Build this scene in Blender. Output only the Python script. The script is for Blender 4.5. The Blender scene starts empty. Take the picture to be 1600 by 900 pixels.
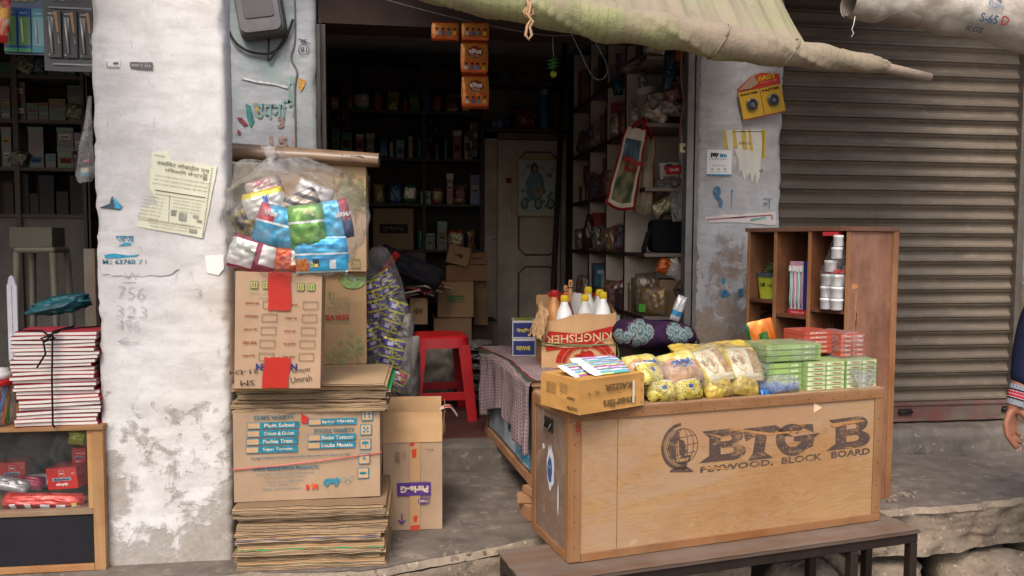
import bpy, bmesh, math, random
from mathutils import Vector, Matrix, Euler, noise as MN
R = math.radians
rnd = random.Random(7)
S = bpy.context.scene
COL = S.collection
# ------------------------------------------------------------------ camera, world, sun, exposure
CZ = 1.55
cd = bpy.data.cameras.new('camera'); cam = bpy.data.objects.new('camera', cd); COL.objects.link(cam)
cam.location = (0, 0, CZ); cam.rotation_euler = (R(86.6), R(-0.23), R(-8.0))
cd.sensor_width = 36; cd.lens = 36 * 1232 / 1600; cd.clip_start = 0.05; cd.clip_end = 400
S.camera = cam
W = bpy.data.worlds.new("World"); S.world = W; W.use_nodes = True
wn = W.node_tree; sky = wn.nodes.new('ShaderNodeTexSky'); sky.sky_type = 'NISHITA'
SUN_EL, SUN_AZ = 52, 200          # the sun stands high, behind and a little left of the camera, veiled by haze
sky.sun_disc = False; sky.sun_elevation = R(SUN_EL); sky.sun_rotation = R(SUN_AZ)
sky.air_density = 1.0; sky.dust_density = 5.0; sky.ozone_density = 1.0
wn.links.new(sky.outputs[0], wn.nodes['Background'].inputs[0])
wn.nodes['Background'].inputs[1].default_value = 0.15
sl = bpy.data.lights.new('sun', 'SUN'); so = bpy.data.objects.new('sun', sl); COL.objects.link(so)
sl.energy = 1.1; sl.angle = R(22); sl.color = (1, .96, .90)
az = R(SUN_AZ); sd = Vector((math.sin(az) * math.cos(R(SUN_EL)), math.cos(az) * math.cos(R(SUN_EL)), math.sin(R(SUN_EL))))
so.rotation_euler = sd.to_track_quat('Z', 'Y').to_euler(); so.location = (-2, -6, 8)
S.view_settings.view_transform = 'Standard'; S.view_settings.look = 'None'
S.view_settings.exposure = 0.68; S.view_settings.gamma = 1
S.render.engine = 'CYCLES'
S.cycles.max_bounces = 8; S.cycles.transparent_max_bounces = 16

CM = cam.rotation_euler.to_matrix(); F = 1232.0
def ray(px, py): return CM @ Vector(((px - 800) / F, -(py - 450) / F, -1))
def at(px, py, Y):
    d = ray(px, py); return Vector((0, 0, CZ)) + d * (Y / d.y)
def on(px, py, z):
    d = ray(px, py); return Vector((0, 0, CZ)) + d * ((z - CZ) / d.z)
def pxm(Y, px=800): return Y / ray(px, 450).y / F          # metres per photo pixel on the plane Y

# ------------------------------------------------------------------ helpers: colours and materials
def lin(h):
    if not isinstance(h, str): return tuple(h)
    h = h.lstrip('#'); r = []
    for i in (0, 2, 4):
        c = int(h[i:i + 2], 16) / 255; r.append(c / 12.92 if c <= .04045 else ((c + .055) / 1.055) ** 2.4)
    return tuple(r)
def mixc(a, b, t):
    a, b = lin(a), lin(b); t = max(0, min(1, t)); return tuple(x + (y - x) * t for x, y in zip(a, b))
MATS = {}
class NT:
    def __init__(s, name):
        s.m = bpy.data.materials.new(name); s.m.use_nodes = True; s.t = s.m.node_tree
        s.p = s.t.nodes['Principled BSDF']; s.out = s.t.nodes['Material Output']
        s.tc = s.t.nodes.new('ShaderNodeTexCoord').outputs['Object']
    def new(s, k): return s.t.nodes.new(k)
    def L(s, a, b): s.t.links.new(a, b)
    def put(s, sock, v):
        if isinstance(v, bpy.types.NodeSocket): s.L(v, sock)
        elif isinstance(v, str): sock.default_value = (*lin(v), 1)
        elif isinstance(v, tuple) and len(v) == 3 and sock.type == 'RGBA': sock.default_value = (*v, 1)
        else: sock.default_value = v
    def map(s, scale=(1, 1, 1), rot=(0, 0, 0), loc=(0, 0, 0)):
        n = s.new('ShaderNodeMapping'); s.L(s.tc, n.inputs[0]); n.inputs['Scale'].default_value = scale
        n.inputs['Rotation'].default_value = rot; n.inputs['Location'].default_value = loc; return n.outputs[0]
    def noise(s, sc, det=4, rough=.55, vec=None, dist=0):
        n = s.new('ShaderNodeTexNoise'); s.L(vec if vec else s.tc, n.inputs['Vector'])
        n.inputs['Scale'].default_value = sc; n.inputs['Detail'].default_value = det
        n.inputs['Roughness'].default_value = rough; n.inputs['Distortion'].default_value = dist; return n.outputs['Fac']
    def vor(s, sc, vec=None, feat='F1', out='Distance'):
        n = s.new('ShaderNodeTexVoronoi'); s.L(vec if vec else s.tc, n.inputs['Vector']); n.feature = feat
        n.inputs['Scale'].default_value = sc; return n.outputs[out]
    def ramp(s, fac, stops, interp='LINEAR'):
        n = s.new('ShaderNodeValToRGB'); s.put(n.inputs[0], fac); cr = n.color_ramp; cr.interpolation = interp
        while len(cr.elements) < len(stops): cr.elements.new(.5)
        for e, (p, c) in zip(cr.elements, stops):
            e.position = p; e.color = (*lin(c), 1) if isinstance(c, (str, tuple)) else (c, c, c, 1)
        return n.outputs[0]
    def mix(s, fac, a, b, mode='MIX'):
        n = s.new('ShaderNodeMix'); n.data_type = 'RGBA'; n.blend_type = mode
        s.put(n.inputs[0], fac); s.put(n.inputs[6], a); s.put(n.inputs[7], b); return n.outputs[2]
    def math(s, op, a, b=0.0, clamp=False):
        n = s.new('ShaderNodeMath'); n.operation = op; n.use_clamp = clamp; s.put(n.inputs[0], a); s.put(n.inputs[1], b); return n.outputs[0]
    def sep(s, i):
        n = s.new('ShaderNodeSeparateXYZ'); s.L(s.tc, n.inputs[0]); return n.outputs[i]
    def bump(s, h, strength=.4, dist=.01):
        n = s.new('ShaderNodeBump'); s.put(n.inputs['Height'], h); n.inputs['Strength'].default_value = strength
        n.inputs['Distance'].default_value = dist; s.L(n.outputs[0], s.p.inputs['Normal'])
    def attr(s):
        n = s.new('ShaderNodeVertexColor'); n.layer_name = 'Col'; return n.outputs[0]
    def base(s, c): s.put(s.p.inputs['Base Color'], c)
    def rough(s, v): s.put(s.p.inputs['Roughness'], v)
# kind: roughness, metallic, specular, noise scale, colour swing, bump scale, bump strength
KIND = dict(paper=(.75, 0, .3, 9, .10, 60, .05), card=(.88, 0, .15, 7, .16, 140, .15), gloss=(.32, 0, .5, 5, .06, 14, .10),
            foil=(.30, .35, .5, 8, .10, 28, .35), plastic=(.45, 0, .5, 7, .26, 12, .08), cloth=(.95, 0, .1, 14, .22, 320, .35),
            metal=(.45, .6, .5, 14, .25, 40, .08), paint=(.55, 0, .4, 10, .22, 50, .10), rubber=(.6, 0, .3, 10, .1, 60, .05),
            ink=(.8, 0, .2, 60, .45, 60, .0), skin=(.55, 0, .35, 30, .10, 120, .12), leaf=(.45, 0, .4, 20, .2, 30, .1),
            dusty=(.85, 0, .2, 6, .30, 40, .15), stone=(.9, 0, .2, 9, .35, 30, .5))
def mat(kind):
    if kind in MATS: return MATS[kind]
    n = NT(kind)
    if kind in KIND:
        ro, me, sp, ns, am, bs, bst = KIND[kind]
        f = n.noise(ns, 5, .6); g = n.ramp(f, [(.3, 1 - am), (.7, 1 + am * .4)])
        n.base(n.mix(1.0, n.attr(), g, 'MULTIPLY')); n.p.inputs['Metallic'].default_value = me
        n.p.inputs['Specular IOR Level'].default_value = sp; n.rough(n.math('ADD', ro - .06, n.math('MULTIPLY', f, .12)))
        if bst: n.bump(n.noise(bs, 3), bst, .004)
    elif kind == 'wood':      # solid batten wood, grain along the longest local axis is faked by two stretched noises
        g = n.noise(22, 8, .65, n.map((1, 1, .10)), .6); s2 = n.noise(5, 4)
        c = n.mix(n.ramp(g, [(.35, 0.0), (.7, 1.0)]), n.attr(), (.9, .62, .40), 'MULTIPLY')
        c = n.mix(n.ramp(s2, [(.45, 0.0), (.7, .55)]), c, (.55, .42, .33), 'MULTIPLY')
        n.base(c); n.rough(.7); n.bump(g, .25, .003)
    elif kind == 'woodx':
        g = n.noise(22, 8, .65, n.map((.10, 1, 1)), .6); s2 = n.noise(5, 4)
        c = n.mix(n.ramp(g, [(.35, 0.0), (.7, 1.0)]), n.attr(), (.9, .62, .40), 'MULTIPLY')
        c = n.mix(n.ramp(s2, [(.45, 0.0), (.7, .55)]), c, (.55, .42, .33), 'MULTIPLY')
        n.base(c); n.rough(.7); n.bump(g, .25, .003)
    elif kind == 'ply':       # rotary-cut plywood face: broad lazy figure lines, scuffs
        w = n.noise(3.2, 3, .5, n.map((.8, 1, 4.5)), 1.4)
        fig = n.ramp(n.math('FRACT', n.math('MULTIPLY', w, 11)), [(0, .74), (.5, 1.0), (1, .78)])
        c = n.mix(.75, n.attr(), fig, 'MULTIPLY')
        c = n.mix(n.ramp(n.noise(2.2, 5, .6), [(.42, 0.0), (.72, .6)]), c, (.80, .62, .46), 'MULTIPLY')
        c = n.mix(n.ramp(n.noise(38, 4, .7, n.map((.25, 1, 1))), [(.55, 0.0), (.75, .45)]), c, (.65, .5, .4), 'MULTIPLY')
        c = n.mix(n.ramp(n.noise(7, 6, .7), [(.66, 0.0), (.70, .35)]), c, (.75, .58, .40))
        c = n.mix(n.ramp(n.noise(4.2, 7, .72, n.map((.5, 1, 1.2), loc=(3, 3, 3)), .8), [(.46, 0.0), (.64, .70)]), c, (.36, .25, .17)); c = n.mix(n.ramp(n.noise(80, 3, .6, n.map((.15, 1, 1))), [(.62, 0.0), (.68, .35)]), c, (.36, .24, .15))
        n.base(c); n.rough(.62); n.bump(n.noise(60, 5, .6, n.map((.3, 1, 1))), .12, .002)
    elif kind == 'stencil':   # worn stencil ink, the ply showing through in flecks and scuffs
        m_ = n.ramp(n.noise(26, 7, .75, n.map((.5, 1, 1.4))), [(.50, 0.0), (.60, .85)]); k_ = n.ramp(n.noise(5, 5, .6), [(.40, 0.0), (.60, 1.0)])
        c = n.mix(n.math('MULTIPLY', m_, k_), n.attr(), '#9a7550'); c = n.mix(n.ramp(n.noise(90, 3), [(.62, 0.0), (.66, .6)]), c, '#a8825a'); n.base(c); n.rough(.75)
    elif kind == 'oldply':    # dark, stained, greasy ply of the pigeonhole cabinet
        g = n.noise(14, 7, .65, n.map((1, 1, .12)), .5)
        c = n.mix(n.ramp(g, [(.3, 0.0), (.7, .9)]), n.attr(), (.72, .55, .45), 'MULTIPLY')
        c = n.mix(n.ramp(n.noise(3.5, 6, .65), [(.45, 0.0), (.62, .75)]), c, (.50, .38, .32), 'MULTIPLY')
        c = n.mix(n.ramp(n.noise(9, 5, .7, n.map((1, 1, .5), loc=(3, 1, 2))), [(.64, 0.0), (.68, .55)]), c, (.52, .34, .18))
        n.base(c); n.rough(.7); n.bump(g, .2, .003)
    elif kind in ('limewash', 'oldwash', 'greywash'):
        z = n.sep(2)
        top, mid, low = dict(limewash=('#dbd8d6', '#bdb9b6', '#a39a91'), oldwash=('#c9c8cb', '#a7a5a6', '#a08d7c'),
                             greywash=('#b3b6bc', '#8e9298', '#7d7874'))[kind]
        big = n.noise(2.3, 6, .62, dist=.3); fine = n.noise(13, 9, .72, dist=.4); scr = n.noise(5, 9, .75, n.map((1, 1, 2.6), loc=(5, 2, 1)))
        zt = {'limewash': (1.05, .20), 'oldwash': (1.58, .34), 'greywash': (.7, .1)}[kind]
        zz = n.math('MULTIPLY', n.math('SUBTRACT', zt[0], z), zt[1])      # more plaster lost towards the floor
        f = n.math('ADD', n.math('ADD', n.math('MULTIPLY', big, .55), n.math('MULTIPLY', fine, .45)), zz)
        c1 = n.mix(n.ramp(scr, [(.42, 0.0), (.60, .75)]), top, mid)
        c1 = n.mix(n.ramp(n.noise(3.1, 8, .7, n.map((1, 1, .6), loc=(8, 3, 5)), .5), [(.50, 0.0), (.64, .6)]), c1, mid); c1 = n.mix(n.ramp(n.noise(19, 6, .75, n.map((1, 1, .5), loc=(2, 3, 6))), [(.60, 0.0), (.66, .5)]), c1, tuple(x * .75 for x in lin(mid)))
        c2 = n.mix(n.ramp(n.noise(40, 5, .7), [(.35, 0.0), (.7, 1.0)]), low, tuple(x * .72 for x in lin(low)))
        peel = n.ramp(f, [(.555, 0.0), (.60, .8), (.68, 1.0)])
        c = n.mix(peel, c1, c2)
        c = n.mix(n.ramp(n.noise(55, 4, .7), [(.66, 0.0), (.70, .55)]), c, tuple(x * .55 for x in lin(mid)))
        if kind == 'limewash':
            c = n.mix(n.ramp(n.noise(1.7, 3, .5, n.map(loc=(9, 4, 3))), [(.5, 0.0), (.72, .4)]), c, (.80, .74, .62), 'MULTIPLY')
        if kind == 'greywash':
            c = n.mix(n.ramp(n.noise(3.5, 5, .6, n.map((1, 1, .7), loc=(1, 7, 2))), [(.52, 0.0), (.66, .5)]), c, '#7fa39b')
            c = n.mix(n.ramp(n.noise(30, 3, .6, n.map(loc=(2, 7, 8))), [(.70, 0.0), (.72, .8)]), c, '#2f6a6a')
        n.base(c); n.rough(.9)
        n.bump(n.math('ADD', n.math('MULTIPLY', peel, -.7), n.math('ADD', n.math('MULTIPLY', n.noise(34, 8, .75), .30), n.math('MULTIPLY', n.noise(120, 4, .7), .14))), .5, .010)
    elif kind == 'cement':    # trowelled cement floor, worn through in pale islands
        a = n.noise(3.0, 7, .65, dist=.2); b = n.noise(9, 8, .7)
        c = n.mix(n.ramp(b, [(.3, 0.0), (.7, 1.0)]), '#524b46', '#7a7067')
        isl = n.ramp(n.noise(3.4, 6, .6, n.map((1, 1.5, 1), loc=(2.3, .4, 0)), .6), [(.60, 0.0), (.63, .75)])
        c = n.mix(isl, c, '#8a7d70'); c = n.mix(n.ramp(n.noise(24, 5, .7), [(.60, 0.0), (.66, .55)]), c, '#a2968a')
        c = n.mix(n.ramp(n.noise(70, 4, .7), [(.64, 0.0), (.68, .7)]), c, '#3b3530')
        c = n.mix(n.ramp(a, [(.5, 0.0), (.7, .45)]), c, (.5, .47, .44), 'MULTIPLY')
        n.base(c); n.rough(n.ramp(b, [(.3, .55), (.7, .85)])); n.bump(n.math('ADD', b, n.math('MULTIPLY', isl, -.3)), .25, .006)
    elif kind == 'rubble':    # broken concrete edge and old masonry
        a = n.noise(7, 9, .72, dist=.3); v = n.vor(26)
        c = n.mix(n.ramp(a, [(.32, 0.0), (.68, 1.0)]), '#6f6356', '#a08f7c')
        c = n.mix(n.ramp(v, [(.08, .7), (.22, 0.0)]), c, '#b8ac9a'); c = n.mix(n.ramp(n.noise(30, 5), [(.6, 0.0), (.66, .6)]), c, '#544a42')
        n.base(c); n.rough(.95); n.bump(n.math('ADD', n.math('MULTIPLY', a, .9), n.math('MULTIPLY', n.noise(60, 5, .7), .4)), .8, .02)
    elif kind == 'road':
        a = n.noise(6, 8, .7); n.base(n.mix(a, '#4a443e', '#6d6459')); n.rough(.95); n.bump(n.noise(70, 6, .7), .6, .01)
    elif kind == 'tile':      # dark red pattern floor tile inside the shop
        n.base(n.mix(n.ramp(n.noise(6, 6), [(.3, 0.0), (.7, 1.0)]), '#3c2422', '#5a3a34')); n.rough(.5); n.bump(n.noise(20, 4), .15, .004)
    elif kind == 'shutter':   # dusty painted steel, grime in bands and smears
        a = n.noise(4, 6, .6, n.map((.5, 1, 1))); b = n.noise(28, 6, .7, n.map((.35, 1, 1))); sp = n.noise(90, 3, .6)
        c = n.mix(n.ramp(a, [(.3, 0.0), (.7, 1.0)]), '#665a4d', '#7f7161')
        c = n.mix(n.ramp(n.noise(9, 4, .6, n.map((.22, 1, 1.6), loc=(4, 2, 7))), [(.48, 0.0), (.62, .65)]), c, '#5f574d')
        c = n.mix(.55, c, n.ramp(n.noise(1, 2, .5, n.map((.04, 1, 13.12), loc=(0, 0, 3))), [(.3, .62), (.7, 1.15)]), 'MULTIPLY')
        c = n.mix(n.ramp(n.noise(6, 7, .75, n.map((2.2, 1, .5), loc=(6, 2, 9))), [(.60, 0.0), (.68, .55)]), c, '#5c4335')
        c = n.mix(n.ramp(b, [(.55, 0.0), (.75, .5)]), c, '#9b8e7d'); c = n.mix(n.ramp(sp, [(.70, 0.0), (.74, .7)]), c, '#3b332d')
        n.base(c); n.p.inputs['Metallic'].default_value = .15; n.rough(.68); n.bump(b, .15, .003)
    elif kind == 'rustrail':
        b = n.noise(12, 7, .7); c = n.mix(n.ramp(b, [(.4, 0.0), (.6, 1.0)]), '#5d4d45', '#6e3d38')
        c = n.mix(n.ramp(n.noise(4, 5, .6, n.map((.5, 1, 1))), [(.5, 0.0), (.62, .8)]), c, '#6b6258'); n.base(c); n.rough(.8); n.bump(b, .3, .003)
    elif kind == 'tarp':      # ribbed green-khaki tarpaulin, sun-bleached and dusty: attribute gives the cloth colour
        a = n.noise(5, 6, .65); c = n.mix(n.ramp(a, [(.42, 0.0), (.62, .75)]), n.attr(), '#8d7d6c')
        c = n.mix(n.ramp(n.noise(22, 5, .7), [(.55, 0.0), (.7, .4)]), c, '#6b6650')
        n.base(c); n.rough(.85); n.bump(n.math('ADD', n.noise(9, 5, .6), n.math('MULTIPLY', n.noise(160, 2), .15)), .5, .02)
        n.p.inputs['Subsurface Weight'].default_value = 0
    elif kind == 'sack':      # woven polypropylene sack, grimy
        wv = n.new('ShaderNodeTexWave'); n.L(n.tc, wv.inputs[0]); wv.inputs['Scale'].default_value = 90; wv.inputs['Distortion'].default_value = 1
        c = n.mix(n.ramp(n.noise(5, 7, .68), [(.38, 0.0), (.66, .9)]), n.attr(), '#85796c'); n.base(c); n.rough(.6)
        n.bump(n.math('ADD', n.noise(7, 6, .6), n.math('MULTIPLY', wv.outputs[1], .06)), .6, .02)
    elif kind in ('film', 'filmy', 'glass', 'clear'):
        # clear polythene: mostly see-through, milky where it creases, with sharp highlights
        lo, hi = dict(film=(.0, .17), filmy=(.06, .40), glass=(.01, .03), clear=(.0, .20))[kind]
        f = n.noise(11, 6, .7, dist=1.2); cre = n.ramp(f, [(.40, lo), (.62, hi)])
        lw = n.new('ShaderNodeLayerWeight'); lw.inputs[0].default_value = .25
        a = n.math('ADD', cre, n.math('MULTIPLY', lw.outputs['Facing'], dict(film=.10, filmy=.2, glass=.04, clear=.08)[kind]), True)
        n.base('#e9e7e4' if kind != 'glass' else '#cfd6d4'); n.rough(.22 if kind != 'glass' else .04)
        if kind != 'glass':
            gl = n.new('ShaderNodeBsdfGlossy'); gl.inputs['Roughness'].default_value = .10; bp = n.new('ShaderNodeBump'); bp.inputs['Strength'].default_value = .8; bp.inputs['Distance'].default_value = .02
            n.L(n.noise(22, 5, .7, dist=1.5), bp.inputs['Height']); n.L(bp.outputs[0], gl.inputs['Normal']); fr = n.new('ShaderNodeFresnel'); fr.inputs[0].default_value = 1.35; n.L(bp.outputs[0], fr.inputs['Normal'])
            mx = n.new('ShaderNodeMixShader'); n.put(mx.inputs[0], n.math('MULTIPLY', fr.outputs[0], .5, True)); n.L(n.p.outputs[0], mx.inputs[1]); n.L(gl.outputs[0], mx.inputs[2]); n.L(mx.outputs[0], n.out.inputs[0])
        n.L(a, n.p.inputs['Alpha']); n.p.inputs['Specular IOR Level'].default_value = .8
        if kind != 'glass': n.bump(n.noise(16, 6, .75, dist=1.5), .9, .02)
    elif kind == 'glow':
        pass
    MATS[kind] = n.m; return n.m

# ------------------------------------------------------------------ helpers: mesh builder, one MB = one mesh object
def fontmesh(s, bold=0):
    c = bpy.data.curves.new('t', 'FONT'); c.body = s; c.resolution_u = 2; c.size = 1; c.offset = bold
    o = bpy.data.objects.new('t', c); m = o.to_mesh()
    v = [(p.co.x, p.co.y) for p in m.vertices]; f = [tuple(p.vertices) for p in m.polygons]
    o.to_mesh_clear(); bpy.data.objects.remove(o); bpy.data.curves.remove(c); return v, f
FM = {}
def loopmesh(loops):
    c = bpy.data.curves.new('t', 'CURVE'); c.dimensions = '2D'; c.fill_mode = 'BOTH'
    for lp in loops:
        sp = c.splines.new('POLY'); sp.points.add(len(lp) - 1); sp.use_cyclic_u = True
        for p, q in zip(sp.points, lp): p.co = (q[0], q[1], 0, 1)
    o = bpy.data.objects.new('t', c); m = o.to_mesh()
    v = [(p.co.x, p.co.y) for p in m.vertices]; f = [tuple(p.vertices) for p in m.polygons]
    o.to_mesh_clear(); bpy.data.objects.remove(o); bpy.data.curves.remove(c); return v, f
class MB:
    def __init__(s, T=None): s.V, s.F, s.C, s.K, s.ms = [], [], [], [], []; s.T = T; s.sm = []
    def k(s, m):
        if m not in s.ms: s.ms.append(m)
        return s.ms.index(m)
    def add(s, vs, fs, col, m, smooth=False):
        b = len(s.V); T = s.T
        s.V += [tuple(T @ Vector(v)) if T else tuple(v) for v in vs]; k = s.k(m); per = isinstance(col, list)
        if not per: col = lin(col)
        for i, f in enumerate(fs):
            s.F.append(tuple(b + j for j in f)); s.C.append(lin(col[i]) if per else col); s.K.append(k); s.sm.append(smooth)
    def quad(s, a, b, c, d, col, m='paper'): s.add([a, b, c, d], [(0, 1, 2, 3)], col, m)
    def box(s, x0, x1, y0, y1, z0, z1, col, m='card', ax=None):
        v = [(x, y, z) for z in (z0, z1) for y in (y0, y1) for x in (x0, x1)]
        if ax: v = [tuple(ax @ Vector(p)) for p in v]
        s.add(v, [(0, 2, 3, 1), (4, 5, 7, 6), (0, 1, 5, 4), (2, 6, 7, 3), (0, 4, 6, 2), (1, 3, 7, 5)], col, m)
    def rbox(s, c, size, rot, col, m='card'):
        x, y, z = [q / 2 for q in size]; s.box(-x, x, -y, y, -z, z, col, m, Matrix.Translation(c) @ Euler([R(a) for a in rot]).to_matrix().to_4x4())
    def grid(s, fn, nu, nv, col, m, smooth=True, cu=False, cv=False):
        vs = [fn(i / nu, j / nv) for j in range(nv + (0 if cv else 1)) for i in range(nu + (0 if cu else 1))]
        W_ = nu if cu else nu + 1; H_ = nv if cv else nv + 1; fs = []; cs = []
        for j in range(nv):
            for i in range(nu):
                a, b = i, (i + 1) % W_ if cu else i + 1; c, d = j, (j + 1) % H_ if cv else j + 1
                fs.append((c * W_ + a, c * W_ + b, d * W_ + b, d * W_ + a))
                if callable(col): cs.append(col((i + .5) / nu, (j + .5) / nv))
        s.add(vs, fs, cs if callable(col) else col, m, smooth)
    def tube(s, pts, r, col, m='plastic', seg=8, caps=True):
        pts = [Vector(p) for p in pts]; n = len(pts); rr = r if isinstance(r, (list, tuple)) else [r] * n
        vs = []; ref = None
        for i, p in enumerate(pts):
            t = (pts[min(i + 1, n - 1)] - pts[max(i - 1, 0)]).normalized()
            if ref is None: ref = t.orthogonal().normalized()
            ref = (ref - t * ref.dot(t)).normalized(); q = t.cross(ref)
            vs += [p + (ref * math.cos(a) + q * math.sin(a)) * rr[i] for a in [2 * math.pi * k / seg for k in range(seg)]]
        fs = [(i * seg + k, i * seg + (k + 1) % seg, (i + 1) * seg + (k + 1) % seg, (i + 1) * seg + k) for i in range(n - 1) for k in range(seg)]
        if caps: fs += [tuple(reversed(range(seg))), tuple((n - 1) * seg + k for k in range(seg))]
        s.add(vs, fs, col, m, seg > 4)
    def lathe(s, prof, c=(0, 0, 0), col='#ffffff', m='plastic', seg=20):
        vs = []; n = len(prof)
        for r_, z in prof: vs += [(c[0] + r_ * math.cos(2 * math.pi * k / seg), c[1] + r_ * math.sin(2 * math.pi * k / seg), c[2] + z) for k in range(seg)]
        fs = []; cs = []
        for i in range(n - 1):
            for k in range(seg):
                fs.append((i * seg + k, i * seg + (k + 1) % seg, (i + 1) * seg + (k + 1) % seg, (i + 1) * seg + k)); cs.append(col[i] if isinstance(col, list) else col)
        fs.append(tuple(reversed(range(seg)))); cs.append(cs[0]); fs.append(tuple((n - 1) * seg + k for k in range(seg))); cs.append(cs[-2])
        s.add(vs, fs, cs, m, True)
    def flat(s, vf, O, U, V, col, m='ink', fn=None):
        O, U, V = Vector(O), Vector(U), Vector(V)
        vs = [O + U * x + V * y for x, y in vf[0]]
        if fn: vs = [fn(p) for p in vs]
        s.add(vs, vf[1], col, m)
    def text(s, t, O, h, col, wid=None, U=(1, 0, 0), V=(0, 0, 1), bold=0.0, m='ink', rot=0, fn=None):
        """letters of cap height h, centred on O, squeezed to width wid"""
        key = (t, bold)
        if key not in FM: FM[key] = fontmesh(t, bold)
        v, f = FM[key]
        if not v: return
        x0, x1 = min(p[0] for p in v), max(p[0] for p in v); y0, y1 = min(p[1] for p in v), max(p[1] for p in v)
        sy = h / (y1 - y0); sx = wid / (x1 - x0) if wid else sy
        a = R(rot); ca, sa = math.cos(a), math.sin(a)
        vv = [((p[0] - (x0 + x1) / 2) * sx, (p[1] - (y0 + y1) / 2) * sy) for p in v]
        s.flat(([(x * ca - y * sa, x * sa + y * ca) for x, y in vv], f), O, U, V, col, m, fn)
    def poly(s, loops, O, col, U=(1, 0, 0), V=(0, 0, 1), m='ink', fn=None): s.flat(loopmesh(loops), O, U, V, col, m, fn)
    def build(s, name, parent=None, label=None, cat=None, group=None, kind=None, loc=None, rz=0, bevel=0, sub=0):
        me = bpy.data.meshes.new(name); me.from_pydata(s.V, [], s.F)
        for k in s.ms: me.materials.append(mat(k))
        me.polygons.foreach_set('material_index', s.K); me.polygons.foreach_set('use_smooth', s.sm)
        ca = me.color_attributes.new('Col', 'FLOAT_COLOR', 'CORNER'); buf = []
        for f, c in zip(s.F, s.C): buf += [c[0], c[1], c[2], 1.0] * len(f)
        ca.data.foreach_set('color', buf); me.update()
        o = bpy.data.objects.new(name, me); COL.objects.link(o)
        if parent: o.parent = parent
        if loc is not None: o.location = loc
        o.rotation_euler.z = rz
        if bevel:
            b = o.modifiers.new('b', 'BEVEL'); b.width = bevel; b.segments = 2; b.limit_method = 'ANGLE'; b.angle_limit = R(50)
        if sub:
            b = o.modifiers.new('s', 'SUBSURF'); b.levels = sub; b.render_levels = sub
        tag(o, label, cat, group, kind); return o
def tag(o, label=None, cat=None, group=None, kind=None):
    if label: o['label'] = label
    if cat: o['category'] = cat
    if group: o['group'] = group
    if kind: o['kind'] = kind
    return o
def thing(name, label, cat, loc=(0, 0, 0), rz=0, group=None, rot=None):
    o = bpy.data.objects.new(name, None); COL.objects.link(o); o.location = loc; o.rotation_euler = rot if rot else (0, 0, rz)
    o.empty_display_size = .05; return tag(o, label, cat, group)
def copy_tree(o, loc=None, rot=None, label=None, parent=None):
    c = o.copy(); COL.objects.link(c); c.parent = parent
    for ch in list(o.children): copy_tree(ch, parent=c)
    if loc is not None: c.location = loc
    if rot is not None: c.rotation_euler = rot
    if label: c['label'] = label
    return c
def nz(x, y=0, z=0, sc=1): return MN.noise(Vector((x * sc, y * sc, z * sc)))
def pbox(L, Rt, z, ytop, name_depth=None):
    """front-left-bottom corner, heading, width and height of a box whose front base corners and top row are known in the photo"""
    a, b = on(*L, z), on(*Rt, z); w = (b - a).length; rz = math.atan2(b.y - a.y, b.x - a.x)
    return a, rz, w, at(L[0], ytop, a.y).z - z
def pillow(mb, w, h, t, colfn, m='foil', T=None, nu=26, nv=20, seed=0, crimp=.05, wr=.25):
    """a sealed flexible pack lying in local x (width) and z (height), thickness along y"""
    old = mb.T; mb.T = (old @ T) if (old and T) else (T or old)
    def f(sgn):
        def g(u, v):
            x, z = (u - .5), (v - .5)
            e = max(0, (1 - (2 * abs(z)) ** 3)) * max(0, 1 - (2 * abs(x)) ** 4)
            if abs(z) > .5 - crimp: e = 0
            n = nz(x * 7 + seed, z * 7, seed * 1.7) * wr + nz(x * 17, z * 13 + seed, 3) * wr * .5
            pin = 1 - .08 * (1 - e) * abs(2 * z) ** 2 + .03 * nz(v * 6, seed, 9)
            return (x * w * pin, sgn * t / 2 * (e ** .6) * (1 + n) + (.0012 * math.sin(u * 90) if e == 0 else 0), z * h * (1 + .03 * nz(u * 5, seed, 4)))
        return g
    mb.grid(f(-1), nu, nv, colfn, m); mb.grid(f(1), nu, nv, colfn, m); mb.T = old
# ================================================================== the setting
ZP, ZS, YF, YSH = .44, .565, 3.78, 3.92        # platform level, shop floor level, facade line, shutter line
YP = 2.79                                      # front of the wide pillar
def rough_slab(x0, x1, yf, yb, z0, z1, name, m, seed, mtop='cement', amp=.05):
    """a cast slab with a chewed front edge"""
    mb = MB(); n = max(8, int((x1 - x0) / .03)); nv = 12
    def edge(x, z): return yf(x) + amp * nz(x * 3 + seed, z * 5) + amp * .5 * nz(x * 11, z * 16 + seed) + amp * .25 * nz(x * 34, z * 40, seed)
    def top(u, v):
        x = x0 + (x1 - x0) * u; y = edge(x, z1) + .012; return (x, y + (yb - y) * v, z1 + .004 * nz(x * 2, y * 2 + v * 4))
    mb.grid(top, n, 14, '#808080', mtop)
    def lip(u, v):
        x = x0 + (x1 - x0) * u; e = edge(x, z1); return (x, e + .012 - .02 * v, z1 - .022 * v ** 1.6 + .004 * nz(x * 2, v * .01))
    mb.grid(lip, n, 3, '#808080', m)
    def front(u, v):
        x = x0 + (x1 - x0) * u; z = z1 - .022 - (z1 - .022 - z0) * v
        return (x, edge(x, z) - .008 * (1 - v) + .015 * nz(x * 9, z * 9, seed) , z)
    mb.grid(front, n, nv * 2, '#808080', m)
    mb.quad((x0, yb, z0), (x1, yb, z0), (x1, yb, z1 - .01), (x0, yb, z1 - .01), '#808080', m)
    return mb.build(name, kind='structure')
g = MB()
g.grid(lambda u, v: (-60 + 120 * u, -60 + 120 * v, -.02 + .02 * nz(u * 300, v * 300)), 60, 60, '#808080', 'road'); g.build('ground', kind='structure')
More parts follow.
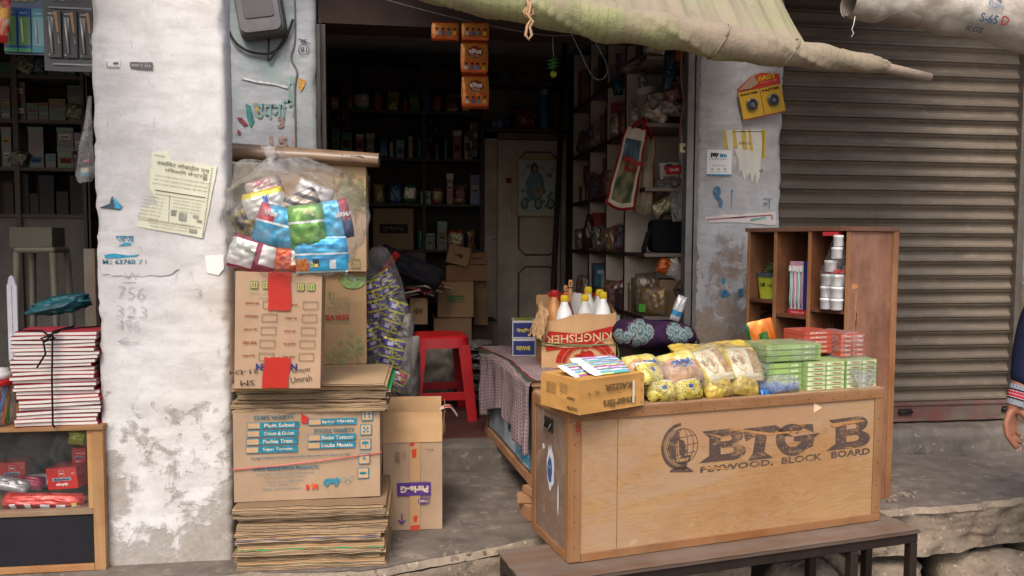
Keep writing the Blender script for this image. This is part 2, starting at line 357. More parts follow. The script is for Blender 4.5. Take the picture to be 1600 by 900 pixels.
g = MB(); g.grid(lambda u, v: (-9 + 18 * u, -5 + 9 * v, .004 + .02 + .02 * nz(u * 60, v * 30)), 140, 70, '#808080', 'road'); g.build('road', kind='structure')
yl = on(600, 888, ZP).y; 
rough_slab(-3.6, 1.36, lambda x: 2.635 + .34 * max(0, min(.75, x + .06)), YF + .02, 0, ZP, 'platform', 'rubble', 3, amp=.035)
# right-hand platform: a thick broken slab over a hollow of bricks and stones
xr0, xr1 = on(1392, 785, ZP).x - .6, 6.0
yr = lambda x: on(1400, 790, ZP).y + .12 * max(0, min(1, (x - 2.2) / .8)) - .05 + (.25 if x < 1.9 else 0)
rough_slab(1.365, 6.0, yr, YF - .02, ZP - .20, ZP, 'platform', 'rubble', 11, amp=.035)
g = MB(); g.box(1.37, 6, 3.45, 3.6, 0, ZP - .205, '#6b6056', 'rubble'); g.box(1.37, 6, 3.61, 3.75, 0, ZP - .205, '#6b6056', 'rubble')
g.build('underplatform_wall', label='rough masonry wall set back under the broken right-hand platform', cat='wall')
# door step and shop floor
g = MB(); g.grid(lambda u, v: (-.4 + 1.86 * u, YF - .04 + .05 * 0, ZP + (ZS - ZP - .012) * v), 40, 8, '#808080', 'cement')
g.grid(lambda u, v: (-.4 + 1.86 * u, YF - .04 + .15 * v, ZS - .012 + .012 * min(1, v * 12)), 40, 6, '#808080', 'cement')
g.build('door_step', kind='structure')
g = MB(); g.box(-.72, 1.9, YF + .11, 6.3, ZP - .1, ZS, '#5a3a34', 'tile')
g.box(-4, -.74, YF + .05, 6.3, ZP - .1, ZP + .02, '#5a4a44', 'cement'); g.build('shop_floor', kind='structure')
# sill below the shutter
def sill(u, v):
    x = 1.87 + 4 * u; prof = [(0, 0), (.0, .09), (.03, .125), (.16, .135)]
    t = v * 3; i = min(2, int(t)); f = t - i; y = prof[i][0] + (prof[i + 1][0] - prof[i][0]) * f; z = prof[i][1] + (prof[i + 1][1] - prof[i][1]) * f
    return (x, YF - .01 + y + .006 * nz(x * 6, v * 5), ZP - .005 + z + .004 * nz(x * 8, v * 3, 4))
g = MB(); g.grid(sill, 120, 12, '#808080', 'cement'); g.build('door_sill', kind='structure')

# ================================================================== the building
bld = thing('shop_building', 'row of small shops with dark open fronts under one concrete roof', 'building', (0, 0, 0))
def part(name, boxes, m='oldwash', col='#b0a8a0', parent=bld):
    mb = MB()
    for b in boxes: mb.box(*b, col, m)
    return mb.build(name, parent)
part('back_wall', [(-4, 6, 6.2, 6.35, 0, 3.0)], 'dusty', '#6f665e')
part('partition_wall', [(-.78, -.72, YF + .36, 6.2, 0, 3.0), (1.62, 1.68, YF + .30, 6.2, 0, 3.0), (-4.0, -3.9, YF, 6.2, 0, 3.0)], 'dusty', '#7a7068')
part('roof', [(-4.2, 6.2, YF - .30, 6.4, 3.0, 3.14)], 'oldwash')
part('lintel', [(-.375, 1.42, YF + .02, YF + .22, 2.555, 2.999)], 'dusty', '#3f322d')
part('lintel', [(-3.95, -1.12, YF + .02, YF + .22, 2.62, 2.999)], 'dusty', '#6b5c52')
part('lintel', [(1.86, 5.0, YF + .02, YF + .12, 2.80, 2.999)], 'dusty', '#6b625a')
part('end_wall', [(5.0, 6.1, YF, 6.2, 0, 2.999)], 'oldwash')
# ================================================================== pillars
def rough_block(mb, x0, x1, y0, y1, z0, z1, m, amp, seed, nx=None, step=.03, r=.012):
    """plastered prism: front, two sides, chewed arrises; top and bottom closed"""
    per = []
    nxs = max(2, int((x1 - x0) / step)); nys = max(2, int((y1 - y0) / step)); nzs = max(2, int((z1 - z0) / step))
    for i in range(nxs): per.append((x0 + (x1 - x0) * i / nxs, y0, 0, -1))
    for i in range(nys): per.append((x1, y0 + (y1 - y0) * i / nys, 1, 0))
    for i in range(nxs): per.append((x1 - (x1 - x0) * i / nxs, y1, 0, 1))
    for i in range(nys): per.append((x0, y1 - (y1 - y0) * i / nys, -1, 0))
    n = len(per); corners = [(x0, y0), (x1, y0), (x1, y1), (x0, y1)]
    def f(u, v):
        i = int(round(u * n)) % n; x, y, a, b = per[i]; z = z0 + (z1 - z0) * v
        d = min(math.hypot(x - p, y - q) for p, q in corners); ch = max(0, 1 - d / .03)
        k = amp * nz(x * 6 + seed, z * 5, y * 6) + amp * .6 * nz(x * 19, z * 19 + seed, y * 19)
        w = -ch * (r * .4 + r * 1.6 * max(0, nz(seed, z * 9, x)) + r * .9 * max(0, nz(z * 31, seed)))
        cx, cy = (x0 + x1) / 2, (y0 + y1) / 2; l = math.hypot(x - cx, y - cy)
        return (x + a * k + (x - cx) / l * w, y + b * k + (y - cy) / l * w, z)
    mb.grid(f, n, nzs, '#808080', m, cu=True)
    mb.box(x0 + .01, x1 - .01, y0 + .01, y1 - .01, z1 - .005, z1 + .004, '#a09a95', m)
# the wide whitewashed pillar
xa, xb = at(148, 400, YP).x, at(357, 400, YP).x
pw = thing('pillar', 'wide whitewashed pillar with a torn yellow handbill and pencilled sums', 'pillar', ((xa + xb) / 2, YP, 0))
ox = (xa + xb) / 2
def P(px, py, Y=YP, y=-.0025): p = at(px, py, Y); return Vector((p.x - ox, y, p.z))
mb = MB(); rough_block(mb, xa - ox, xb - ox, 0, .13, .40, 2.96, 'limewash', .003, 5, r=.018, step=.02); mb.build('shaft', pw)
mb = MB(); rough_block(mb, xa - ox - .02, xb - ox + .01, -.03, .16, 0, .395, 'rubble', .01, 6); mb.build('footing', pw)
def sheet(name, pts, col, m, parent, ox_, Y=YP, y=-.004, seed=0, label=None, ragged=.0, n=60):
    """pasted paper: outline in photo pixels, ragged where torn, standing a little proud of the wall"""
    out = []
    for i in range(len(pts)):
        a, b = pts[i], pts[(i + 1) % len(pts)]; L = math.hypot(a[0] - b[0], a[1] - b[1]); k = max(1, int(L / 5))
        for j in range(k):
            t = j / k; rg = ragged if len(a) < 3 or a[2] else .6
            out.append((a[0] + (b[0] - a[0]) * t + rg * nz(i * 3 + t * 9, seed, 1) * 2, a[1] + (b[1] - a[1]) * t + rg * nz(seed, i * 5 + t * 9, 2) * 2))
    lp = []
    for q in out:
        p = at(q[0], q[1], Y); lp.append((p.x - ox_, p.z))
    mb = MB(); mb.poly([lp], (0, y, 0), col, m=m); mb.poly([[(a, b) for a, b in lp]], (0, y + .0012, 0), col, m=m)
    return mb
def ptext(mb, t, px, py, hpx, col, wpx=None, Y=YP, y=-.0065, rot=0, bold=0, o=None):
    p = at(px, py, Y); k = pxm(Y, px); mb.text(t, (p.x - (ox if o is None else o), y, p.z), hpx * k, col, wpx * k if wpx else None, rot=rot, bold=bold)
def pline(mb, pts, col, wpx=1, Y=YP, y=-.0065, o=None):
    k = pxm(Y, pts[0][0]) * wpx / 2; q = [Vector((at(a, b, Y).x - (ox if o is None else o), y, at(a, b, Y).z)) for a, b in pts]
    for a, b in zip(q, q[1:]):
        d = (b - a).normalized(); n = Vector((-d.z, 0, d.x)) * k; mb.quad(a - n, b - n, b + n, a + n, col, 'ink')
# handbill
hb = sheet('h', [(238, 238, 1), (262, 236, 1), (268, 250, 1), (340, 260, 0), (318, 372, 0), (214, 354, 1), (222, 326, 1), (246, 318, 1), (234, 292, 1)], '#dcd9c2', 'paper', pw, ox, ragged=1.6, seed=3)
gy = '#77745f'; tl = -9
ptext(hb, 'वशिका मोबाईल एव', 287, 261, 9, '#6a6759', 78, rot=tl, bold=.0)
ptext(hb, 'रिपेयरिंग सेन्टर', 288, 271, 8, '#757264', 56, rot=tl, bold=.0)
for i in range(3): ptext(hb, 'यहाँ पर सभी प्रकार के मोबाईल की रिपेयरिंग', 286 - i * 2, 281 + i * 6, 3.4, '#a5a28a', 82, rot=tl)
pline(hb, [(243, 297), (322, 309)], '#55523f', 1.2); pline(hb, [(243, 303), (322, 315)], '#99967c', .7); pline(hb, [(266, 304), (264, 347)], '#99967c', .7)
pline(hb, [(216, 342), (315, 356)], '#99967c', .7)
for i in range(7): ptext(hb, 'मोबाईल रिपेयर एव ' + '...', 244 - i * 1.5, 309 + i * 5.4, 3, '#a8a58c', 36, rot=tl)
for i in range(4): ptext(hb, 'सभी कम्पनी मोबाईल', 294 - i, 316 + i * 5.2, 3, '#a8a58c', 42, rot=tl)
for i in range(3): ptext(hb, 'मोबाईल चार्जर बैटरी उपलब्ध हैं', 268 - i * 2, 348 + i * 4.6, 3, '#a8a58c', 70 - i * 8, rot=tl)
for q in [(268, 332, 8, 8), (280, 338, 12, 12), (296, 368 - 8, 12, 6), (320 - 2, 276, 6, 10), (302, 338, 9, 4), (308, 345, 8, 4)]:
    pline(hb, [(q[0], q[1]), (q[0] + q[2], q[1] + q[2] * .14)], '#9a9a8c', q[3])
for i in range(28): pline(hb, [(331 - i * .55, 263 + i * 3.9), (333 - i * .55, 263.6 + i * 3.9)], '#66634f', 1.4)
ptext(hb, 'नमस्ते', 250, 244, 4, '#8a8772', 16, rot=tl)
hb.build('handbill', pw, 'pale yellow printed handbill torn away at its left side')
mk = MB()                                         # pencil and pen marks, remains of stickers
pc = '#adaaa8'
for s_, x, y, h, w_ in [('W', 207, 431, 10, 22), ('756', 206, 458, 20, 40), ('323', 206, 487, 18, 46), ('496', 201, 508, 18, 34), ('3', 310, 458, 14, 10), ('S', 275, 438, 7, 5)]:
    ptext(mk, s_, x, y, h, pc, w_, rot=-4, bold=-.028)
pline(mk, [(186, 533), (200, 527)], pc, 1); pline(mk, [(186, 533), (202, 539)], pc, 1); pline(mk, [(186, 533), (218, 535)], pc, 1); pline(mk, [(193, 441), (214, 441)], pc, 1)
pline(mk, [(290, 316 - 210), (0 + 296, 130 - 22)], pc, .01)
mk.build('pencil_sums', pw)
st = sheet('s', [(158, 412, 1), (210, 398, 1), (262, 404, 1), (280, 420, 1), (262, 430, 1), (200, 432, 1), (160, 428, 1)], '#d2cecb', 'paper', pw, ox, ragged=2.2, seed=8)
for q, sd_ in (([(164, 398, 1), (180, 396, 1), (200, 399, 1), (219, 398, 1), (214, 401, 1), (188, 403, 1), (165, 403, 1)], 2), ([(184, 385, 1), (196, 379, 1), (207, 380, 1), (204, 383, 1), (190, 384, 1)], 4)):
    lp = [(at(a, b, YP).x - ox, at(a, b, YP).z) for a, b, _ in q]; st.poly([lp], (0, -.0058, 0), '#3f9fbe')
ptext(st, 'M.: 63760', 187, 409, 7.5, '#4a7f94', 48, bold=.02); ptext(st, '71', 223, 409, 7, '#8fb3bf', 12)
ptext(st, 'भाभा', 196, 373, 9, '#3f93b4', 26, bold=.03)
st.build('torn_sticker', pw, 'torn white sticker with a blue phone number fragment')
bl = sheet('b', [(155, 325, 1), (172, 318, 1), (176, 306, 1), (180, 316, 1), (191, 322, 1), (188, 328, 1), (170, 326, 1)], '#4a5a66', 'paper', pw, ox, ragged=1.2, seed=12)
bl.poly([[(at(a, b, YP).x - ox, at(a, b, YP).z) for a, b in [(178, 308), (186, 317), (192, 322), (189, 327), (180, 325)]]], (0, -.0056, 0), '#54afd2'); bl.build('torn_sticker', pw, 'small torn blue and slate sticker scrap')
tg = sheet('t', [(204, 97, 1), (239, 98, 1), (239, 110, 1), (205, 108, 1)], '#6a6768', 'paper', pw, ox, ragged=1.0, seed=15)
ptext(tg, 'कमरा नं. ११०', 221, 103, 5, '#d8d4d0', 28, rot=-1); tg.build('torn_label', pw, 'small dark printed label strip')
tg = sheet('t', [(165, 92, 1), (188, 92, 1), (188, 106, 1), (167, 106, 1)], '#e4e1dd', 'paper', pw, ox, ragged=1.5, seed=17)
pline(tg, [(168, 96), (168, 105), (187, 105)], '#7d7a78', 1); pline(tg, [(178, 100), (186, 99)], '#6a6765', 3); tg.build('torn_label', pw, 'pale scrap with a pen-drawn corner')
tg = sheet('t', [(321, 399, 1), (350, 398, 0), (350, 420, 0), (342, 430, 1), (324, 426, 1)], '#efece8', 'paper', pw, ox, ragged=1.2, seed=19); tg.build('torn_label', pw, 'white blank sticker scrap near the right edge')

# the grey pillar with the meter (jamb of the shop)
ja, jb = -1.12, at(496, 300, YF).x
oj = (ja + jb) / 2
pj = thing('pillar', 'narrow grey-green flaking pillar carrying the meter box and an encircled 81', 'pillar', (oj, YF, 0))
mb = MB(); rough_block(mb, ja - oj, jb - oj, 0, .34, 0, 2.995, 'greywash', .002, 9); mb.build('shaft', pj)
mk = MB(); J = dict(Y=YF, o=oj)
ptext(mk, '81', 475, 78, 7, '#3c3c40', 9, **J); ptext(mk, 'ड', 474, 65, 6, '#4a4a50', 12, **J); pline(mk, [(466, 61), (486, 69)], '#4a4a50', 1, **J)
pline(mk, [(475 + 8.5 * math.cos(a / 12 * 2 * math.pi), 78 + 8.5 * math.sin(a / 12 * 2 * math.pi)) for a in range(13)], '#3c3c40', 1, **J)
for s_, x, y, h, c, w_ in [('उपनि', 428, 170, 30, '#8caaa7', 60), ('3', 439, 192, 15, '#ac8a7e', 10), ('151', 442, 222, 16, '#ad9086', 40), ('म', 455, 150, 60, '#93aba8', 12)]:
    ptext(mk, s_, x, y, h, c, w_, bold=.03, **J)
for q, c in (([(370, 184), (378, 184), (388, 195), (382, 198), (374, 190)], '#94505a'), ([(396, 160), (404, 162), (406, 176), (400, 180)], '#c9a057'), ([(466, 122), (478, 126), (476, 134), (470, 144), (466, 136)], '#c99a4e'),
             ([(371, 202), (377, 206), (376, 212), (371, 209)], '#96505a'), ([(384, 162), (392, 166), (398, 190), (392, 200), (386, 184)], '#4b8a86')):
    mk.poly([[(at(a, b, YF).x - oj, at(a, b, YF).z) for a, b in q]], (0, -.0045, 0), c)
pline(mk, [(378, 122), (402, 128), (432, 132), (452, 138)], '#d6d8d8', 3, **J)
mk.build('painted_marks', pj)
# the right-hand pillar
ka, kb = 1.462, at(1221, 300, YF).x; ok_ = (ka + kb) / 2
pk = thing('pillar', 'right-hand flaking pillar between the open shop and the rolling shutter', 'pillar', (ok_, YF, 0))
mb = MB(); rough_block(mb, ka - ok_, kb - ok_, 0, .30, 0, 2.995, 'oldwash', .003, 21, r=.016, step=.02); mb.build('shaft', pk)
K = dict(Y=YF, o=ok_)
def ksheet(pts, col, seed, ragged=1, y=-.004): return sheet('k', pts, col, 'paper', pk, ok_, Y=YF, seed=seed, ragged=ragged, y=y)
pt = MB(); a, b, c = at(1104, 234, YF), at(1142, 275, YF), ok_
pt.box(a.x - c, b.x - c, -.006, -.001, b.z, a.z, '#f2f3f3', 'gloss'); pt.box(a.x - c + .0005, b.x - c - .0005, -.0075, -.006, b.z - .001, b.z + .007, '#2b86ae', 'gloss')
ptext(pt, 'pay', 1116, 243, 8, '#1c2a44', 13, bold=.05, y=-.0078, **K); ptext(pt, 'tm', 1129, 243, 6.2, '#2aa5d8', 12, bold=.05, y=-.0078, **K)
ptext(pt, 'Accepted Here', 1123, 249, 3, '#8a9098', 24, y=-.0078, **K); ptext(pt, 'Use Paytm App for', 1123, 259, 2.4, '#6a7078', 23, y=-.0078, **K)
for q in (1112, 1122, 1132): ptext(pt, 'o', q, 264.5, 3, '#565c66', 4, y=-.0078, **K); ptext(pt, 'mobile', q, 268.5, 1.6, '#8a9098', 7, y=-.0078, **K)
pt.build('sticker', pk, 'white square payment sticker with blue lettering')
yw = ksheet([(1130, 204, 1), (1196, 203, 0), (1195, 248, 0), (1180, 246, 1), (1160, 230, 1), (1131, 232, 1)], '#d8b94e', 31, 1.2)
for x0, x1, yb in ((1133, 1143, 250), (1148, 1157, 262), (1163, 1168, 268), (1172, 1188, 278)):
    pts = [(x0, 203), (x1, 203), (x1 + 2, 225), ((x0 + x1) / 2 + 6, yb), ((x0 + x1) / 2 + 1, yb + 10), (x0 + 5, 240)]
    yw.poly([[(at(p, q, YF).x - ok_, at(p, q, YF).z) for p, q in pts]], (0, -.0056, 0), '#dedad2', m='paper')
yw.poly([[(at(p, q, YF).x - ok_, at(p, q, YF).z) for p, q in [(1146, 232), (1178, 236), (1182, 262), (1174, 286), (1170, 262), (1162, 284), (1156, 258)]]], (0, -.0050, 0), '#dbd7cf', m='paper')
ptext(yw, 'बिजली का काम', 1163, 224, 5, '#54422c', 20, y=-.0062, **K); pline(yw, [(1145, 206), (1192, 206), (1191, 246)], '#3f382c', 1, **K); ptext(yw, 'नं', 1188, 267, 5, '#4b4038', 8, **K)
yw.build('poster', pk, 'yellow poster scraped into white vertical streaks')
pkp = ksheet([(1101, 338, 1), (1211, 331, 0), (1213, 352, 1), (1190, 350, 1), (1165, 348, 1), (1130, 347, 1), (1102, 348, 1)], '#e0d6cf', 37, 1.2)
pline(pkp, [(1105, 346), (1105, 343), (1205, 336), (1206, 343)], '#b85a6c', 1.6, **K); pline(pkp, [(1142, 340.6), (1165, 338.8)], '#b73560', 2, **K)
pline(pkp, [(1172, 344), (1196, 340)], '#8fb6b8', 3.5, **K); pkp.build('poster', pk, 'torn top strip of a white poster with a pink border')
mk = MB(); ptext(mk, '९', 1121, 308, 34, '#5f88a8', 16, bold=.05, **K); ptext(mk, 'ा', 1143, 310, 26, '#8aa5b8', 5, **K); ptext(mk, 'न', 1198, 318, 16, '#8597a8', 14, **K)
for q, cc in (([(1126, 436), (1131, 434), (1133, 441), (1128, 445)], '#4aa0b4'), ([(1125, 455), (1134, 452), (1140, 460), (1132, 466), (1126, 463)], '#4a86b0'), ([(1153, 452), (1161, 450), (1160, 462), (1152, 466)], '#5a84a6')):
    mk.poly([[(at(a, b, YF).x - ok_, at(a, b, YF).z) for a, b in q]], (0, -.0045, 0), cc)
mk.build('painted_marks', pk)
# steel guide channels of the open shop's own shutter
for px0, px1, lab in ((1071, 1096, 'grey steel shutter guide channel beside the right-hand pillar'), (497, 512, 'dark steel shutter guide channel at the left of the shop doorway')):
    a, b = at(px0, 300, YF + .02).x, at(px1, 300, YF + .02).x; mb = MB(); w = b - a
    col = '#8c8783' if px0 > 900 else '#4a4542'
    mb.box(0, w * .42, -.012, .05, 0, 1.98, col, 'metal'); mb.box(w * .42, w * .5, .02, .05, 0, 1.98, '#2c2725', 'metal'); mb.box(w * .5, w - .002, -.012, .05, 0, 1.98, col, 'metal')
    mb.build('guide_channel', None, lab, 'shutter channel', loc=(a, YF + .02, ZS if px0 > 900 else ZS), bevel=.003)

# ================================================================== the closed rolling shutter
sa, sb = at(1216, 400, YSH).x - .05, at(1584, 400, YSH).x
z0 = at(1470, 655, YSH).z; pitch = .0762
sh = thing('rolling_shutter', 'closed brown rolling shutter with horizontal slats and a dull red bottom rail', 'shutter', ((sa + sb) / 2, YSH, z0)); hw = (sb - sa) / 2
prof = [(0, 0), (.003, .004), (.002, .014), (-.006, .026), (-.010, .038), (-.007, .050), (.001, .060), (.006, .065), (.010, .0715), (-.009, .0730), (-.010, .0755)]
railh = .105; n_sl = int((2.86 - z0 - railh) / pitch); pts = []
for k in range(n_sl):
    for dy, dz in prof: pts.append((dy, railh + k * pitch + dz))
mb = MB(); nvx = 24
mb.grid(lambda u, v: (-hw + 2 * hw * u, -pts[int(round(v * (len(pts) - 1)))][0] + .007 * nz(u * 4, v * 5), pts[int(round(v * (len(pts) - 1)))][1]), nvx, len(pts) - 1, '#7a6e60', 'shutter', smooth=False)
mb.build('slat_curtain', sh)
mb = MB(); mb.box(-hw, hw, -.022, .004, 0, railh - .004, '#6e4a44', 'rustrail'); mb.box(-hw, hw, -.032, -.022, .0, .014, '#4a403a', 'rustrail'); mb.box(-hw, hw, -.03, -.0225, railh - .02, railh - .006, '#6b6056', 'rustrail')
mb.build('bottom_rail', sh, bevel=.002)
for px in (1392 + 20, 1572):
    p = at(px, 640, YSH); mb = MB(T=Matrix.Translation((p.x - (sa + sb) / 2, -.023, .052)))
    mb.box(-.045, .03, -.006, -.001, -.018, .018, '#3a332e', 'metal'); mb.tube([(-.05, -.006, 0), (.035, -.006, 0)], .006, '#2e2825', 'metal'); mb.build('slide_bolt', sh)
mb = MB(); mb.box(-hw - .02, -hw + .012, -.035, .02, 0, 2.2, '#7c766f', 'metal'); mb.build('guide_rail', sh)
mb = MB(); mb.box(hw - .008, hw + .03, -.03, .02, 0, 2.2, '#7c766f', 'metal'); mb.build('guide_rail', sh)
# far right pillar
mb = MB(); rough_block(mb, 0, .45, 0, .3, 0, 2.995, 'oldwash', .003, 33); mb.build('pillar', None, 'cut-off flaking pillar at the far right end of the shutter', 'pillar', loc=(sb + .035, YF + .02, 0))
# ================================================================== rolled awnings over the front
YA = 2.62
def seam(a, b, n=12, jit=.004, seed=0):
    return [a.lerp(b, i / n) + Vector((0, jit * nz(i * .7, seed), jit * nz(seed, i * .6))) for i in range(n + 1)]
A0, A1 = at(560, -46, YA), at(1385, 104, YA); dA = (A1 - A0)
aw = thing('awning', 'green-khaki ribbed tarpaulin awning rolled up on a pole above the shop front', 'awning', A0)
def rad(t):   # the roll thickens, then thins to the bare pole end
    return .046 + .012 * math.sin(min(1, t / .75) * math.pi * .9) - .028 * max(0, (t - .80) / .2) + .004 * math.sin(t * 60)
dn = dA.normalized(); up = Vector((0, 0, 1)); fw = dn.cross(up).normalized(); up2 = fw.cross(dn) * -1
if up2.z < 0: up2 = -up2
def roll(u, v):
    a = 2 * math.pi * v + .9 * math.sin(u * 5); r = rad(u) * (1 + .10 * nz(u * 10, v * 3) + .06 * nz(u * 34, v * 4, 2)) + .006 * (math.sin(a * 2 + u * 26) > .93)
    c = dA * u + Vector((0, 0, -.022 * math.sin(u * math.pi) + .006 * nz(u * 6)))
    return c + (fw * math.cos(a) + up2 * math.sin(a)) * r
def rollcol(u, v):
    s_ = math.sin((u * 62 + v * 1.2) * 2 * math.pi); base = mixc('#8b8c60', '#8d806c', max(0, min(1, (u - .30) * 2.6 + nz(u * 8, v * 4) * 1.1 + .9 * math.sin(v * 6.28))))
    return mixc(base, '#5c5f42', .30 if s_ > .82 else 0)
mb = MB(); mb.grid(roll, 300, 30, rollcol, 'tarp', cv=True); mb.build('rolled_edge', aw)
def spiral(u, v): 
    r = .012 + .045 * v; a = v * 14; return dA * (1.0) + (fw * math.cos(a) + up2 * math.sin(a)) * r * .55 + dn * (-.005)
mb = MB(); e = dA + dn * .17 + Vector((0, 0, -.012)); mb.tube([dA * .93, e], [.020, .0165], '#8f7f70', 'tarp', 12); mb.build('pole', aw)
T1 = at(1283, -6, YA + .30) - A0
def sheetf(u, v):       # the loose cloth between the roll and the roof edge
    t = u * .845; p = dA * t + Vector((0, .02, .02)); q = Vector((p.x + .10, (YF - .28) - A0.y, 3.02 - A0.z))
    w = .022 * math.sin(u * 95 + nz(u * 7) * 3) * math.sin(v * math.pi * .9 + .15) + .02 * nz(u * 14, v * 3) ; s_ = .10 * math.sin(v * math.pi)
    return p.lerp(q, v) + Vector((0, w - s_ * .4, -s_ * .4 + w * .5))
def sheetcol(u, v):
    s_ = math.sin(u * 150 * 1.0); b = mixc('#8c8f66', '#857b64', .5 + .9 * nz(u * 9, v * 5)); return mixc(b, '#5f6345', .45 if s_ > .72 else 0)
mb = MB(); mb.grid(sheetf, 460, 40, sheetcol, 'tarp'); mb.build('cloth', aw)
for t, seed in ((.66, 2), (.80, 3)):
    mb = MB(); mb.tube([dA * (t + .012 * math.sin(a)) + Vector((0, 0, -.022 * math.sin(t * math.pi))) + (fw * math.cos(a) + up2 * math.sin(a)) * (rad(t) * 1.05 + .0015) for a in [k * 2 * math.pi / 20 for k in range(21)]], .0032, '#8d8570', 'cloth', 6); mb.build('tie_rope', aw)
mb = MB(); k0 = at(822, -12, YA - .07)
pp = [(822, -14), (826, 8), (822, 20), (830, 30), (824, 40), (821, 55), (826, 62), (831, 55), (828, 42), (833, 34), (826, 24), (829, 4)]
mb.tube([at(x, y, YA - .06 - .008 * (i % 2)) - k0 for i, (x, y) in enumerate(pp)], .0048, '#b89272', 'cloth', 6)
mb.tube([at(x, y, YA - .05) - k0 for x, y in [(826, 10), (818, 18), (823, 28), (833, 22), (832, 12), (824, 14)]], .0045, '#b08a6c', 'cloth', 6)
mb.build('rope', None, 'knotted tan rope loop dangling below the green awning edge', 'rope', loc=k0)

# white woven sack rolled up at the top right
YK = 2.62; B0, B1 = at(1326, 2, YK), at(1720, 92, YK); dB = B1 - B0
sk = thing('sack_awning', 'grimy white woven sack rolled up and printed S-65D at the top right corner', 'awning', B0)
def srad(u): return .052 + .030 * min(1, u * 2.2) + .006 * math.sin(u * 21)
def sroll(u, v):
    a = 2 * math.pi * v; r = srad(u) * (1 + .10 * nz(u * 7, math.cos(a), math.sin(a)) + .05 * nz(u * 26, math.cos(a) * 2, math.sin(a) * 2))
    return dB * u + Vector((0, 0, .055 * math.sin(u * math.pi * .9) - .0)) + (Vector((0, -1, 0)) * math.cos(a) + Vector((0, 0, 1)) * math.sin(a)) * r
mb = MB(); mb.grid(sroll, 130, 36, lambda u, v: mixc('#cfc8bd', '#8f8374', .25 + .5 * nz(u * 6, v * 7) + (.5 if .3 < v < .45 else 0)), 'sack', cv=True)
def ir(u, v):
    a = 2 * math.pi * v; return dB * (.001 + u * .25) + (Vector((0, -1, 0)) * math.cos(a) + Vector((0, 0, 1)) * math.sin(a)) * (srad(0) * (.93 - .1 * u))
mb.grid(ir, 6, 30, '#6f6155', 'sack', cv=True)
dBn = dB.normalized(); upB = Vector((0, 0, 1)) - dBn * dBn.z; upB.normalize()
def onroll(p):    # wrap the print round the roll
    rel = p; u = rel.dot(dBn) / dB.length; h = rel.dot(upB) - .055 * math.sin(u * math.pi * .9); r = srad(u) * 1.11 + .003; a = max(-1.3, min(1.3, h / r))
    return dB * u + Vector((0, 0, .055 * math.sin(u * math.pi * .9))) + (Vector((0, -1, 0)) * math.cos(a) + Vector((0, 0, 1)) * math.sin(a)) * r
def stext(t, px, py, h, w, col, rot=0):
    p = at(px, py, YK - .08) - B0; k = pxm(YK, px); mb.text(t, p, h * k, col, w * k, U=dBn, V=upB, fn=onroll, bold=.02, rot=rot)
stext('RESIN', 1558, 10, 8, 26, '#64788c', -2); stext('S-65', 1546, 30, 13, 32, '#4e6880', 3); stext('D', 1572, 33, 13, 12, '#a84a4c', 3); stext('KGS', 1528, 48, 9, 30, '#5b6f80', 4)
stext('N', 1567, -8, 12, 20, '#4e6880')
mb.build('rolled_sack', sk)
def top(u, v): 
    p = dB * u + Vector((0, 0, .05 + .055 * math.sin(u * math.pi * .9))); q = Vector((p.x + .05, YF - .28 - B0.y, 3.01 - B0.z)); return p.lerp(q, v) + Vector((0, .015 * math.sin(u * 40), .02 * nz(u * 9, v * 4)))
mb = MB(); mb.grid(top, 90, 16, '#bdb5a8', 'sack'); mb.build('cloth', sk)
mb = MB(); k0 = at(1336, 28, YK - .03); mb.tube([at(x, y, YK - .03) - k0 for x, y in [(1336, 26), (1334, 38), (1331, 46), (1334, 52), (1330, 58)]], .0014, '#cfc9bd', 'cloth', 5)
mb.build('thread', None, 'loose white thread hanging from the end of the sack roll', 'thread', loc=k0)

# meter box and its cables
m0 = at(408, 20, YF - .005); mt = thing('meter_box', 'old grey plastic electricity meter box mounted high on the grey pillar', 'meter box', m0, rot=(0, R(-9), 0))
def rrect(w, h, r, n=6):
    return [(sx * (w / 2 - r) + r * math.cos(a), sy * (h / 2 - r) + r * math.sin(a)) for sx, sy, a0 in ((1, 1, 0), (-1, 1, 90), (-1, -1, 180), (1, -1, 270)) for a in [R(a0 + 90 * k / n) for k in range(n + 1)]]
def slab(mb, loop, y0, y1, col, m='plastic', inset=.0):
    n = len(loop); f = [(x, y0, z) for x, z in loop]; b = [(x * (1 + inset), y1, z * (1 + inset)) for x, z in loop]
    mb.add(f + b, [tuple(range(n)), tuple(reversed(range(n, 2 * n)))] + [(i, i + n, (i + 1) % n + n, (i + 1) % n) for i in range(n)], col, m)
mb = MB(); slab(mb, rrect(.195, .23, .035), -.075, 0, '#6b696b', 'dusty', .08); mb.build('housing', mt, bevel=.006)
mb = MB(); slab(mb, rrect(.178, .208, .030), -.088, -.0755, '#777577', 'dusty', .02); slab(mb, [(x, z + .01) for x, z in rrect(.13, .11, .012)], -.092, -.0885, '#5d5b5e', 'gloss'); mb.box(-.07, .07, -.0905, -.0885, .088, .092, '#8d8c90', 'plastic'); mb.build('cover', mt, bevel=.003)
def cable(name, pts, r, col, label, Y=YF - .02, cat='cable', dy=None, m='rubber'):
    k = at(*pts[0], Y); q = [at(x, y, Y + (dy[i] if dy else 0)) - k for i, (x, y) in enumerate(pts)]; sm = []
    for i in range(len(q) - 1):
        p0, p1, p2, p3 = q[max(i - 1, 0)], q[i], q[i + 1], q[min(i + 2, len(q) - 1)]
        for j in range(6):
            t = j / 6; sm.append(.5 * ((2 * p1) + (p2 - p0) * t + (2 * p0 - 5 * p1 + 4 * p2 - p3) * t * t + (3 * p1 - 3 * p2 + p3 - p0) * t ** 3))
    sm.append(q[-1]); mb = MB(); mb.tube(sm, r, col, m, 6); return mb.build(name, None, label, cat, loc=k)
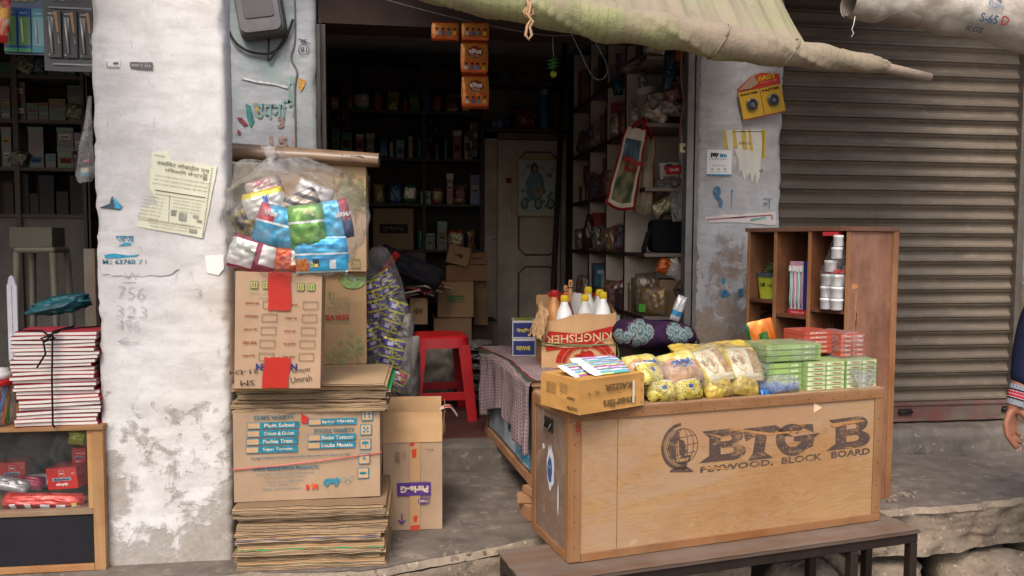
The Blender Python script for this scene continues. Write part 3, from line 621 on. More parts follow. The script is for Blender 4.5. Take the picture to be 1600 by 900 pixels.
cable('cable', [(352, 28), (358, 50), (372, 70), (395, 82), (425, 82), (445, 62), (458, 30)], .006, '#2c2a2b', 'thick black cable sagging under the meter box')
cable('cable', [(419, 52), (420, 72), (419, 94), (432, 78), (447, 52), (440, 40)], .005, '#353334', 'short black cable hooked in a loop below the meter box')
cable('cable', [(366, -10), (372, 10), (384, 36), (398, 52)], .007, '#242324', 'black supply cable running down the left edge of the meter box', YF - .05)
cable('cable', [(460, -10), (461, 60), (455, 90), (464, 112), (461, 140), (462, 236)], .004, '#6d7168', 'thin painted-over cable running down the grey pillar to the carton stack', YF - .005)
cable('cable', [(500, 30), (503, 110), (501, 200), (505, 245)], .004, '#2a2726', 'thin dark cable beside the left shutter channel', YF - .03)

# card of two adhesive tape packs hung askew
c0 = at(1190, 155, YF - .03); tp = thing('tape_card', 'yellow and red display card with two black tape rolls hung askew on the pillar', 'display card', c0, rot=(0, R(-13), 0)); kx = pxm(YF, 1190)
mb = MB(); w, h = 70 * kx, 46 * kx
mb.box(-w / 2, w / 2, 0, .004, -h / 2 - .01, h / 2 - .02, '#c99a35', 'gloss'); mb.box(-w / 2 + .002, -.002, -.001, 0, -h / 2 - .004, h / 2 - .026, '#d3aa3c', 'gloss'); mb.box(.002, w / 2 - .002, -.001, 0, -h / 2 - .004, h / 2 - .026, '#d3aa3c', 'gloss')
for s_ in (-1, 1):
    mb.text('FASTER', (s_ * w / 4, -.0018, h / 2 - .036), .012, '#4a2420', w * .42, bold=.05)
mb.box(-w / 2, w / 2, -.0012, 0, -h / 2 - .01, -h / 2 - .005, '#a8382c', 'gloss'); mb.box(-.002, .002, -.0014, 0, -h / 2, h / 2 - .02, '#a8382c', 'gloss')
mb.build('card', tp)
mb = MB(); lp = [(-w / 2, h / 2 - .018), (w / 2, h / 2 - .018), (w / 2 + .002, h / 2 + .03), (w * .12, h / 2 + .052), (-.03, h / 2 + .045), (-w / 2 - .002, h / 2 - .004)]
mb.poly([lp], (0, .001, 0), '#c23a2c', m='gloss'); mb.poly([lp], (0, .003, 0), '#b5a58f', m='paper'); mb.text('FAST', (w * .22, -.0006, h / 2 + .026), .026, '#d9b23c', w * .42, bold=.06); mb.text('STAINLESS STEEL', (w * .24, -.0006, h / 2 + .004), .006, '#e8dcc4', w * .4)
mb.poly([[(-w / 2, h / 2 - .012), (-.02, h / 2 + .048), (0, h / 2 + .005), (-w * .2, h / 2 - .012)]], (0, -.002, 0), '#a8917a', m='card'); mb.build('header', tp)
for s_ in (-1, 1):
    mb = MB(T=Matrix.Translation((s_ * w / 4, -.001, -.016)) @ Matrix.Rotation(R(90), 4, 'X')); mb.lathe([(.029, 0), (.029, .010), (.022, .014), (.012, .014), (.011, .006), (.001, .006)], col='#2f3034', m='gloss', seg=26)
    mb.lathe([(.030, .0), (.030, .011), (.0295, .012)], col='#6b6c70', m='gloss', seg=26); mb.build('tape_roll', tp)
# ================================================================== the carton stack at the left
CB = '#a88c6e'
def carton(name, label, org, rz, w, d, h, col=CB, art=None, group=None, flaps=False, cat='carton', tilt=0, parent=None):
    """corrugated box: bulging faces, taped top seam; origin front-left-bottom; art(mb, w, d, h) prints on it"""
    t = thing(name, label, cat, org, rz, group, rot=(0, tilt, rz)) if not parent else parent
    mb = MB(); sd = rnd.random() * 50
    def face(o, u, v, n, wu, wv):
        def f(a, b):
            bul = .004 * math.sin(a * math.pi) * math.sin(b * math.pi) * nz(sd, o[0] * 3, n[1] * 4 + o[2]) * 2 + .0022 * nz(a * 4 + sd, b * 4, n[0] * 3)
            bul *= (1 if 0 < a < 1 and 0 < b < 1 else 0)
            return tuple(o[i] + u[i] * wu * a + v[i] * wv * b + n[i] * bul for i in range(3))
        c2 = mixc(col, '#8f7250', .12 * rnd.random())
        mb.grid(f, 10, 10, c2, 'card')
    face((0, 0, 0), (1, 0, 0), (0, 0, 1), (0, -1, 0), w, h); face((w, 0, 0), (0, 1, 0), (0, 0, 1), (1, 0, 0), d, h)
    face((0, d, 0), (1, 0, 0), (0, 0, 1), (0, 1, 0), w, h); face((0, 0, 0), (0, 1, 0), (0, 0, 1), (-1, 0, 0), d, h)
    if not flaps:
        face((0, 0, h), (1, 0, 0), (0, 1, 0), (0, 0, 1), w, d)
        mb.box(.004, w - .004, d / 2 - .001, d / 2 + .001, h, h + .0012, '#6b5238')
    mb.quad((0, 0, .0), (w, 0, 0), (w, d, 0), (0, d, 0), col, 'card')
    if art: art(mb, w, d, h)
    mb.build('body', t); return t
def slabs(n, org, w, d, th, seed, cols, group, where, rz=0, bend=.006, jog=.02):
    """flattened cartons, each two liners round a fluted core folded once"""
    r = random.Random(seed); z = org.z; ords = ['lowest', 'second', 'third', 'fourth', 'fifth', 'sixth', 'seventh', 'eighth', 'ninth', 'tenth', 'eleventh', 'twelfth', 'thirteenth', 'fourteenth', 'fifteenth', 'sixteenth']
    for i in range(n):
        t_ = th * (.75 + .5 * r.random()); ww = w * (1 - .05 * r.random()); dd = d * (1 - .06 * r.random()); x0 = r.uniform(0, w - ww); y0 = r.uniform(-jog * .6, jog); s2 = r.random() * 40
        col = cols[i] if i < len(cols) and cols[i] else r.choice(['#a08668', '#a98e6e', '#8f775c', '#ad9678', '#836c54'])
        t_ = t_ * (1.5 if col in ('#2f9a5a', '#3a5fa8') else .95)
        nm = {'#2f9a5a': 'green-lined', '#3a5fa8': 'blue-lined'}.get(col, '')
        t = thing('flattened_carton', 'flattened %s carton, %s' % ((nm + ' brown' if nm else 'brown'), where % (ords[i] if i < n - 1 else 'topmost')), 'flattened carton', (org.x, org.y, z), rz, group)
        def zz(x, y): return bend * nz(x * 4 + s2, y * 5) * (0 if i == 0 else 1) + .0025 * nz(x * 13 + s2, y * 9)
        L = [('sheet', 0, t_ * .38, '#b08f6a' if not nm else col), ('sheet', t_ * .48, t_ * .38, col if not nm else '#b08f6a')]
        for li, (nm2, zb, tt, cc) in enumerate(L):
            mb = MB(); off = r.uniform(-.008, .01)
            # ragged corrugated front edge: light liners, dark flutes
            def top(u, v, k=1): x = x0 + ww * u + off; y = y0 + dd * v + (.006 * nz(u * 9 + s2, li) + .003 * nz(u * 40, s2) if v == 0 else 0) + off; return (x, y, zb + (tt if k else 0) + zz(x, y) - (.002 if v == 0 else 0))
            mb.grid(lambda u, v: top(u, v, 1), 36, 8, cc, 'card'); mb.grid(lambda u, v: top(u, v, 0), 36, 8, cc, 'card')
            def edge(u, v): p = top(u, 0, 0); q = top(u, 0, 1); ww_ = .0022 if .25 < v < .75 else 0; return (p[0], p[1] + ww_, p[2] + (q[2] - p[2]) * v)
            mb.grid(edge, 72, 4, lambda u, v: (cc if (nm and li == (1 if col != '#b08f6a' else 0)) else mixc('#b39a7c', '#3f3124', (.0 if (v < .25 or v > .75) else (.60 + .40 * math.sin(u * ww * 900))))), 'card')
            def side(s_): return lambda u, v: (lambda p, q: (p[0], p[1], p[2] + (q[2] - p[2]) * v))(top(s_, u, 0), top(s_, u, 1))
            mb.grid(side(0), 8, 1, '#8f7354', 'card'); mb.grid(side(1), 8, 1, '#8f7354', 'card')
            mb.build('sheet', t)
        z += t_
    return z
s0, srz, sw, _ = pbox((366, 893), (603, 884), ZP, 800)
s1 = on(366, 893, ZP)
cols = [None, '#2f9a5a', None, None, '#2f9a5a', None, '#3a5fa8', None, None, None, None, None, None]
ztop = slabs(13, s1, sw, .40, .0158, 4, cols, 'flattened cartons in the lower pile', '%s of the pile under the blue-printed carton', srz)
# carton printed with blue variety table
def art_chips(mb, w, d, h):
    y = -.0045; b = '#2f7f97'; X = lambda px: (px - 365) / 228 * w; Z = lambda py: (783 - py) / 138 * h; k = w / 228
    T = lambda s_, px, py, hh, c, ww=None, **q: mb.text(s_, (X(px), y - .0006, Z(py)), hh * k, c, ww * k if ww else None, **q)
    T('CHIPS VARIETY', 428, 653, 6.5, '#4b6d73', 62, bold=.03); T('STICKS VARIETY', 521, 676, 6.5, '#4b6d73', 64, bold=.03)
    for i, s_ in enumerate(('Plain Salted', 'Cream & Onion', 'Pudina Treat', 'Super Tomato')):
        z = 665.5 + i * 12.4; mb.box(X(387 - i), X(466 - i), y, y + .001, Z(z + 5), Z(z - 5), b, 'ink'); mb.box(X(388 - i), X(406 - i), y - .0006, y, Z(z + 4), Z(z - 4), '#bb9a74', 'card'); T(s_, 436 - i, z, 6, '#d4c6ac', 46, bold=.02)
    for i, s_ in enumerate(('Spicy Masala', 'Sticks Tomato', 'Sticks Masala')):
        z = (662.5, 687, 699)[i]; mb.box(X(481 - i), X(556 - i), y, y + .001, Z(z + 5), Z(z - 5), b, 'ink'); mb.box(X(482 - i), X(500 - i), y - .0006, y, Z(z + 4), Z(z - 4), '#bb9a74', 'card'); T(s_, 527 - i, z, 6, '#d4c6ac', 50, bold=.02)
    T('Storage Conditions: Store in Cool and Dry Place, Away From Direct sun Light', 469, 715, 4.2, '#3e6b78', 154, bold=.02, rot=.6)
    T('SHREE GIRRAJ FOOD PRODUCTS', 445, 733, 7, '#2f6f86', 102, bold=.03)
    for i, (s_, ww) in enumerate((('KHASRA NO. 310, NAGLA CHOBE, GWARPURI ROAD,', 90), ('HATHRAS-204101 (UTTAR PRADESH)', 62), ('Customer Care No. 18002126677', 60), ('Email : sgfpl@gmail.com', 44), ('Website : www.shreeharivanee.com', 62))): T(s_, 444 - i, 740.5 + i * 5.8, 3.3, '#6a8284', ww)
    for i, px in enumerate((573, 571, 570, 568, 566)):
        z = 654 + i * 22.7; mb.box(X(px - 9), X(px + 9), y, y + .001, Z(z + 8.5), Z(z - 8.5), b, 'ink'); mb.box(X(px - 7.8), X(px + 7.8), y - .0005, y, Z(z + 7.3), Z(z - 7.3), '#bb9a74', 'card')
        if i == 0:
            for q in (-3.5, 3.5): mb.box(X(px + q - 1), X(px + q + 1), y - .001, y - .0005, Z(z + 5), Z(z - 1), b, 'ink'); mb.poly([[(X(px + q - 3), Z(z - 1)), (X(px + q + 3), Z(z - 1)), (X(px + q), Z(z - 6))]], (0, y - .001, 0), b)
        elif i == 1:
            for a in range(4): mb.poly([[(X(px), Z(z)), (X(px + 6 * math.cos(R(45 + 90 * a) - .35)), Z(z + 6 * math.sin(R(45 + 90 * a) - .35))), (X(px + 6 * math.cos(R(45 + 90 * a) + .35)), Z(z + 6 * math.sin(R(45 + 90 * a) + .35)))]], (0, y - .001, 0), b)
        elif i == 2:
            mb.poly([[(X(px + 6 * math.cos(a * math.pi / 10)), Z(z - 5 * math.sin(a * math.pi / 10))) for a in range(11)]], (0, y - .001, 0), b); mb.box(X(px - .6), X(px + .6), y - .001, y - .0005, Z(z + 5), Z(z), b, 'ink')
        elif i == 3: mb.text('6', (X(px), y - .001, Z(z - 1)), 7 * k, b, 5 * k, bold=.04)
        else: mb.poly([[(X(px + 6 * math.cos(a * math.pi / 8)), Z(z + 2.4 * math.sin(a * math.pi / 8))) for a in range(16)]], (0, y - .001, 0), b)
    lion = [(503, 757), (506, 752), (514, 751), (522, 752), (526, 749), (529, 754), (526, 760), (524, 764), (521, 764), (520, 759), (512, 759), (510, 764), (507, 764), (507, 759), (504, 762)]
    mb.poly([[(X(a), Z(b_)) for a, b_ in lion]], (0, y, 0), '#3f8598')
    for cx, cy in ((534, 754), (541, 757), (547, 752)):
        mb.poly([[(X(cx + 5 * math.cos(a)), Z(cy + 3.6 * math.sin(a))) for a in [q * .4 for q in range(16)]], [(X(cx + 4.4 * math.cos(a)), Z(cy + 3 * math.sin(a))) for a in [q * .4 for q in range(16)]]], (0, y, 0), '#6a9296')
    for p, c in (([(476, 759), (481, 760), (480, 767), (476, 768)], '#c23b2e'), ([(484, 759), (490, 758), (489, 766), (485, 767)], '#d85a2c'), ([(491, 759), (495, 760), (494, 767), (491, 766)], '#c8432f')): mb.poly([[(X(a), Z(b_)) for a, b_ in p]], (0, y - .001, 0), c, m='gloss')
    mb.poly([[(X(470), Z(648)), (X(482), Z(656)), (X(479), Z(664)), (X(470), Z(663))]], (0, y - .001, 0), '#b8322c', m='gloss')
c0, crz, cw, ch = pbox((366, 785), (594, 775), ztop, 645)
art_w = carton('carton', 'brown carton printed with a blue table of chips flavours, strapped with pink tape', Vector((c0.x, c0.y, ztop)), crz, cw, .33, ch, '#a88e74', art_chips)
mb = MB(); mb.tube([(-.002, -.006, ch * .37), (cw * .3, -.007, ch * .40), (cw * .6, -.007, ch * .44), (cw + .003, -.006, ch * .50), (cw + .004, .33, ch * .5)], .0022, '#c9605a', 'gloss', 6); mb.build('strapping', art_w)
zc = ztop + ch
s2 = on(363, 643, zc); s2r = on(606, 640, zc)
zt2 = slabs(7, Vector((s2.x, s2.y, zc)), (s2r - s2).length, .42, .0125, 9, [None, None, None, None, None, '#2f9a5a', None], 'flattened cartons in the upper pile', '%s of the pile on the blue-printed carton', srz, bend=.004)
# tall narrow carton, standing upside down
GR, RD, BL = '#4f8a3c', '#8e3a30', '#3d3f78'
def art_nat(mb, w, d, h):
    y = -.004; k = w / 138; X = lambda px: (px - 370) / 138 * w; Z = lambda py: (606 - py) / 181 * h
    T = lambda s_, px, py, hh, c, ww=None, **q: mb.text(s_, (X(px), y - .0008, Z(py)), hh * k, c, ww * k if ww else None, U=(-1, 0, 0), V=(0, 0, -1), **q)
    for px, py in ((400, 445), (419, 445), (474, 447), (491, 447)):
        mb.box(X(px - 6), X(px + 6), y, y + .001, Z(py + 6), Z(py - 6), GR, 'ink'); mb.box(X(px - 4.8), X(px + 4.8), y - .0006, y, Z(py + 4.8), Z(py - 4.8), '#bd9c75', 'card')
        mb.box(X(px - 3), X(px - 1), y - .001, y - .0006, Z(py + 3.5), Z(py - 3.5), GR, 'ink'); mb.box(X(px + 1), X(px + 3), y - .001, y - .0006, Z(py + 3.5), Z(py - 3.5), GR, 'ink')
    T('रंग सुरक्षित', 412, 457, 3, '#86a075', 44); T('Jayant', 414, 464, 4, '#86a075', 16)
    wl = ['लोंग इलायची', 'गोलमटर', 'गुड़ पापड़ी', 'चटपटा मसाला', 'भुजिया']; wr_ = ['नमक पारे', 'मीठा बिस्कुट', 'शाही नमकीन', 'रतलामी सेव', 'दाल मोठ']
    for i in range(5):
        z = 475 + i * 20.3; T(wl[i], 397 - i, z - 2, 4.5, RD, 22, bold=.02); T(wr_[i], 460 - i, z, 4.5, RD, 20, bold=.02)
        for px in (426 - i * 1.4, 490 - i * 1.4):
            X0, X1, Z0, Z1 = X(px - 12), X(px + 12), Z(z + 6), Z(z - 6); e = .0008
            for q in ((X0, X1, Z0, Z0 + e), (X0, X1, Z1 - e, Z1), (X0, X0 + e, Z0, Z1), (X1 - e, X1, Z0, Z1)): mb.box(q[0], q[1], y - .0006, y + .001, q[2], q[3], '#5f4a38', 'ink')
    T('NAMKEEN', 437, 572, 11, BL, 66, bold=.04); T('Best', 448, 588, 11, BL, 12, bold=.04)
    for s_, px, py, hh, ww, r_ in (('SM', 391, 597, 9, 22, -178), ('21-D4', 385, 580, 7, 46, -176), ('Umrah', 477, 591, 10, 34, 8), ('गोस्वा', 477, 578, 10, 30, 8)): mb.text(s_, (X(px), y - .001, Z(py)), hh * k, '#3d3436', ww * k, rot=r_)
    rt = mixc('#a8241c', '#c43a2c', .3)
    for (xa_, xb_, za, zb) in ((422, 458, 484, 424), (414, 456, 605, 557)):
        mb.grid(lambda u, v: (X(xa_ + (xb_ - xa_) * u + 2 * nz(v * 2, za) - (za > 500) * v * -3), y - .0016 - .0012 * abs(nz(u * 4, v * 6, za)), Z(za + (zb - za) * v + (2.5 * nz(u * 8, za) if v in (0, 1) else 0))), 14, 14, rt, 'gloss')
n0, nrz, nw, nh = pbox((366, 607), (500, 604), zt2, 424)
carton('carton', 'tall brown carton standing upside down, crossed by two strips of red tape', Vector((n0.x, n0.y, zt2)), nrz + R(2), nw, .24, nh, '#b3957a', art_nat, tilt=R(1.5))
zn = zt2 + nh
# the green printed carton behind, upside down
def art_serv(mb, w, d, h):
    y = -.004; X = lambda px: (px - 400) / 173 * w; Z = lambda py: (572 - py) / 148 * h; k = w / 173
    T = lambda s_, px, py, hh, c, ww=None, **q: mb.text(s_, (X(px), y - .0006, Z(py)), hh * k, c, ww * k if ww else None, U=(-1, 0, 0), V=(0, 0, -1), **q)
    T('SERVESHWARI', 500, 497, 9, '#a8443a', 92, bold=.03); T('Manufactured by', 523, 505, 5, '#7f8a66', 50); T('12', 517, 460, 8, '#6f8259', 9)
    for i, s_ in enumerate(('Quantity Net', 'M.R.P. Rs.', 'Packed On', 'Batch No. 5')): T(s_, 530, 466 + i * 6.5, 4, '#8a9070', 34)
    T('Dehydrated Powder Masala Gram Barbari', 553, 474, 3, '#8a9070', 30); T('Maurya', 548, 437, 5, '#6f8a50', 40)
    g_ = '#8aa468'; mb.poly([[(X(552 + 20 * math.cos(a)), Z(437 + 15 * math.sin(a))) for a in [q * .3 for q in range(21)] if math.sin(a) > -.5]], (0, y, 0), g_)
    paisley(mb, X, Z, y - .0006, 552, 548, 1.0, '#93a070'); paisley(mb, X, Z, y - .0006, 524, 562, .7, '#93a070')
def ring(cx, cy, r, t, n=18): return [[(cx + r * math.cos(a), cy + r * math.sin(a)) for a in [2 * math.pi * q / n for q in range(n)]], [(cx + (r - t) * math.cos(a), cy + (r - t) * math.sin(a)) for a in [2 * math.pi * q / n for q in range(n)]]]
def paisley(mb, X, Z, y, cx, cy, s_, col):
    k = abs(X(1) - X(0)); r = random.Random(int(cx))
    for i in range(16):
        a = i * 2.4; q = 4 + i * 1.35; px, py = min(cx + q * math.cos(a) * s_ * 1.2, 565), cy + q * math.sin(a) * s_; rr = (3.2 + 1.6 * r.random()) * s_
        mb.poly(ring(X(px), Z(py), rr * k, rr * k * .36), (0, y, 0), col); mb.poly([[(X(px) + rr * k * .35 * math.cos(b), Z(py) + rr * k * .35 * math.sin(b)) for b in (0, 1.2, 2.4, 3.6, 4.8)]], (0, y, 0), col)
v0, vrz, vw, vh = pbox((400, 572), (573, 568), zt2, 424)
carton('carton', 'brown carton with green floral print standing behind the red-taped one', Vector((v0.x, v0.y, zt2)), vrz, vw, .30, vh, '#ab8d68', art_serv)
zv = zt2 + vh
def art_pai(mb, w, d, h):
    y = -.005; X = lambda px: (px - 362) / 208 * w; Z = lambda py: (424 - py) / 172 * h
    for cx, cy, s_ in ((383, 274, .9), (372, 296, .8), (390, 284, .6), (552, 292, 1.0), (536, 285, .8), (560, 308, .9), (548, 318, .6)): paisley(mb, X, Z, y, cx, cy, s_, '#93976b')
    mb.poly([[(X(545), Z(402)), (X(560), Z(402)), (X(560), Z(418)), (X(545), Z(418))], [(X(547), Z(404)), (X(558), Z(404)), (X(558), Z(416)), (X(547), Z(416))]], (0, y, 0), '#8b9560')
    mb.text('WWF', (X(552), y, Z(410)), .01, '#8b9560', .02)
b0, brz, bw, bh = pbox((363, 426), (562, 423), zv, 256)
b0 = Vector((on(366, 428, zv).x, v0.y - .02, zv)); bw = at(572, 350, b0.y).x - at(364, 350, b0.y).x; bh = at(366, 256, b0.y).z - zv
carton('carton', 'large brown carton with olive paisley corner print on top of the stack', Vector((at(364, 350, b0.y).x, b0.y, zv)), R(1), bw, .34, bh, '#b09474', art_pai)
# rolled corrugated sheet on top
r0 = Vector((at(362, 246, b0.y).x, b0.y + .03, zv + bh + .002)); r1 = at(592, 266, b0.y - .02)
rl = Vector((r1.x - r0.x, 0, 0)); t = thing('rolled_cardboard', 'roll of brown packing cardboard lying across the top carton', 'cardboard roll', r0, R(-2), rot=(0, R(2.3), R(-3)))
mb = MB()
def rc(u, v):
    a = 2 * math.pi * v * 1.0; r = .040 * (1 + .06 * nz(u * 5, math.cos(a), math.sin(a))) * (1 - .25 * u) * (.8 if math.sin(a) < -.7 else 1); return (rl.x * u, r * 1.4 * math.cos(a), .040 + r * math.sin(a) - .0)
mb.grid(rc, 50, 24, lambda u, v: mixc('#8a7058', '#6f5842', .5 + nz(u * 7, v * 8)), 'gloss', cv=True)
mb.grid(lambda u, v: (rl.x * (.002 + u * .05), rc(1, v)[1] * .86, .040 + (rc(1, v)[2] - .04) * .86), 2, 24, '#6f573f', 'card', cv=True)
mb.grid(lambda u, v: (rl.x * (.999 - u * .05), rc(1, v)[1] * .86, .040 + (rc(1, v)[2] - .04) * .86), 2, 24, '#6f573f', 'card', cv=True)
for s_, x in (('NEW', .47), ('GOOD', .62), ('H', .57), ('M', .77), ('Z', .83), ('P', .88)): mb.text(s_, (rl.x * x, -.052 + .012 * x, .040), .022, '#4d4250', .03, bold=.05, rot=-8)
mb.build('tube', t)
tot = t
# ---------------------------------------------------------------- clear bag of snack packets on the tall carton
YB = n0.y + .12
def packet(label, cx, cy, w, h, rot, colfn, Y, t=.035, group=None, text=(), yaw=0, tilt=0, seed=0, name='snack_packet', cat='packet', loc=None, m='foil'):
    p = loc if loc is not None else at(cx, cy, Y); k = pxm(Y, cx) if loc is None else 1
    o = thing(name, label, cat, p, rot=(R(tilt), R(-rot), R(yaw)), group=group); mb = MB(); pillow(mb, w * k, h * k, t, colfn, m, seed=seed)
    def bulge(q):
        u, v = q.x / (w * k), q.z / (h * k); e = max(0, (1 - (2 * abs(v)) ** 3)) * max(0, 1 - (2 * abs(u)) ** 4); e = 0 if abs(v) > .45 else e
        return Vector((q.x, -(t / 2) * e ** .6 * 1.22 - .0022, q.z))
    for s_, x, z, hh, ww, c in text: mb.text(s_, (x * w * k, 0, z * h * k), hh * k, c, ww * k, bold=.03, fn=bulge)
    mb.build('wrapper', o); return o
def band(stops):
    def f(u, v):
        c = stops[-1][1]
        for s_, cc in stops:
            if v < s_: c = cc; break
        return c
    return f
sky_, skyd, grn, mag, wht = '#4aa6cc', '#2a7ea8', '#76a852', '#92304a', '#dfe0e0'
def c_blue(u, v):
    if abs(v - .56) < .03: return wht
    if v > .6 and u < .4 and v + u < 1.15: return '#b33246'
    return mixc(sky_, skyd, .4 + nz(u * 4, v * 4))
def c_green(u, v): return wht if abs(v - .62) < .04 else (mixc('#86b85c', '#4f8c44', .4 + nz(u * 5, v * 5)) if v > .18 else '#3f8c4a')
def c_mag(u, v):
    if abs(u - .60) < .07 or v < .12 or v > .9: return mag
    if u < .52: return '#dcdcd8' if v > .4 else '#c9c0be'
    return '#d3cfca' if v > .3 else mag
def c_lblue(u, v):
    if v < .04 or v > .96: return '#bfe3f0'
    if abs(v - .52) < .035: return wht
    if .34 < u < .46 and .2 < v < .42: return '#1d3550'
    if .66 < u < .76 and .1 < v < .34: return '#e8ecee'
    if u < .28 and .05 < v < .4: return mixc('#e0a050', '#c85a3c', .5 + nz(u * 18, v * 12))
    return mixc('#4fb7e4', '#2b93c8', .3 + nz(u * 3, v * 6) + (.4 if abs(math.sin(v * 30)) > .95 else 0))
def c_red(u, v): return '#e8e2da' if (u > .66 and v > .3) else mixc('#b8281f', '#d8661f', .5 + nz(u * 5, v * 6))
def c_yel(u, v): return '#d8c93c' if (v > .82 or v < .1) else ('#3c66a8' if (.5 < u < .6) else '#cfcdc6')
def c_dark(u, v): return mixc('#3a2f3c', '#8a7d3a', .35 + 1.2 * nz(u * 5, v * 7))
def c_pink(u, v): return mixc('#b06a78', '#cfc4b8', .5 + 1.3 * nz(u * 4, v * 4))
packet('magenta and white snack packet at the lower left inside the clear bag', 396, 399, 76, 52, -16, c_mag, YB - .10, .045, text=(('lehar', -.05, .12, 7, 16, '#6f7f3c'), ('मसाला', -.3, -.1, 5, 18, '#8d8d88')), seed=1)
packet('red and orange snack packet at the bottom middle inside the clear bag', 450, 406, 40, 36, -4, c_red, YB - .11, .035, text=(('टिक', .3, .1, 5, 8, '#6d5a48'),), seed=2)
packet('pale blue snack packet with a cook figure at the lower right of the clear bag', 502, 398, 84, 56, 2, c_lblue, YB - .12, .035, text=(('Diet', -.12, -.27, 8, 12, '#e8d060'), ('मसाला नमकीन', .1, .25, 3.5, 44, '#2b6f98')), seed=3)
packet('sky blue snack packet with a red corner in the middle of the clear bag', 436, 356, 74, 66, -14, c_blue, YB - .10, .05, text=(('गोपाल', -.2, .3, 10, 20, '#e8e4dc'),), seed=4)
packet('green snack packet beside the sky blue one inside the clear bag', 480, 356, 58, 72, 6, c_green, YB - .115, .05, text=(('आलू', .1, .3, 9, 20, '#d8d0a8'),), seed=5)
packet('sky blue snack packet with a red name panel at the right of the clear bag', 524, 344, 50, 62, 12, lambda u, v: ('#a82a48' if (u > .72 and v > .45) else '#27406f' if u > .7 else mixc('#58bfe6', '#2f98c8', .4 + nz(u * 5, v * 5))), YB - .10, .045, text=(('BIRMA', .30, .1, 7, 26, '#e8e4dc'),), seed=6)
packet('silver packet with yellow edges at the upper left of the clear bag', 414, 320, 66, 46, 14, c_yel, YB - .06, .04, seed=7)
packet('crumpled dark and olive packet at the left edge of the clear bag', 386, 350, 44, 60, 20, c_dark, YB - .05, .04, seed=8)
packet('dull pink packet showing faintly at the top of the clear bag', 414, 296, 56, 34, 18, c_pink, YB - .03, .04, seed=9)
packet('green foil packet glimpsed between the magenta and the blue packets', 440, 384, 46, 22, -20, lambda u, v: mixc('#4a8a44', '#2f6a3a', v), YB - .085, .03, seed=10)
packet('dark striped packet behind the sky blue one inside the clear bag', 464, 318, 70, 30, 26, lambda u, v: '#26262e' if math.sin(u * 20 + v * 9) > .2 else '#b8a898', YB - .06, .035, seed=11)
packet('white foil packet lying near the top right inside the clear bag', 490, 304, 60, 36, -22, lambda u, v: mixc('#cfcac4', '#a89e9c', .5 + nz(u * 5, v * 4)), YB - .04, .035, seed=13)
bagc = at(462, 345, YB - .06)
def bagf(u, v):
    a = 2 * math.pi * u; b = math.pi * (v - .5); cb = math.cos(b); k = pxm(YB - .06)
    r = 1 + .22 * nz(math.cos(a) * 1.6 + 4, math.sin(a) * 1.6, b * 1.4) + .08 * nz(math.cos(a) * 5, math.sin(a) * 5, b * 5) + .07 * math.sin(a * 8 + b * 3) * max(0, math.sin(b))
    x = 97 * k * cb ** .8 * math.cos(a) * r * (1 + .06 * math.sin(b)); z = (84 * math.sin(b) * r - (6 * (math.sin(b) < -.5))) * k; y = .125 * cb ** .8 * math.sin(a) * r
    z = max(z, -82 * k) ; return (x - (12 * k if z > 40 * k else 0) * (z / (84 * k)), y, z)
mb = MB(); mb.grid(bagf, 64, 44, '#ffffff', 'film', cu=True)
def tail(cx, cz, wx, hz, dirx, seed):     # the twisted neck and a trailing corner
    def f(u, v):
        k = pxm(YB - .06); a = 2 * math.pi * u; w = (wx * .32 + wx * .68 * abs(v - .35) * 1.3) * (1 + .25 * nz(math.cos(a) * 2, v * 4, seed)); return ((cx + w * math.cos(a) * .6 + dirx * v) * k, .02 * math.sin(a) * (1 + .4 * nz(a, v * 3)), (cz + hz * v) * k)
    return f
mb.grid(tail(-32, 74, 22, 36, -6, 3), 26, 14, '#ffffff', 'filmy', cu=True); mb.grid(tail(62, -74, 26, -18, 32, 5), 22, 12, '#ffffff', 'film', cu=True)
mb.build('plastic_bag', None, 'big knotted clear plastic bag full of snack packets on the tall carton', 'plastic bag', loc=bagc)

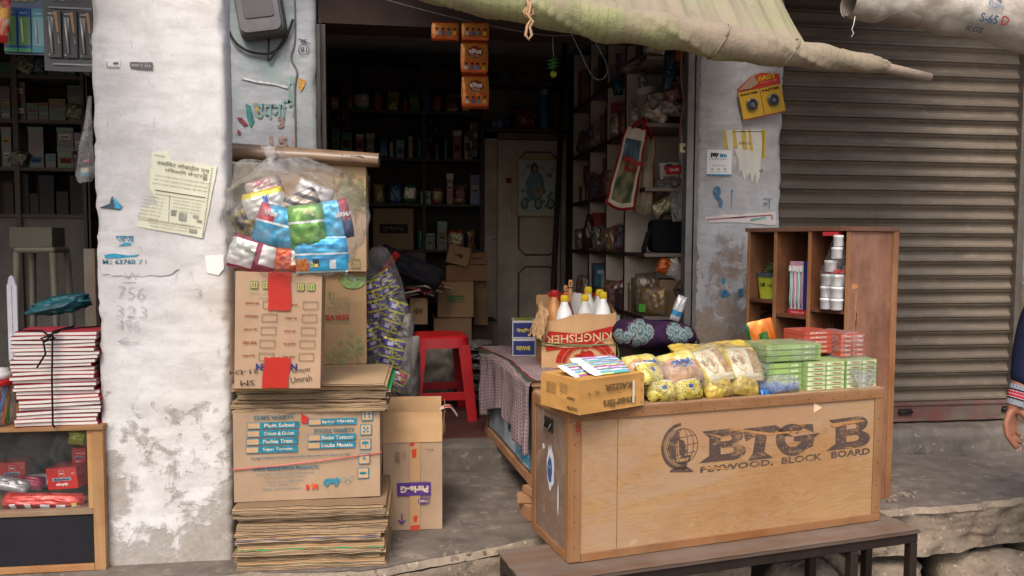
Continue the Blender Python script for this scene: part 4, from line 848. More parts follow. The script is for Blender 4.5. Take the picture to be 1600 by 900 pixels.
# ---------------------------------------------------------------- open carton on the platform
def art_parle(mb, w, d, h):
    y = -.004; X = lambda px: (px - 598) / 93 * w; Z = lambda py: (829 - py) / 140 * h; k = w / 93
    T = lambda s_, px, py, hh, c, ww=None, **q: mb.text(s_, (X(px), y - .0014, Z(py)), hh * k, c, ww * k if ww else None, U=(-1, 0, 0), V=(0, 0, -1), **q)
    v_ = '#5a3a82'; mb.box(X(620), X(673), y - .0006, y, Z(774), Z(753), v_, 'ink'); T('Parle-G', 647, 763.5, 11, '#d8c4a8', 44, bold=.05); T('Original Gluco Biscuits', 654, 752, 3, v_, 30)
    mb.poly([[(X(650), Z(778)), (X(672), Z(777)), (X(670), Z(788)), (X(649), Z(789))], [(X(651), Z(779.5)), (X(670.5), Z(778.5)), (X(669), Z(786.6)), (X(650.5), Z(787.5))]], (0, y, 0), v_)
    mb.poly([[(X(653), Z(780)), (X(668), Z(779.4)), (X(666), Z(786)), (X(653), Z(786.5))]], (0, y - .0006, 0), v_); T('PARLE', 660.5, 783, 4, '#d8c4a8', 12, bold=.04)
    mb.box(X(626.4), X(628.2), y - .0006, y, Z(817), Z(802), v_, 'ink'); mb.poly([[(X(621), Z(813)), (X(627.3), Z(820)), (X(633.5), Z(813)), (X(631.5), Z(812)), (X(627.3), Z(816.5)), (X(623), Z(812))]], (0, y - .0007, 0), v_)
    for q, c in (((643, 651, 700, 713), '#c43c28'), ((645, 652, 807, 816), '#c43c28'), ((640, 656, 822, 829), '#c04030'), ((640, 648, 690, 694), '#b8322c')): mb.poly([[(X(q[0]), Z(q[2])), (X(q[1]), Z(q[2] - 1)), (X(q[1] - 1), Z(q[3])), (X(q[0] + 1), Z(q[3] + 1))]], (0, y - .0006, 0), c, m='gloss')
    for i in range(9): mb.box(X(617), X(625), y - .0004, y, Z(703.5 + i * 2.1 + .7), Z(703.5 + i * 2.1), '#86694f', 'ink')
    for i in range(5): T('Net Wt', 631, 704 + i * 2.6, 1.6, '#86694f', 7)
    T('80 Units', 671, 701, 3, '#5c4a3e', 12)
    mb.box(X(640), X(656), y - .0003, y + .002, Z(829), Z(690), '#b48f66', 'gloss')
g0, grz, gw, _ = pbox((599, 829), (691, 826), ZP, 690)
gh = at(599, 692, g0.y).z - ZP
op = carton('open_carton', 'open brown biscuit carton standing on the platform, purple brand panel upside down', Vector((g0.x, g0.y, ZP)), grz, gw, .25, gh, '#a98e74', art_parle, flaps=True)
def flap(o, u, v, name='flap', n=8, bend=.0, seed=0, col='#b8946c', tear=0):
    """a flap hinged on edge o..o+u and standing along v"""
    o, u, v = Vector(o), Vector(u), Vector(v); nn = u.cross(v).normalized(); mb = MB()
    for off in (0, .004):
        mb.grid(lambda a, b: o + u * a + v * b * (1 - tear * max(0, nz(a * 5, seed, 1))) + nn * (off + bend * b * b + .003 * nz(a * 3, b * 3, seed)), 10, n, col, 'card')
    q = [o + v + nn * bend, o + u + v + nn * bend]; mb.quad(q[0], q[1], q[1] + nn * .004, q[0] + nn * .004, '#8a6c4c', 'card'); return mb.build(name, op)
fh = at(599, 645, g0.y).z - at(599, 692, g0.y).z
flap((0, 0, gh), (gw, 0, 0), (0, .012, fh), seed=1); flap((gw, .01, gh), (0, .23, 0), (.03, .0, fh * .95), bend=-.02, seed=2, tear=.4)
flap((0, .25, gh), (gw, 0, 0), (0, .03, fh * 1.05), seed=3); flap((0, .01, gh), (0, .23, 0), (-.015, 0, fh * .9), seed=4)
mb = MB(); mb.box(.004, gw - .004, .004, .246, .004, .02, '#8b6d4e', 'card'); mb.build('floor_flap', op)
mb = MB(); e = Vector((gw - .02, .01, gh + fh)); mb.grid(lambda a, b: e + Vector((.07 * a + .01, .01 + .06 * b, .012 * math.sin(a * 3) - .07 * max(0, a - .6))), 8, 6, lambda u, v: '#b83a2c' if .3 < u < .8 and .2 < v < .8 else '#d0c4b4', 'gloss'); mb.build('tape_end', op)

# ---------------------------------------------------------------- clear sack of blue candy strips behind the stack, on a carton
cbz = ZS
q0 = on(560, 700, ZP); yq = YF - .36
carton('carton', 'plain brown carton half hidden behind the open biscuit carton', Vector((at(572, 600, yq).x, yq, ZP)), 0, .22, .26, .34, '#8c7152')
zq = ZP + .34
for i, (px, py, w, h, rr) in enumerate([(586, 468, 34, 62, 14), (612, 500, 34, 64, -20), (584, 526, 40, 56, 24), (610, 556, 40, 56, -14), (588, 592, 44, 40, 18), (604, 446, 34, 44, 32), (618, 596, 34, 40, -30)]):
    def cc(u, v, i=i):
        k = (v * 4) % 1
        if k > .88: return '#c9c232'
        if .25 < u < .5 and .2 < k < .6: return '#c8c4d8'
        if i in (4, 6) and v > .55: return '#b8323a' if .1 < u < .9 else '#dddddd'
        return mixc('#2a2a6e', '#5b3f98', .5 + 1.2 * nz(u * 4 + i, v * 9)) if (u + k * .7) % .9 > .18 else '#a8a23a'
    packet(['blue candy strip at the top of the clear sack', 'blue candy strip down the middle of the clear sack', 'blue candy strip at the left side of the clear sack', 'blue candy strip below the middle of the clear sack', 'blue and red candy strip at the foot of the clear sack', 'thin blue candy strip at the top right of the clear sack', 'small blue candy strip at the bottom right corner of the clear sack'][i], px, py, w, h, rr, cc, yq + .04 + .02 * (i % 3), .03, group='candy strips in the clear sack', name='candy_strip', seed=20 + i, text=((('L', .1, .1, 10, 6, '#c9c232'), ('L', .2, -.2, 10, 6, '#c9c232')) if i < 4 else (('L.B.', 0, .2, 6, 14, '#e8e0e0'),)))
kq = pxm(yq + .04); sc = at(604, 500, yq + .04)
def sackf(u, v):
    a = 2 * math.pi * u; b = (v - .5) * math.pi; cb = max(.0, math.cos(b)) ** .34; r = 1 + .16 * nz(math.cos(a) * 2, math.sin(a) * 2, v * 5) + .06 * nz(math.cos(a) * 6, math.sin(a) * 6, v * 14)
    z = sc.z + (-118 + 232 * v) * kq; x = (42 - 12 * v) * kq * cb * math.cos(a) * r + (22 * (.5 - v)) * kq; return (x, .085 * cb * math.sin(a) * r, max(z, zq + .002) - sc.z)
mb = MB(); mb.grid(sackf, 44, 60, '#ffffff', 'film', cu=True); mb.build('plastic_sack', None, 'tall clear plastic sack of blue candy strips beside the carton stack', 'plastic bag', loc=sc)
# ================================================================== inside the open shop
YB6 = 5.95
INT = '#5f564e'; LAM = '#bfb1a0'
def box_thing(name, label, cat, c, size, col, rz=0, group=None, m='card', art=None, lid=None):
    mb = MB(); w, d, h = size; mb.box(-w / 2, w / 2, -d / 2, d / 2, 0, h, col, m)
    if lid: mb.box(-w / 2 - .002, w / 2 + .002, -d / 2 - .002, d / 2 + .002, h * .82, h + .002, lid, m)
    if art: art(mb, w, d, h)
    return mb.build(name, None, label, cat, group, loc=c, rz=rz)
ORD = ['first', 'second', 'third', 'fourth', 'fifth', 'sixth', 'seventh', 'eighth', 'ninth', 'tenth', 'eleventh', 'twelfth', 'thirteenth', 'fourteenth', 'fifteenth', 'sixteenth']
# back rack
xl, xr = at(512, 300, YB6).x, at(754, 300, YB6).x
rk = thing('back_rack', 'dark wooden rack of shelves across the back wall of the shop', 'shelf rack', (xl, YB6, ZS)); wr = xr - xl
lv = [at(640, y, YB6).z - ZS for y in (470, 390, 318, 247, 173, 92)]
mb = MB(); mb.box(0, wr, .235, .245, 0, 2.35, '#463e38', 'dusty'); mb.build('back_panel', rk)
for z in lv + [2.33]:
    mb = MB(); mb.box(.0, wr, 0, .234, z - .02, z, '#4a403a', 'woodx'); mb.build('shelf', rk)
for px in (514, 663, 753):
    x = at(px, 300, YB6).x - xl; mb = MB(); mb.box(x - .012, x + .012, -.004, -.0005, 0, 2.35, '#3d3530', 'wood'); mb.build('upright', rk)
def label_art(mb, w, d, h):
    c = rnd.choice(['#a8a49a', '#8a8a40', '#7a3030', '#305a7a', '#9a7a3a', '#c0b8b0']); z = h * rnd.uniform(.2, .5); mb.box(-w * .36, w * .36, -d / 2 - .0008, -d / 2, z, z + h * .28, c, 'ink')
    mb.box(-w * .26, w * .22, -d / 2 - .0014, -d / 2 - .0008, z + h * .08, z + h * .14, '#2c2826', 'ink')
def jar(name, label, cat, c, r, h, col, lidc, group=None, m='gloss'):
    mb = MB(); mb.lathe([(r * .9, 0), (r, .01), (r, h * .7), (r * .7, h * .84), (r * .7, h * .86), (r * .78, h * .861), (r * .78, h), (r * .7, h + .002)], col=[col] * 5 + [lidc] * 3, m=m, seg=14); return mb.build(name, None, label, cat, group, loc=c)
pal = ['#5a2a2a', '#226048', '#3a5568', '#7d6830', '#883040', '#304a80', '#9a8a68', '#3f3a36', '#257060', '#904a30', '#b0a898', '#604a80']
pn = ['maroon', 'green', 'slate blue', 'ochre', 'crimson', 'navy', 'tan', 'charcoal', 'teal', 'rust', 'white', 'violet']
r6 = random.Random(3)
shelfname = ['lowest', 'second lowest', 'middle', 'third highest', 'second highest', 'top']
for si, z in enumerate(lv):
    if si in (0,): continue
    x = xl + .03; i = 0; hmax = ((lv + [2.33])[si + 1] - z) - .035
    while x < xr - .07:
        if si == 1 and x < at(652, 300, YB6).x: x = at(652, 300, YB6).x; 
        w = r6.uniform(.035, .085); ci = r6.randrange(len(pal)); kind = r6.random(); h = r6.uniform(.28, .75) * hmax; yy = YB6 + .07 + r6.uniform(-.02, .03)
        nm = 'on the %s back shelf, %s from the left' % (shelfname[si], ORD[i])
        if kind < .25: jar('jar', '%s lidded jar %s' % (pn[ci], nm), 'jar', (x + w / 2, yy, ZS + z), w * .42, min(h, .17), pal[ci], pal[(ci + 4) % 12], 'goods on the back rack')
        elif kind < .6: box_thing('small_box', '%s small box %s' % (pn[ci], nm), 'box', (x + w / 2, yy, ZS + z), (w * .9, .10, h), pal[ci], group='goods on the back rack', m='gloss', lid=pal[(ci + 6) % 12], art=label_art)
        else:
            w *= 1.5; hh = min(h + .03, .15); cc = pal[ci]; packet('%s soft packet %s' % (pn[ci], nm), 0, 0, w, hh, r6.uniform(-5, 5), lambda u, v, c=cc, d=pal[(ci + 3) % 12]: c if .25 < v < .8 else d, 0, .03, group='goods on the back rack', seed=i + si * 9, loc=Vector((x + w / 2, yy, ZS + z + hh / 2 + .001)))
        x += w + r6.uniform(.004, .03); i += 1
# glossy strips hanging from the rack
for px, y0, y1, lab, cc in ((677, 178, 238, 'glossy black sachet strip with bright glints hanging from the back rack', '#2a2624'), (740, 190, 246, 'silver grey sachet strip hanging at the right end of the back rack', '#77726c'), (540, 130, 205, 'maroon sachet strip hanging at the left end of the back rack', '#5a2830')):
    k0 = at(px, y0, YB6 - .05); L = k0.z - at(px, y1, YB6 - .05).z; o = thing('sachet_strip', lab, 'sachet strip', k0, group='sachet strips hanging at the back rack')
    for j in range(4):
        mb = MB(T=Matrix.Translation((0.006 * (-1) ** j, 0, -L * (j + .5) / 4)) @ Matrix.Rotation(.5 * (-1) ** j, 4, 'Z')); pillow(mb, .075, L / 4, .02, cc, 'foil', nu=12, nv=8, seed=j + px); mb.build('sachet', o)
# biscuit carton on the rack shelf
yq2 = YB6 - .06; a, b = at(583, 390, yq2), at(646, 326, yq2)
def art_pg(mb, w, d, h): mb.box(-w * .34, w * .36, -d / 2 - .002, -d / 2, h * .40, h * .62, '#2c2230', 'ink'); mb.text('Parle-G', (0, -d / 2 - .003, h * .51), h * .12, '#77695a', w * .5, U=(-1, 0, 0), V=(0, 0, -1), bold=.03)
box_thing('carton', 'brown biscuit carton on the low shelf of the dark back rack', 'carton', (a.x / 2 + b.x / 2, yq2 + .12, ZS + lv[1]), (b.x - a.x, .2, b.z - ZS - lv[1]), '#8f7558', art=art_pg)
# wire tray
k0 = Vector((at(685, 388, YB6 - .05).x, YB6 - .02, ZS + lv[1])); wt = thing('wire_tray', 'small wire tray of packets beside the biscuit carton on the rack', 'wire tray', k0); mb = MB()
for z in (0, .05, .10): mb.tube([(-.09, -.06, z), (.09, -.06, z), (.09, .06, z), (-.09, .06, z), (-.09, -.06, z)], .0022, '#8a8a88', 'metal', 5)
for q in range(10): mb.tube([(-.09 + .02 * q, -.06, 0), (-.09 + .02 * q, -.06, .1)], .0014, '#8a8a88', 'metal', 4)
mb.build('basket', wt)
# panelled door in the back wall
d0, d1 = at(757, 300, YB6), at(884, 300, YB6); dz = at(800, 208, YB6).z
dr = thing('door', 'brown-grey panelled door in the back wall of the shop', 'door', (d0.x, YB6, ZS)); dw, dh = d1.x - d0.x, dz - ZS
mb = MB(); mb.box(.1, dw - .04, 0, .04, 0, dh - .05, LAM, 'dusty')
def octp(x0, x1, z0, z1, c): return [(x0 + c, z0), (x1 - c, z0), (x1, z0 + c), (x1, z1 - c), (x1 - c, z1), (x0 + c, z1), (x0, z1 - c), (x0, z0 + c)]
mb.build('leaf', dr, bevel=.003)
for z0, z1 in ((.16, dh * .44), (dh * .49, dh - .14)):
    x0, x1 = dw * .42, dw - .07; o = octp(x0, x1, z0, z1, .05); mb = MB(); pts = [(x, -.003, z) for x, z in o]; mb.tube(pts + pts[:1], .008, '#6d6052', 'dusty', 6); mb.build('panel_moulding', dr)
mb = MB(); mb.box(0, .094, -.01, .05, 0, dh, '#b0a190', 'dusty'); mb.box(.0, dw, -.01, .05, dh - .045, dh, '#776b5f', 'dusty'); mb.box(dw - .034, dw, -.01, .05, 0, dh - .046, '#b0a190', 'dusty'); mb.build('frame', dr)
k = at(795, 339, YB6) - Vector((d0.x, YB6, ZS)); mb = MB(); mb.box(k.x - .006, k.x + .006, -.03, 0, k.z - .035, k.z + .035, '#b8b4ac', 'metal'); mb.build('bolt', dr)
k = at(763, 373, YB6) - Vector((d0.x, YB6, ZS)); mb = MB(); mb.tube([(k.x - .05, -.02, k.z), (k.x + .06, -.02, k.z)], .006, '#b8b4ac', 'metal'); mb.box(k.x - .02, k.x + .03, -.018, 0, k.z - .012, k.z + .012, '#a8a49c', 'metal'); mb.build('bolt', dr)
mb = MB(); k = at(795, 282, YB6) - Vector((d0.x, YB6, ZS)); mb.box(k.x - .02, k.x + .02, -.003, 0, k.z - .02, k.z + .02, '#6b2020', 'paper'); mb.build('sticker', dr)
# framed devotional picture, a generic robed figure
f0, f1 = at(808, 338, YB6 - .03), at(871, 249, YB6 - .03); pf = thing('framed_picture', 'gilt framed picture of a robed figure in pale blue hung on the door', 'picture', (f0.x, YB6 - .035, f0.z)); w, h = f1.x - f0.x, f1.z - f0.z
mb = MB()
for q in ((0, w, 0, .009), (0, w, h - .009, h), (0, .009, .009, h - .009), (w - .009, w, .009, h - .009)): mb.box(q[0], q[1], -.014, .004, q[2], q[3], '#b8923c', 'gloss')
mb.build('frame', pf)
mb = MB(); mb.box(.009, w - .009, -.002, .003, .009, h - .009, '#b4beba', 'paper')
rp = random.Random(5)
def el(cx, cy, a, b, col, y): mb.poly([[(cx * w + a * w * math.cos(q * .35), cy * h + b * h * math.sin(q * .35)) for q in range(18)]], (0, y, 0), col)
for i in range(26): el(rp.uniform(.12, .88), rp.uniform(.12, .9), .05, .035, rp.choice(['#9fa9a5', '#7d8a8c', '#a8a294', '#74848a']), -.0026 - i * .00002)
el(.44, .52, .24, .26, '#6d8490', -.0034); el(.44, .62, .15, .22, '#7a929c', -.0036); el(.42, .84, .10, .09, '#5c4c42', -.0038); el(.43, .82, .055, .05, '#a58a74', -.004)
el(.52, .42, .10, .08, '#a89a86', -.004); el(.52, .46, .055, .045, '#b5734e', -.0042)
for x in (.18, .52, .83): el(x, .22, .10, .10, '#5b6a68', -.0036); el(x, .23, .06, .07, '#93a09a', -.0038)
mb.box(.03, w - .03, -.0036, -.003, .03, .05, '#b8b5a8', 'paper'); mb.build('print', pf)
mb = MB(); mb.box(.009, w - .009, -.009, -.0075, .009, h - .009, '#cccccc', 'glass'); mb.build('pane', pf)
# shelf over the door with bottles
so_ = thing('wall_shelf', 'cream laminated box shelf fixed above the back door', 'shelf', (d0.x, YB6, dz + .005)); sh_ = at(800, 135, YB6).z - dz
mb = MB(); mb.box(0, dw, -.05, .22, .0, .022, '#4a3f38', 'woodx'); mb.box(0, dw, .19, .22, .023, sh_ + .2, '#6d6257', 'dusty'); mb.box(dw - .03, dw, -.05, .185, .023, sh_ + .2, '#6d6257', 'dusty'); mb.box(-.0, dw, -.05, .22, sh_, sh_ + .018, '#4a3f38', 'woodx'); mb.build('carcass', so_)
z = dz + .03
for i, (px, col, lab) in enumerate([(772, '#4a5570', 'blue-grey'), (782, '#5a6078', 'silver'), (792, '#39415e', 'dark blue')]): packet('%s sachet bundle on the shelf above the back door' % lab, 0, 0, .055, .08, 0, col, 0, .03, loc=Vector((at(px, 200, YB6 - .02).x, YB6, z + .041)), seed=i)
packet('crumpled pink netted bag on the shelf above the back door', 0, 0, .20, .17, 0, lambda u, v: mixc('#8a3046', '#5a1e2c', .5 + 1.4 * nz(u * 9, v * 8)), 0, .11, loc=Vector((at(822, 195, YB6 - .02).x, YB6 + .01, z + .086)), seed=31)
jar('bottle', 'tall blue capped bottle on the shelf above the back door', 'bottle', (at(851, 200, YB6 - .02).x, YB6, z), .045, .30, '#1f5a86', '#8d99a2')
for i, px in enumerate((775, 790, 812, 830)): box_thing('small_box', '%s carton on the topmost board over the back door' % ['narrow dark', 'flat grey', 'wide brown', 'square tan'][i], 'box', (at(px, 130, YB6).x, YB6 + .05, dz + .005 + sh_ + .02), (.06 + .02 * (i % 3), .1, .06 + .03 * (i % 2)), ['#3a3532', '#575250', '#5e4a38', '#6d5a45'][i])
# leaning pole
mb = MB(); pa, pb = at(862, 505, 5.55), at(884, 40, 5.75); mb.tube([(0, 0, ZS - pa.z), (0, 0, 0), tuple(pb - pa)], [.022, .022, .020], '#2c2522', 'wood', 10); mb.build('pole', None, 'long dark pole leaning beside the back door', 'pole', loc=pa)

# right side rack, open cells facing the aisle
XR = 1.25; ys = [3.93, 4.33, 4.74, 5.18, 5.70]; zl = [1.16, 1.49, 1.83, 2.16, 2.50]
sr = thing('side_rack', 'cream laminated pigeonhole rack along the right wall of the shop', 'shelf rack', (XR, ys[0], ZS))
def P6(x0, x1, y0, y1, z0, z1, name, col=LAM, m='dusty'): mb = MB(); mb.box(x0 - XR, x1 - XR, y0 - ys[0], y1 - ys[0], z0 - ZS, z1 - ZS, col, m); return mb.build(name, sr)
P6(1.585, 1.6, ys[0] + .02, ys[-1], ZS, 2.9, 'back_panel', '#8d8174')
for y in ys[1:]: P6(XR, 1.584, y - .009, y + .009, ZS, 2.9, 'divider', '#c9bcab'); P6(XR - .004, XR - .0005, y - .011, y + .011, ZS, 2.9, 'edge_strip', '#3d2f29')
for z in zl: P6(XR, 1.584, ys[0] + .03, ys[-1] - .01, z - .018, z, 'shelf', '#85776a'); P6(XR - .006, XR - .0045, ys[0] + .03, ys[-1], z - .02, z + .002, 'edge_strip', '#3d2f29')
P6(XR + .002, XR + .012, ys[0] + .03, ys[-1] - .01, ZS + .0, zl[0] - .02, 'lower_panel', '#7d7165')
cn = ['nearest column', 'second column', 'third column', 'farthest column']; ln = ['lowest shelf', 'second shelf', 'third shelf', 'fourth shelf', 'top shelf']
cols6 = ['#7d6a58', '#5a5048', '#8a7a6a', '#9a4a42', '#6a7886', '#b0a494', '#4a4440', '#8a6a3c', '#a09890', '#70424a']; cnn = ['tan', 'umber', 'fawn', 'brick red', 'steel blue', 'off white', 'charcoal', 'amber', 'pale grey', 'plum']
r7 = random.Random(12)
for li, z in enumerate(zl):
    for ci in range(4):
        if (li == 1 and ci == 0) or (li == 2 and ci == 0): continue
        for j in range(4):
            y = ys[ci] + .07 + j * .09; q = r7.randrange(10); lab = cnn[q]; where = '%s in the %s, side rack %s' % (ORD[j], cn[ci], ln[li])
            if r7.random() < .45: packet('%s crumpled packet %s' % (lab, where), 0, 0, .15, .15, r7.uniform(-20, 20), lambda u, v, q=q: mixc(cols6[q], cols6[(q + 5) % 10], .5 + 1.5 * nz(u * 5 + q, v * 6)), 0, .05, group='goods on the side rack', yaw=-35 + r7.uniform(-20, 20), loc=Vector((XR + .065 - .01 * j, y, z + .078)), seed=li * 9 + ci + j)
            else: box_thing('small_box', '%s box %s' % (lab, where), 'box', (XR + .062, y, z + .0005), (.10, .09, r7.uniform(.10, .25)), cols6[q], r7.uniform(-.5, .5), 'goods on the side rack', 'dusty', lid=cols6[(q + 3) % 10] if r7.random() < .5 else None)
# things in the nearest column
yn = 4.02
k0 = at(1046, 275, yn); 
mb = MB(T=Matrix.Rotation(R(-4), 4, 'Y')); mb.box(-.05, .05, 0, .004, -.075, .07, '#b5aea4', 'paper'); mb.box(-.035, .035, -.001, 0, -.055, .0, '#6d675e', 'paper'); mb.poly([[(.028 * math.cos(a * .35), .042 + .022 * math.sin(a * .35)) for a in range(18)]], (0, -.0015, 0), '#473a5c'); mb.text('पे', (0, -.0025, .042), .018, '#d8d4cc'); mb.text('ACCEPTED HERE', (0, -.0015, .012), .007, '#77708a', .07)
mb.build('payment_card', None, 'white payment card with a round violet emblem standing on the side rack', 'card', loc=k0)
k0 = at(1056, 265, yn - .02); mb = MB(T=Matrix.Rotation(R(-5), 4, 'Y')); mb.box(-.05, .05, 0, .05, -.022, .022, '#b52a26', 'gloss'); mb.text('SAM', (-.01, -.0015, .0), .016, '#e8dcd4', .05, bold=.05); mb.build('small_box', None, 'bright red printed box in front of the white payment card', 'box', loc=(k0.x, k0.y, k0.z))
packet('crumpled grey polythene under the red box on the side rack', 0, 0, .2, .09, 8, lambda u, v: mixc('#55504c', '#8a8480', .5 + nz(u * 6, v * 5)), 0, .10, loc=at(1048, 290, yn + .03), seed=44)
k0 = at(1067, 232, YF + .05); mb = MB(); mb.box(-.022, .022, -.02, 0, -.024, .024, '#c9bf9c', 'plastic'); mb.box(-.006, .006, -.026, -.02, -.01, .008, '#3a3430', 'plastic'); mb.build('light_switch', None, 'cream light switch hanging by the right shutter channel', 'light switch', loc=k0, bevel=.003)
cable('cable', [(1066, 60), (1064, 120), (1068, 160), (1063, 200), (1066, 226)], .0035, '#8a5a4a', 'twisted reddish cable hanging down to the cream light switch', YF + .04)
k0 = at(1040, 394, yn); bb = thing('black_bag', 'black square bag with a handle on the side rack', 'bag', k0); mb = MB(); slab(mb, [(x, z + .085) for x, z in rrect(.17, .17, .03)], -.04, .05, '#1b1a1e', 'cloth', .02); mb.build('body', bb, bevel=.008)
mb = MB(); mb.tube([(-.075, -.0, .12), (-.10, -.02, .10), (-.125, -.02, .02), (-.12, -.01, -.03)], .014, '#201e20', 'cloth', 8); mb.tube([(-.04, -.02, .17), (-.02, -.03, .20), (.03, -.03, .20), (.05, -.02, .17)], .007, '#201e20', 'cloth', 6); mb.build('strap', bb)
packet('clear crumpled polythene bag above the black bag', 0, 0, .09, .16, 5, '#cfcac4', 0, .06, loc=at(1061, 322, yn - .05), seed=51, m='filmy', name='plastic_bag', cat='plastic bag')
packet('olive and tan wrapper on the side rack above the black bag', 0, 0, .14, .08, 30, lambda u, v: mixc('#6a6238', '#a89a84', .5 + nz(u * 7, v * 5)), 0, .04, loc=at(1038, 322, yn), seed=52)
packet('orange and white pouch low on the side rack by the channel', 0, 0, .13, .09, -22, lambda u, v: '#b85a26' if u < .45 else '#cfc8c0', 0, .05, loc=at(1045, 418, yn - .03), seed=53)
packet('white curled pouch low on the side rack by the channel', 0, 0, .05, .13, 20, lambda u, v: '#c4b8a8', 0, .03, loc=at(1058, 420, yn - .04), seed=54)
a = at(1045, 450, 3.98); 
box_thing('carton', 'brown carton with a slot handle under the side rack by the channel', 'carton', (at(1048, 470, 4.05).x, 4.10, at(1048, 492, 4.05).z), (.16, .2, .19), '#8a7258', art=lambda mb, w, d, h: mb.poly([rrect(.05, .016, .007)], (.02, -d / 2 - .001, h * .72), '#2c2420'))
packet('crumpled brown paper bag under the side rack', 0, 0, .13, .20, 4, lambda u, v: mixc('#6b5a4a', '#8f8070', .5 + nz(u * 6, v * 7)), 0, .08, loc=at(1010, 455, 4.1), seed=55)
k0 = at(938, 432, 4.85); mb = MB(); slab(mb, rrect(.08, .13, .01), -.02, .02, '#2f6378', 'plastic'); slab(mb, [(x, z + .03) for x, z in rrect(.045, .025, .004)], -.024, -.021, '#9fb3b8', 'plastic'); mb.build('lock_box', None, 'pale blue plastic box low in the middle of the side rack', 'box', loc=k0)
for lab, px, py, w, h, rt_, cc_, Yy, sd_ in (('dark blue pouch card hanging at the top right of the side rack', 1047, 100, .06, .18, 3, '#1f3348', 3.96, 301), ('second dark blue pouch hanging in front of the blue card', 1043, 125, .05, .12, -4, '#28404f', 3.94, 302), ('orange brown pouch hanging at the top by the right channel', 1062, 82, .05, .09, 0, '#a05a30', 3.92, 303),
        ('brown crumpled wrapper heap on the fourth side shelf near the channel', 1040, 152, .20, .09, 16, '#77685a', 3.98, 304), ('grey crumpled polythene on the fourth side shelf near the channel', 1056, 170, .16, .08, -8, '#8f8882', 3.95, 305), ('pinkish wrapper on the fourth side shelf near the channel', 1052, 148, .08, .07, 24, '#8a6058', 3.93, 306),
        ('tan rolled paper lying under the roof at the side rack', 1005, 90, .26, .06, 34, '#6d5c4c', 4.1, 307), ('blue foil pouch hanging inside the side rack', 965, 135, .06, .10, 6, '#1f5068', 4.4, 308), ('white and grey pouch hanging in the second column of the side rack', 1005, 130, .05, .12, 14, '#8f9494', 4.2, 309),
        ('maroon packet heap in the far column of the side rack', 925, 275, .12, .14, 5, '#6a3038', 5.2, 310), ('brown folded cloth heap low in the far column of the side rack', 928, 362, .14, .22, -8, '#4f3e34', 5.1, 311), ('pale striped cloth heap in the third column of the side rack', 940, 372, .10, .16, 10, '#7d7266', 4.8, 312)):
    packet(lab, px, py, w / pxm(Yy, px), h / pxm(Yy, px), rt_, lambda u, v, c=cc_, s=sd_: mixc(c, '#2f2a28', .2 + 1.1 * nz(u * 6 + s, v * 6)), Yy, .06, seed=sd_)
# two cloth carrier bags hung from the rack
hk = at(1008, 186, 3.97)
def carrier(label, ctr, w, h, rot, yaw, Y, panel, seed, col='#b3a58e'):
    t = thing('cloth_bag', label, 'cloth bag', at(*ctr, Y), rot=(0, R(rot), R(yaw)), group='cloth bags hung on the side rack'); mb = MB()
    def f(s_):
        def g(u, v):
            bulge = math.sin(u * math.pi) ** .6 * math.sin(min(1, v * 1.15) * math.pi) ** .5; ww = w * (1 - .34 * (1 - v) ** 0 * v ** 1.6)
            return ((u - .5) * ww + .008 * nz(u * 4, v * 4, seed), s_ * (.004 + .045 * bulge * (1 - .5 * v)) + .010 * nz(u * 9, v * 2.5, seed) * (v < .95), (v - .5) * h - .012 * math.cos((u - .5) * 5) * (v < .1))
        return g
    def cc(u, v):
        if panel:
            if u < .06 or u > .94 or v < .035: return '#8f2320'
            if .16 < u < .84 and .09 < v < .86:
                n_ = nz(u * 5, v * 6, 3); return '#7f2b22' if (.45 < v < .58 and abs(nz(u * 16, v * 8)) < .2 and u > .3) else (mixc('#1d3a52', '#6a8088', .5 + n_) if v > .58 else mixc('#3a4a30', '#8d8266', .5 + n_ * 1.2))
            return '#c9bda8'
        return '#8f2320' if (u < .05 or u > .95) else mixc(col, '#7d6f5c', .25 + .6 * nz(u * 4, v * 4) + (.3 if v < .12 else 0))
    mb.grid(f(-1), 44, 56, cc, 'cloth'); mb.grid(f(1), 20, 30, col, 'cloth'); mb.grid(lambda u, v: (lambda p, q: tuple(Vector(p).lerp(Vector(q), v)))(f(-1)(0, u), f(1)(0, u)), 30, 3, col, 'cloth'); mb.grid(lambda u, v: (lambda p, q: tuple(Vector(p).lerp(Vector(q), v)))(f(-1)(1, u), f(1)(1, u)), 30, 3, '#8f2320', 'cloth'); mb.grid(lambda u, v: (lambda p, q: tuple(Vector(p).lerp(Vector(q), v)))(f(-1)(u, 0), f(1)(u, 0)), 30, 3, '#7d6f5c', 'cloth')
    if panel: mb.text('Plan', (.02, -.052, .035), .035, '#a8322a', .11, bold=.04)
    mb.build('bag_body', t)
    q = Matrix(t.rotation_euler.to_matrix()).inverted() @ (hk - t.location)
    for s_ in (-1, 1):
        mb = MB(); mb.tube([(s_ * w * .16, -.01 , h * .49), tuple(Vector((s_ * w * .16, 0, h * .49)).lerp(q, .5) + Vector((s_ * .008, -.01, 0))), tuple(q)], .010, '#8f2320', 'cloth', 5); mb.build('handle', t)
carrier('cream cloth bag with a red edged picture panel hung on the side rack', (981, 263), .155, .42, 12, -12, 3.99, True, 3)
carrier('plain cream cloth bag hung behind the one with the picture panel', (1009, 275), .10, .40, 4, -25, 4.05, False, 8, '#a3957e')

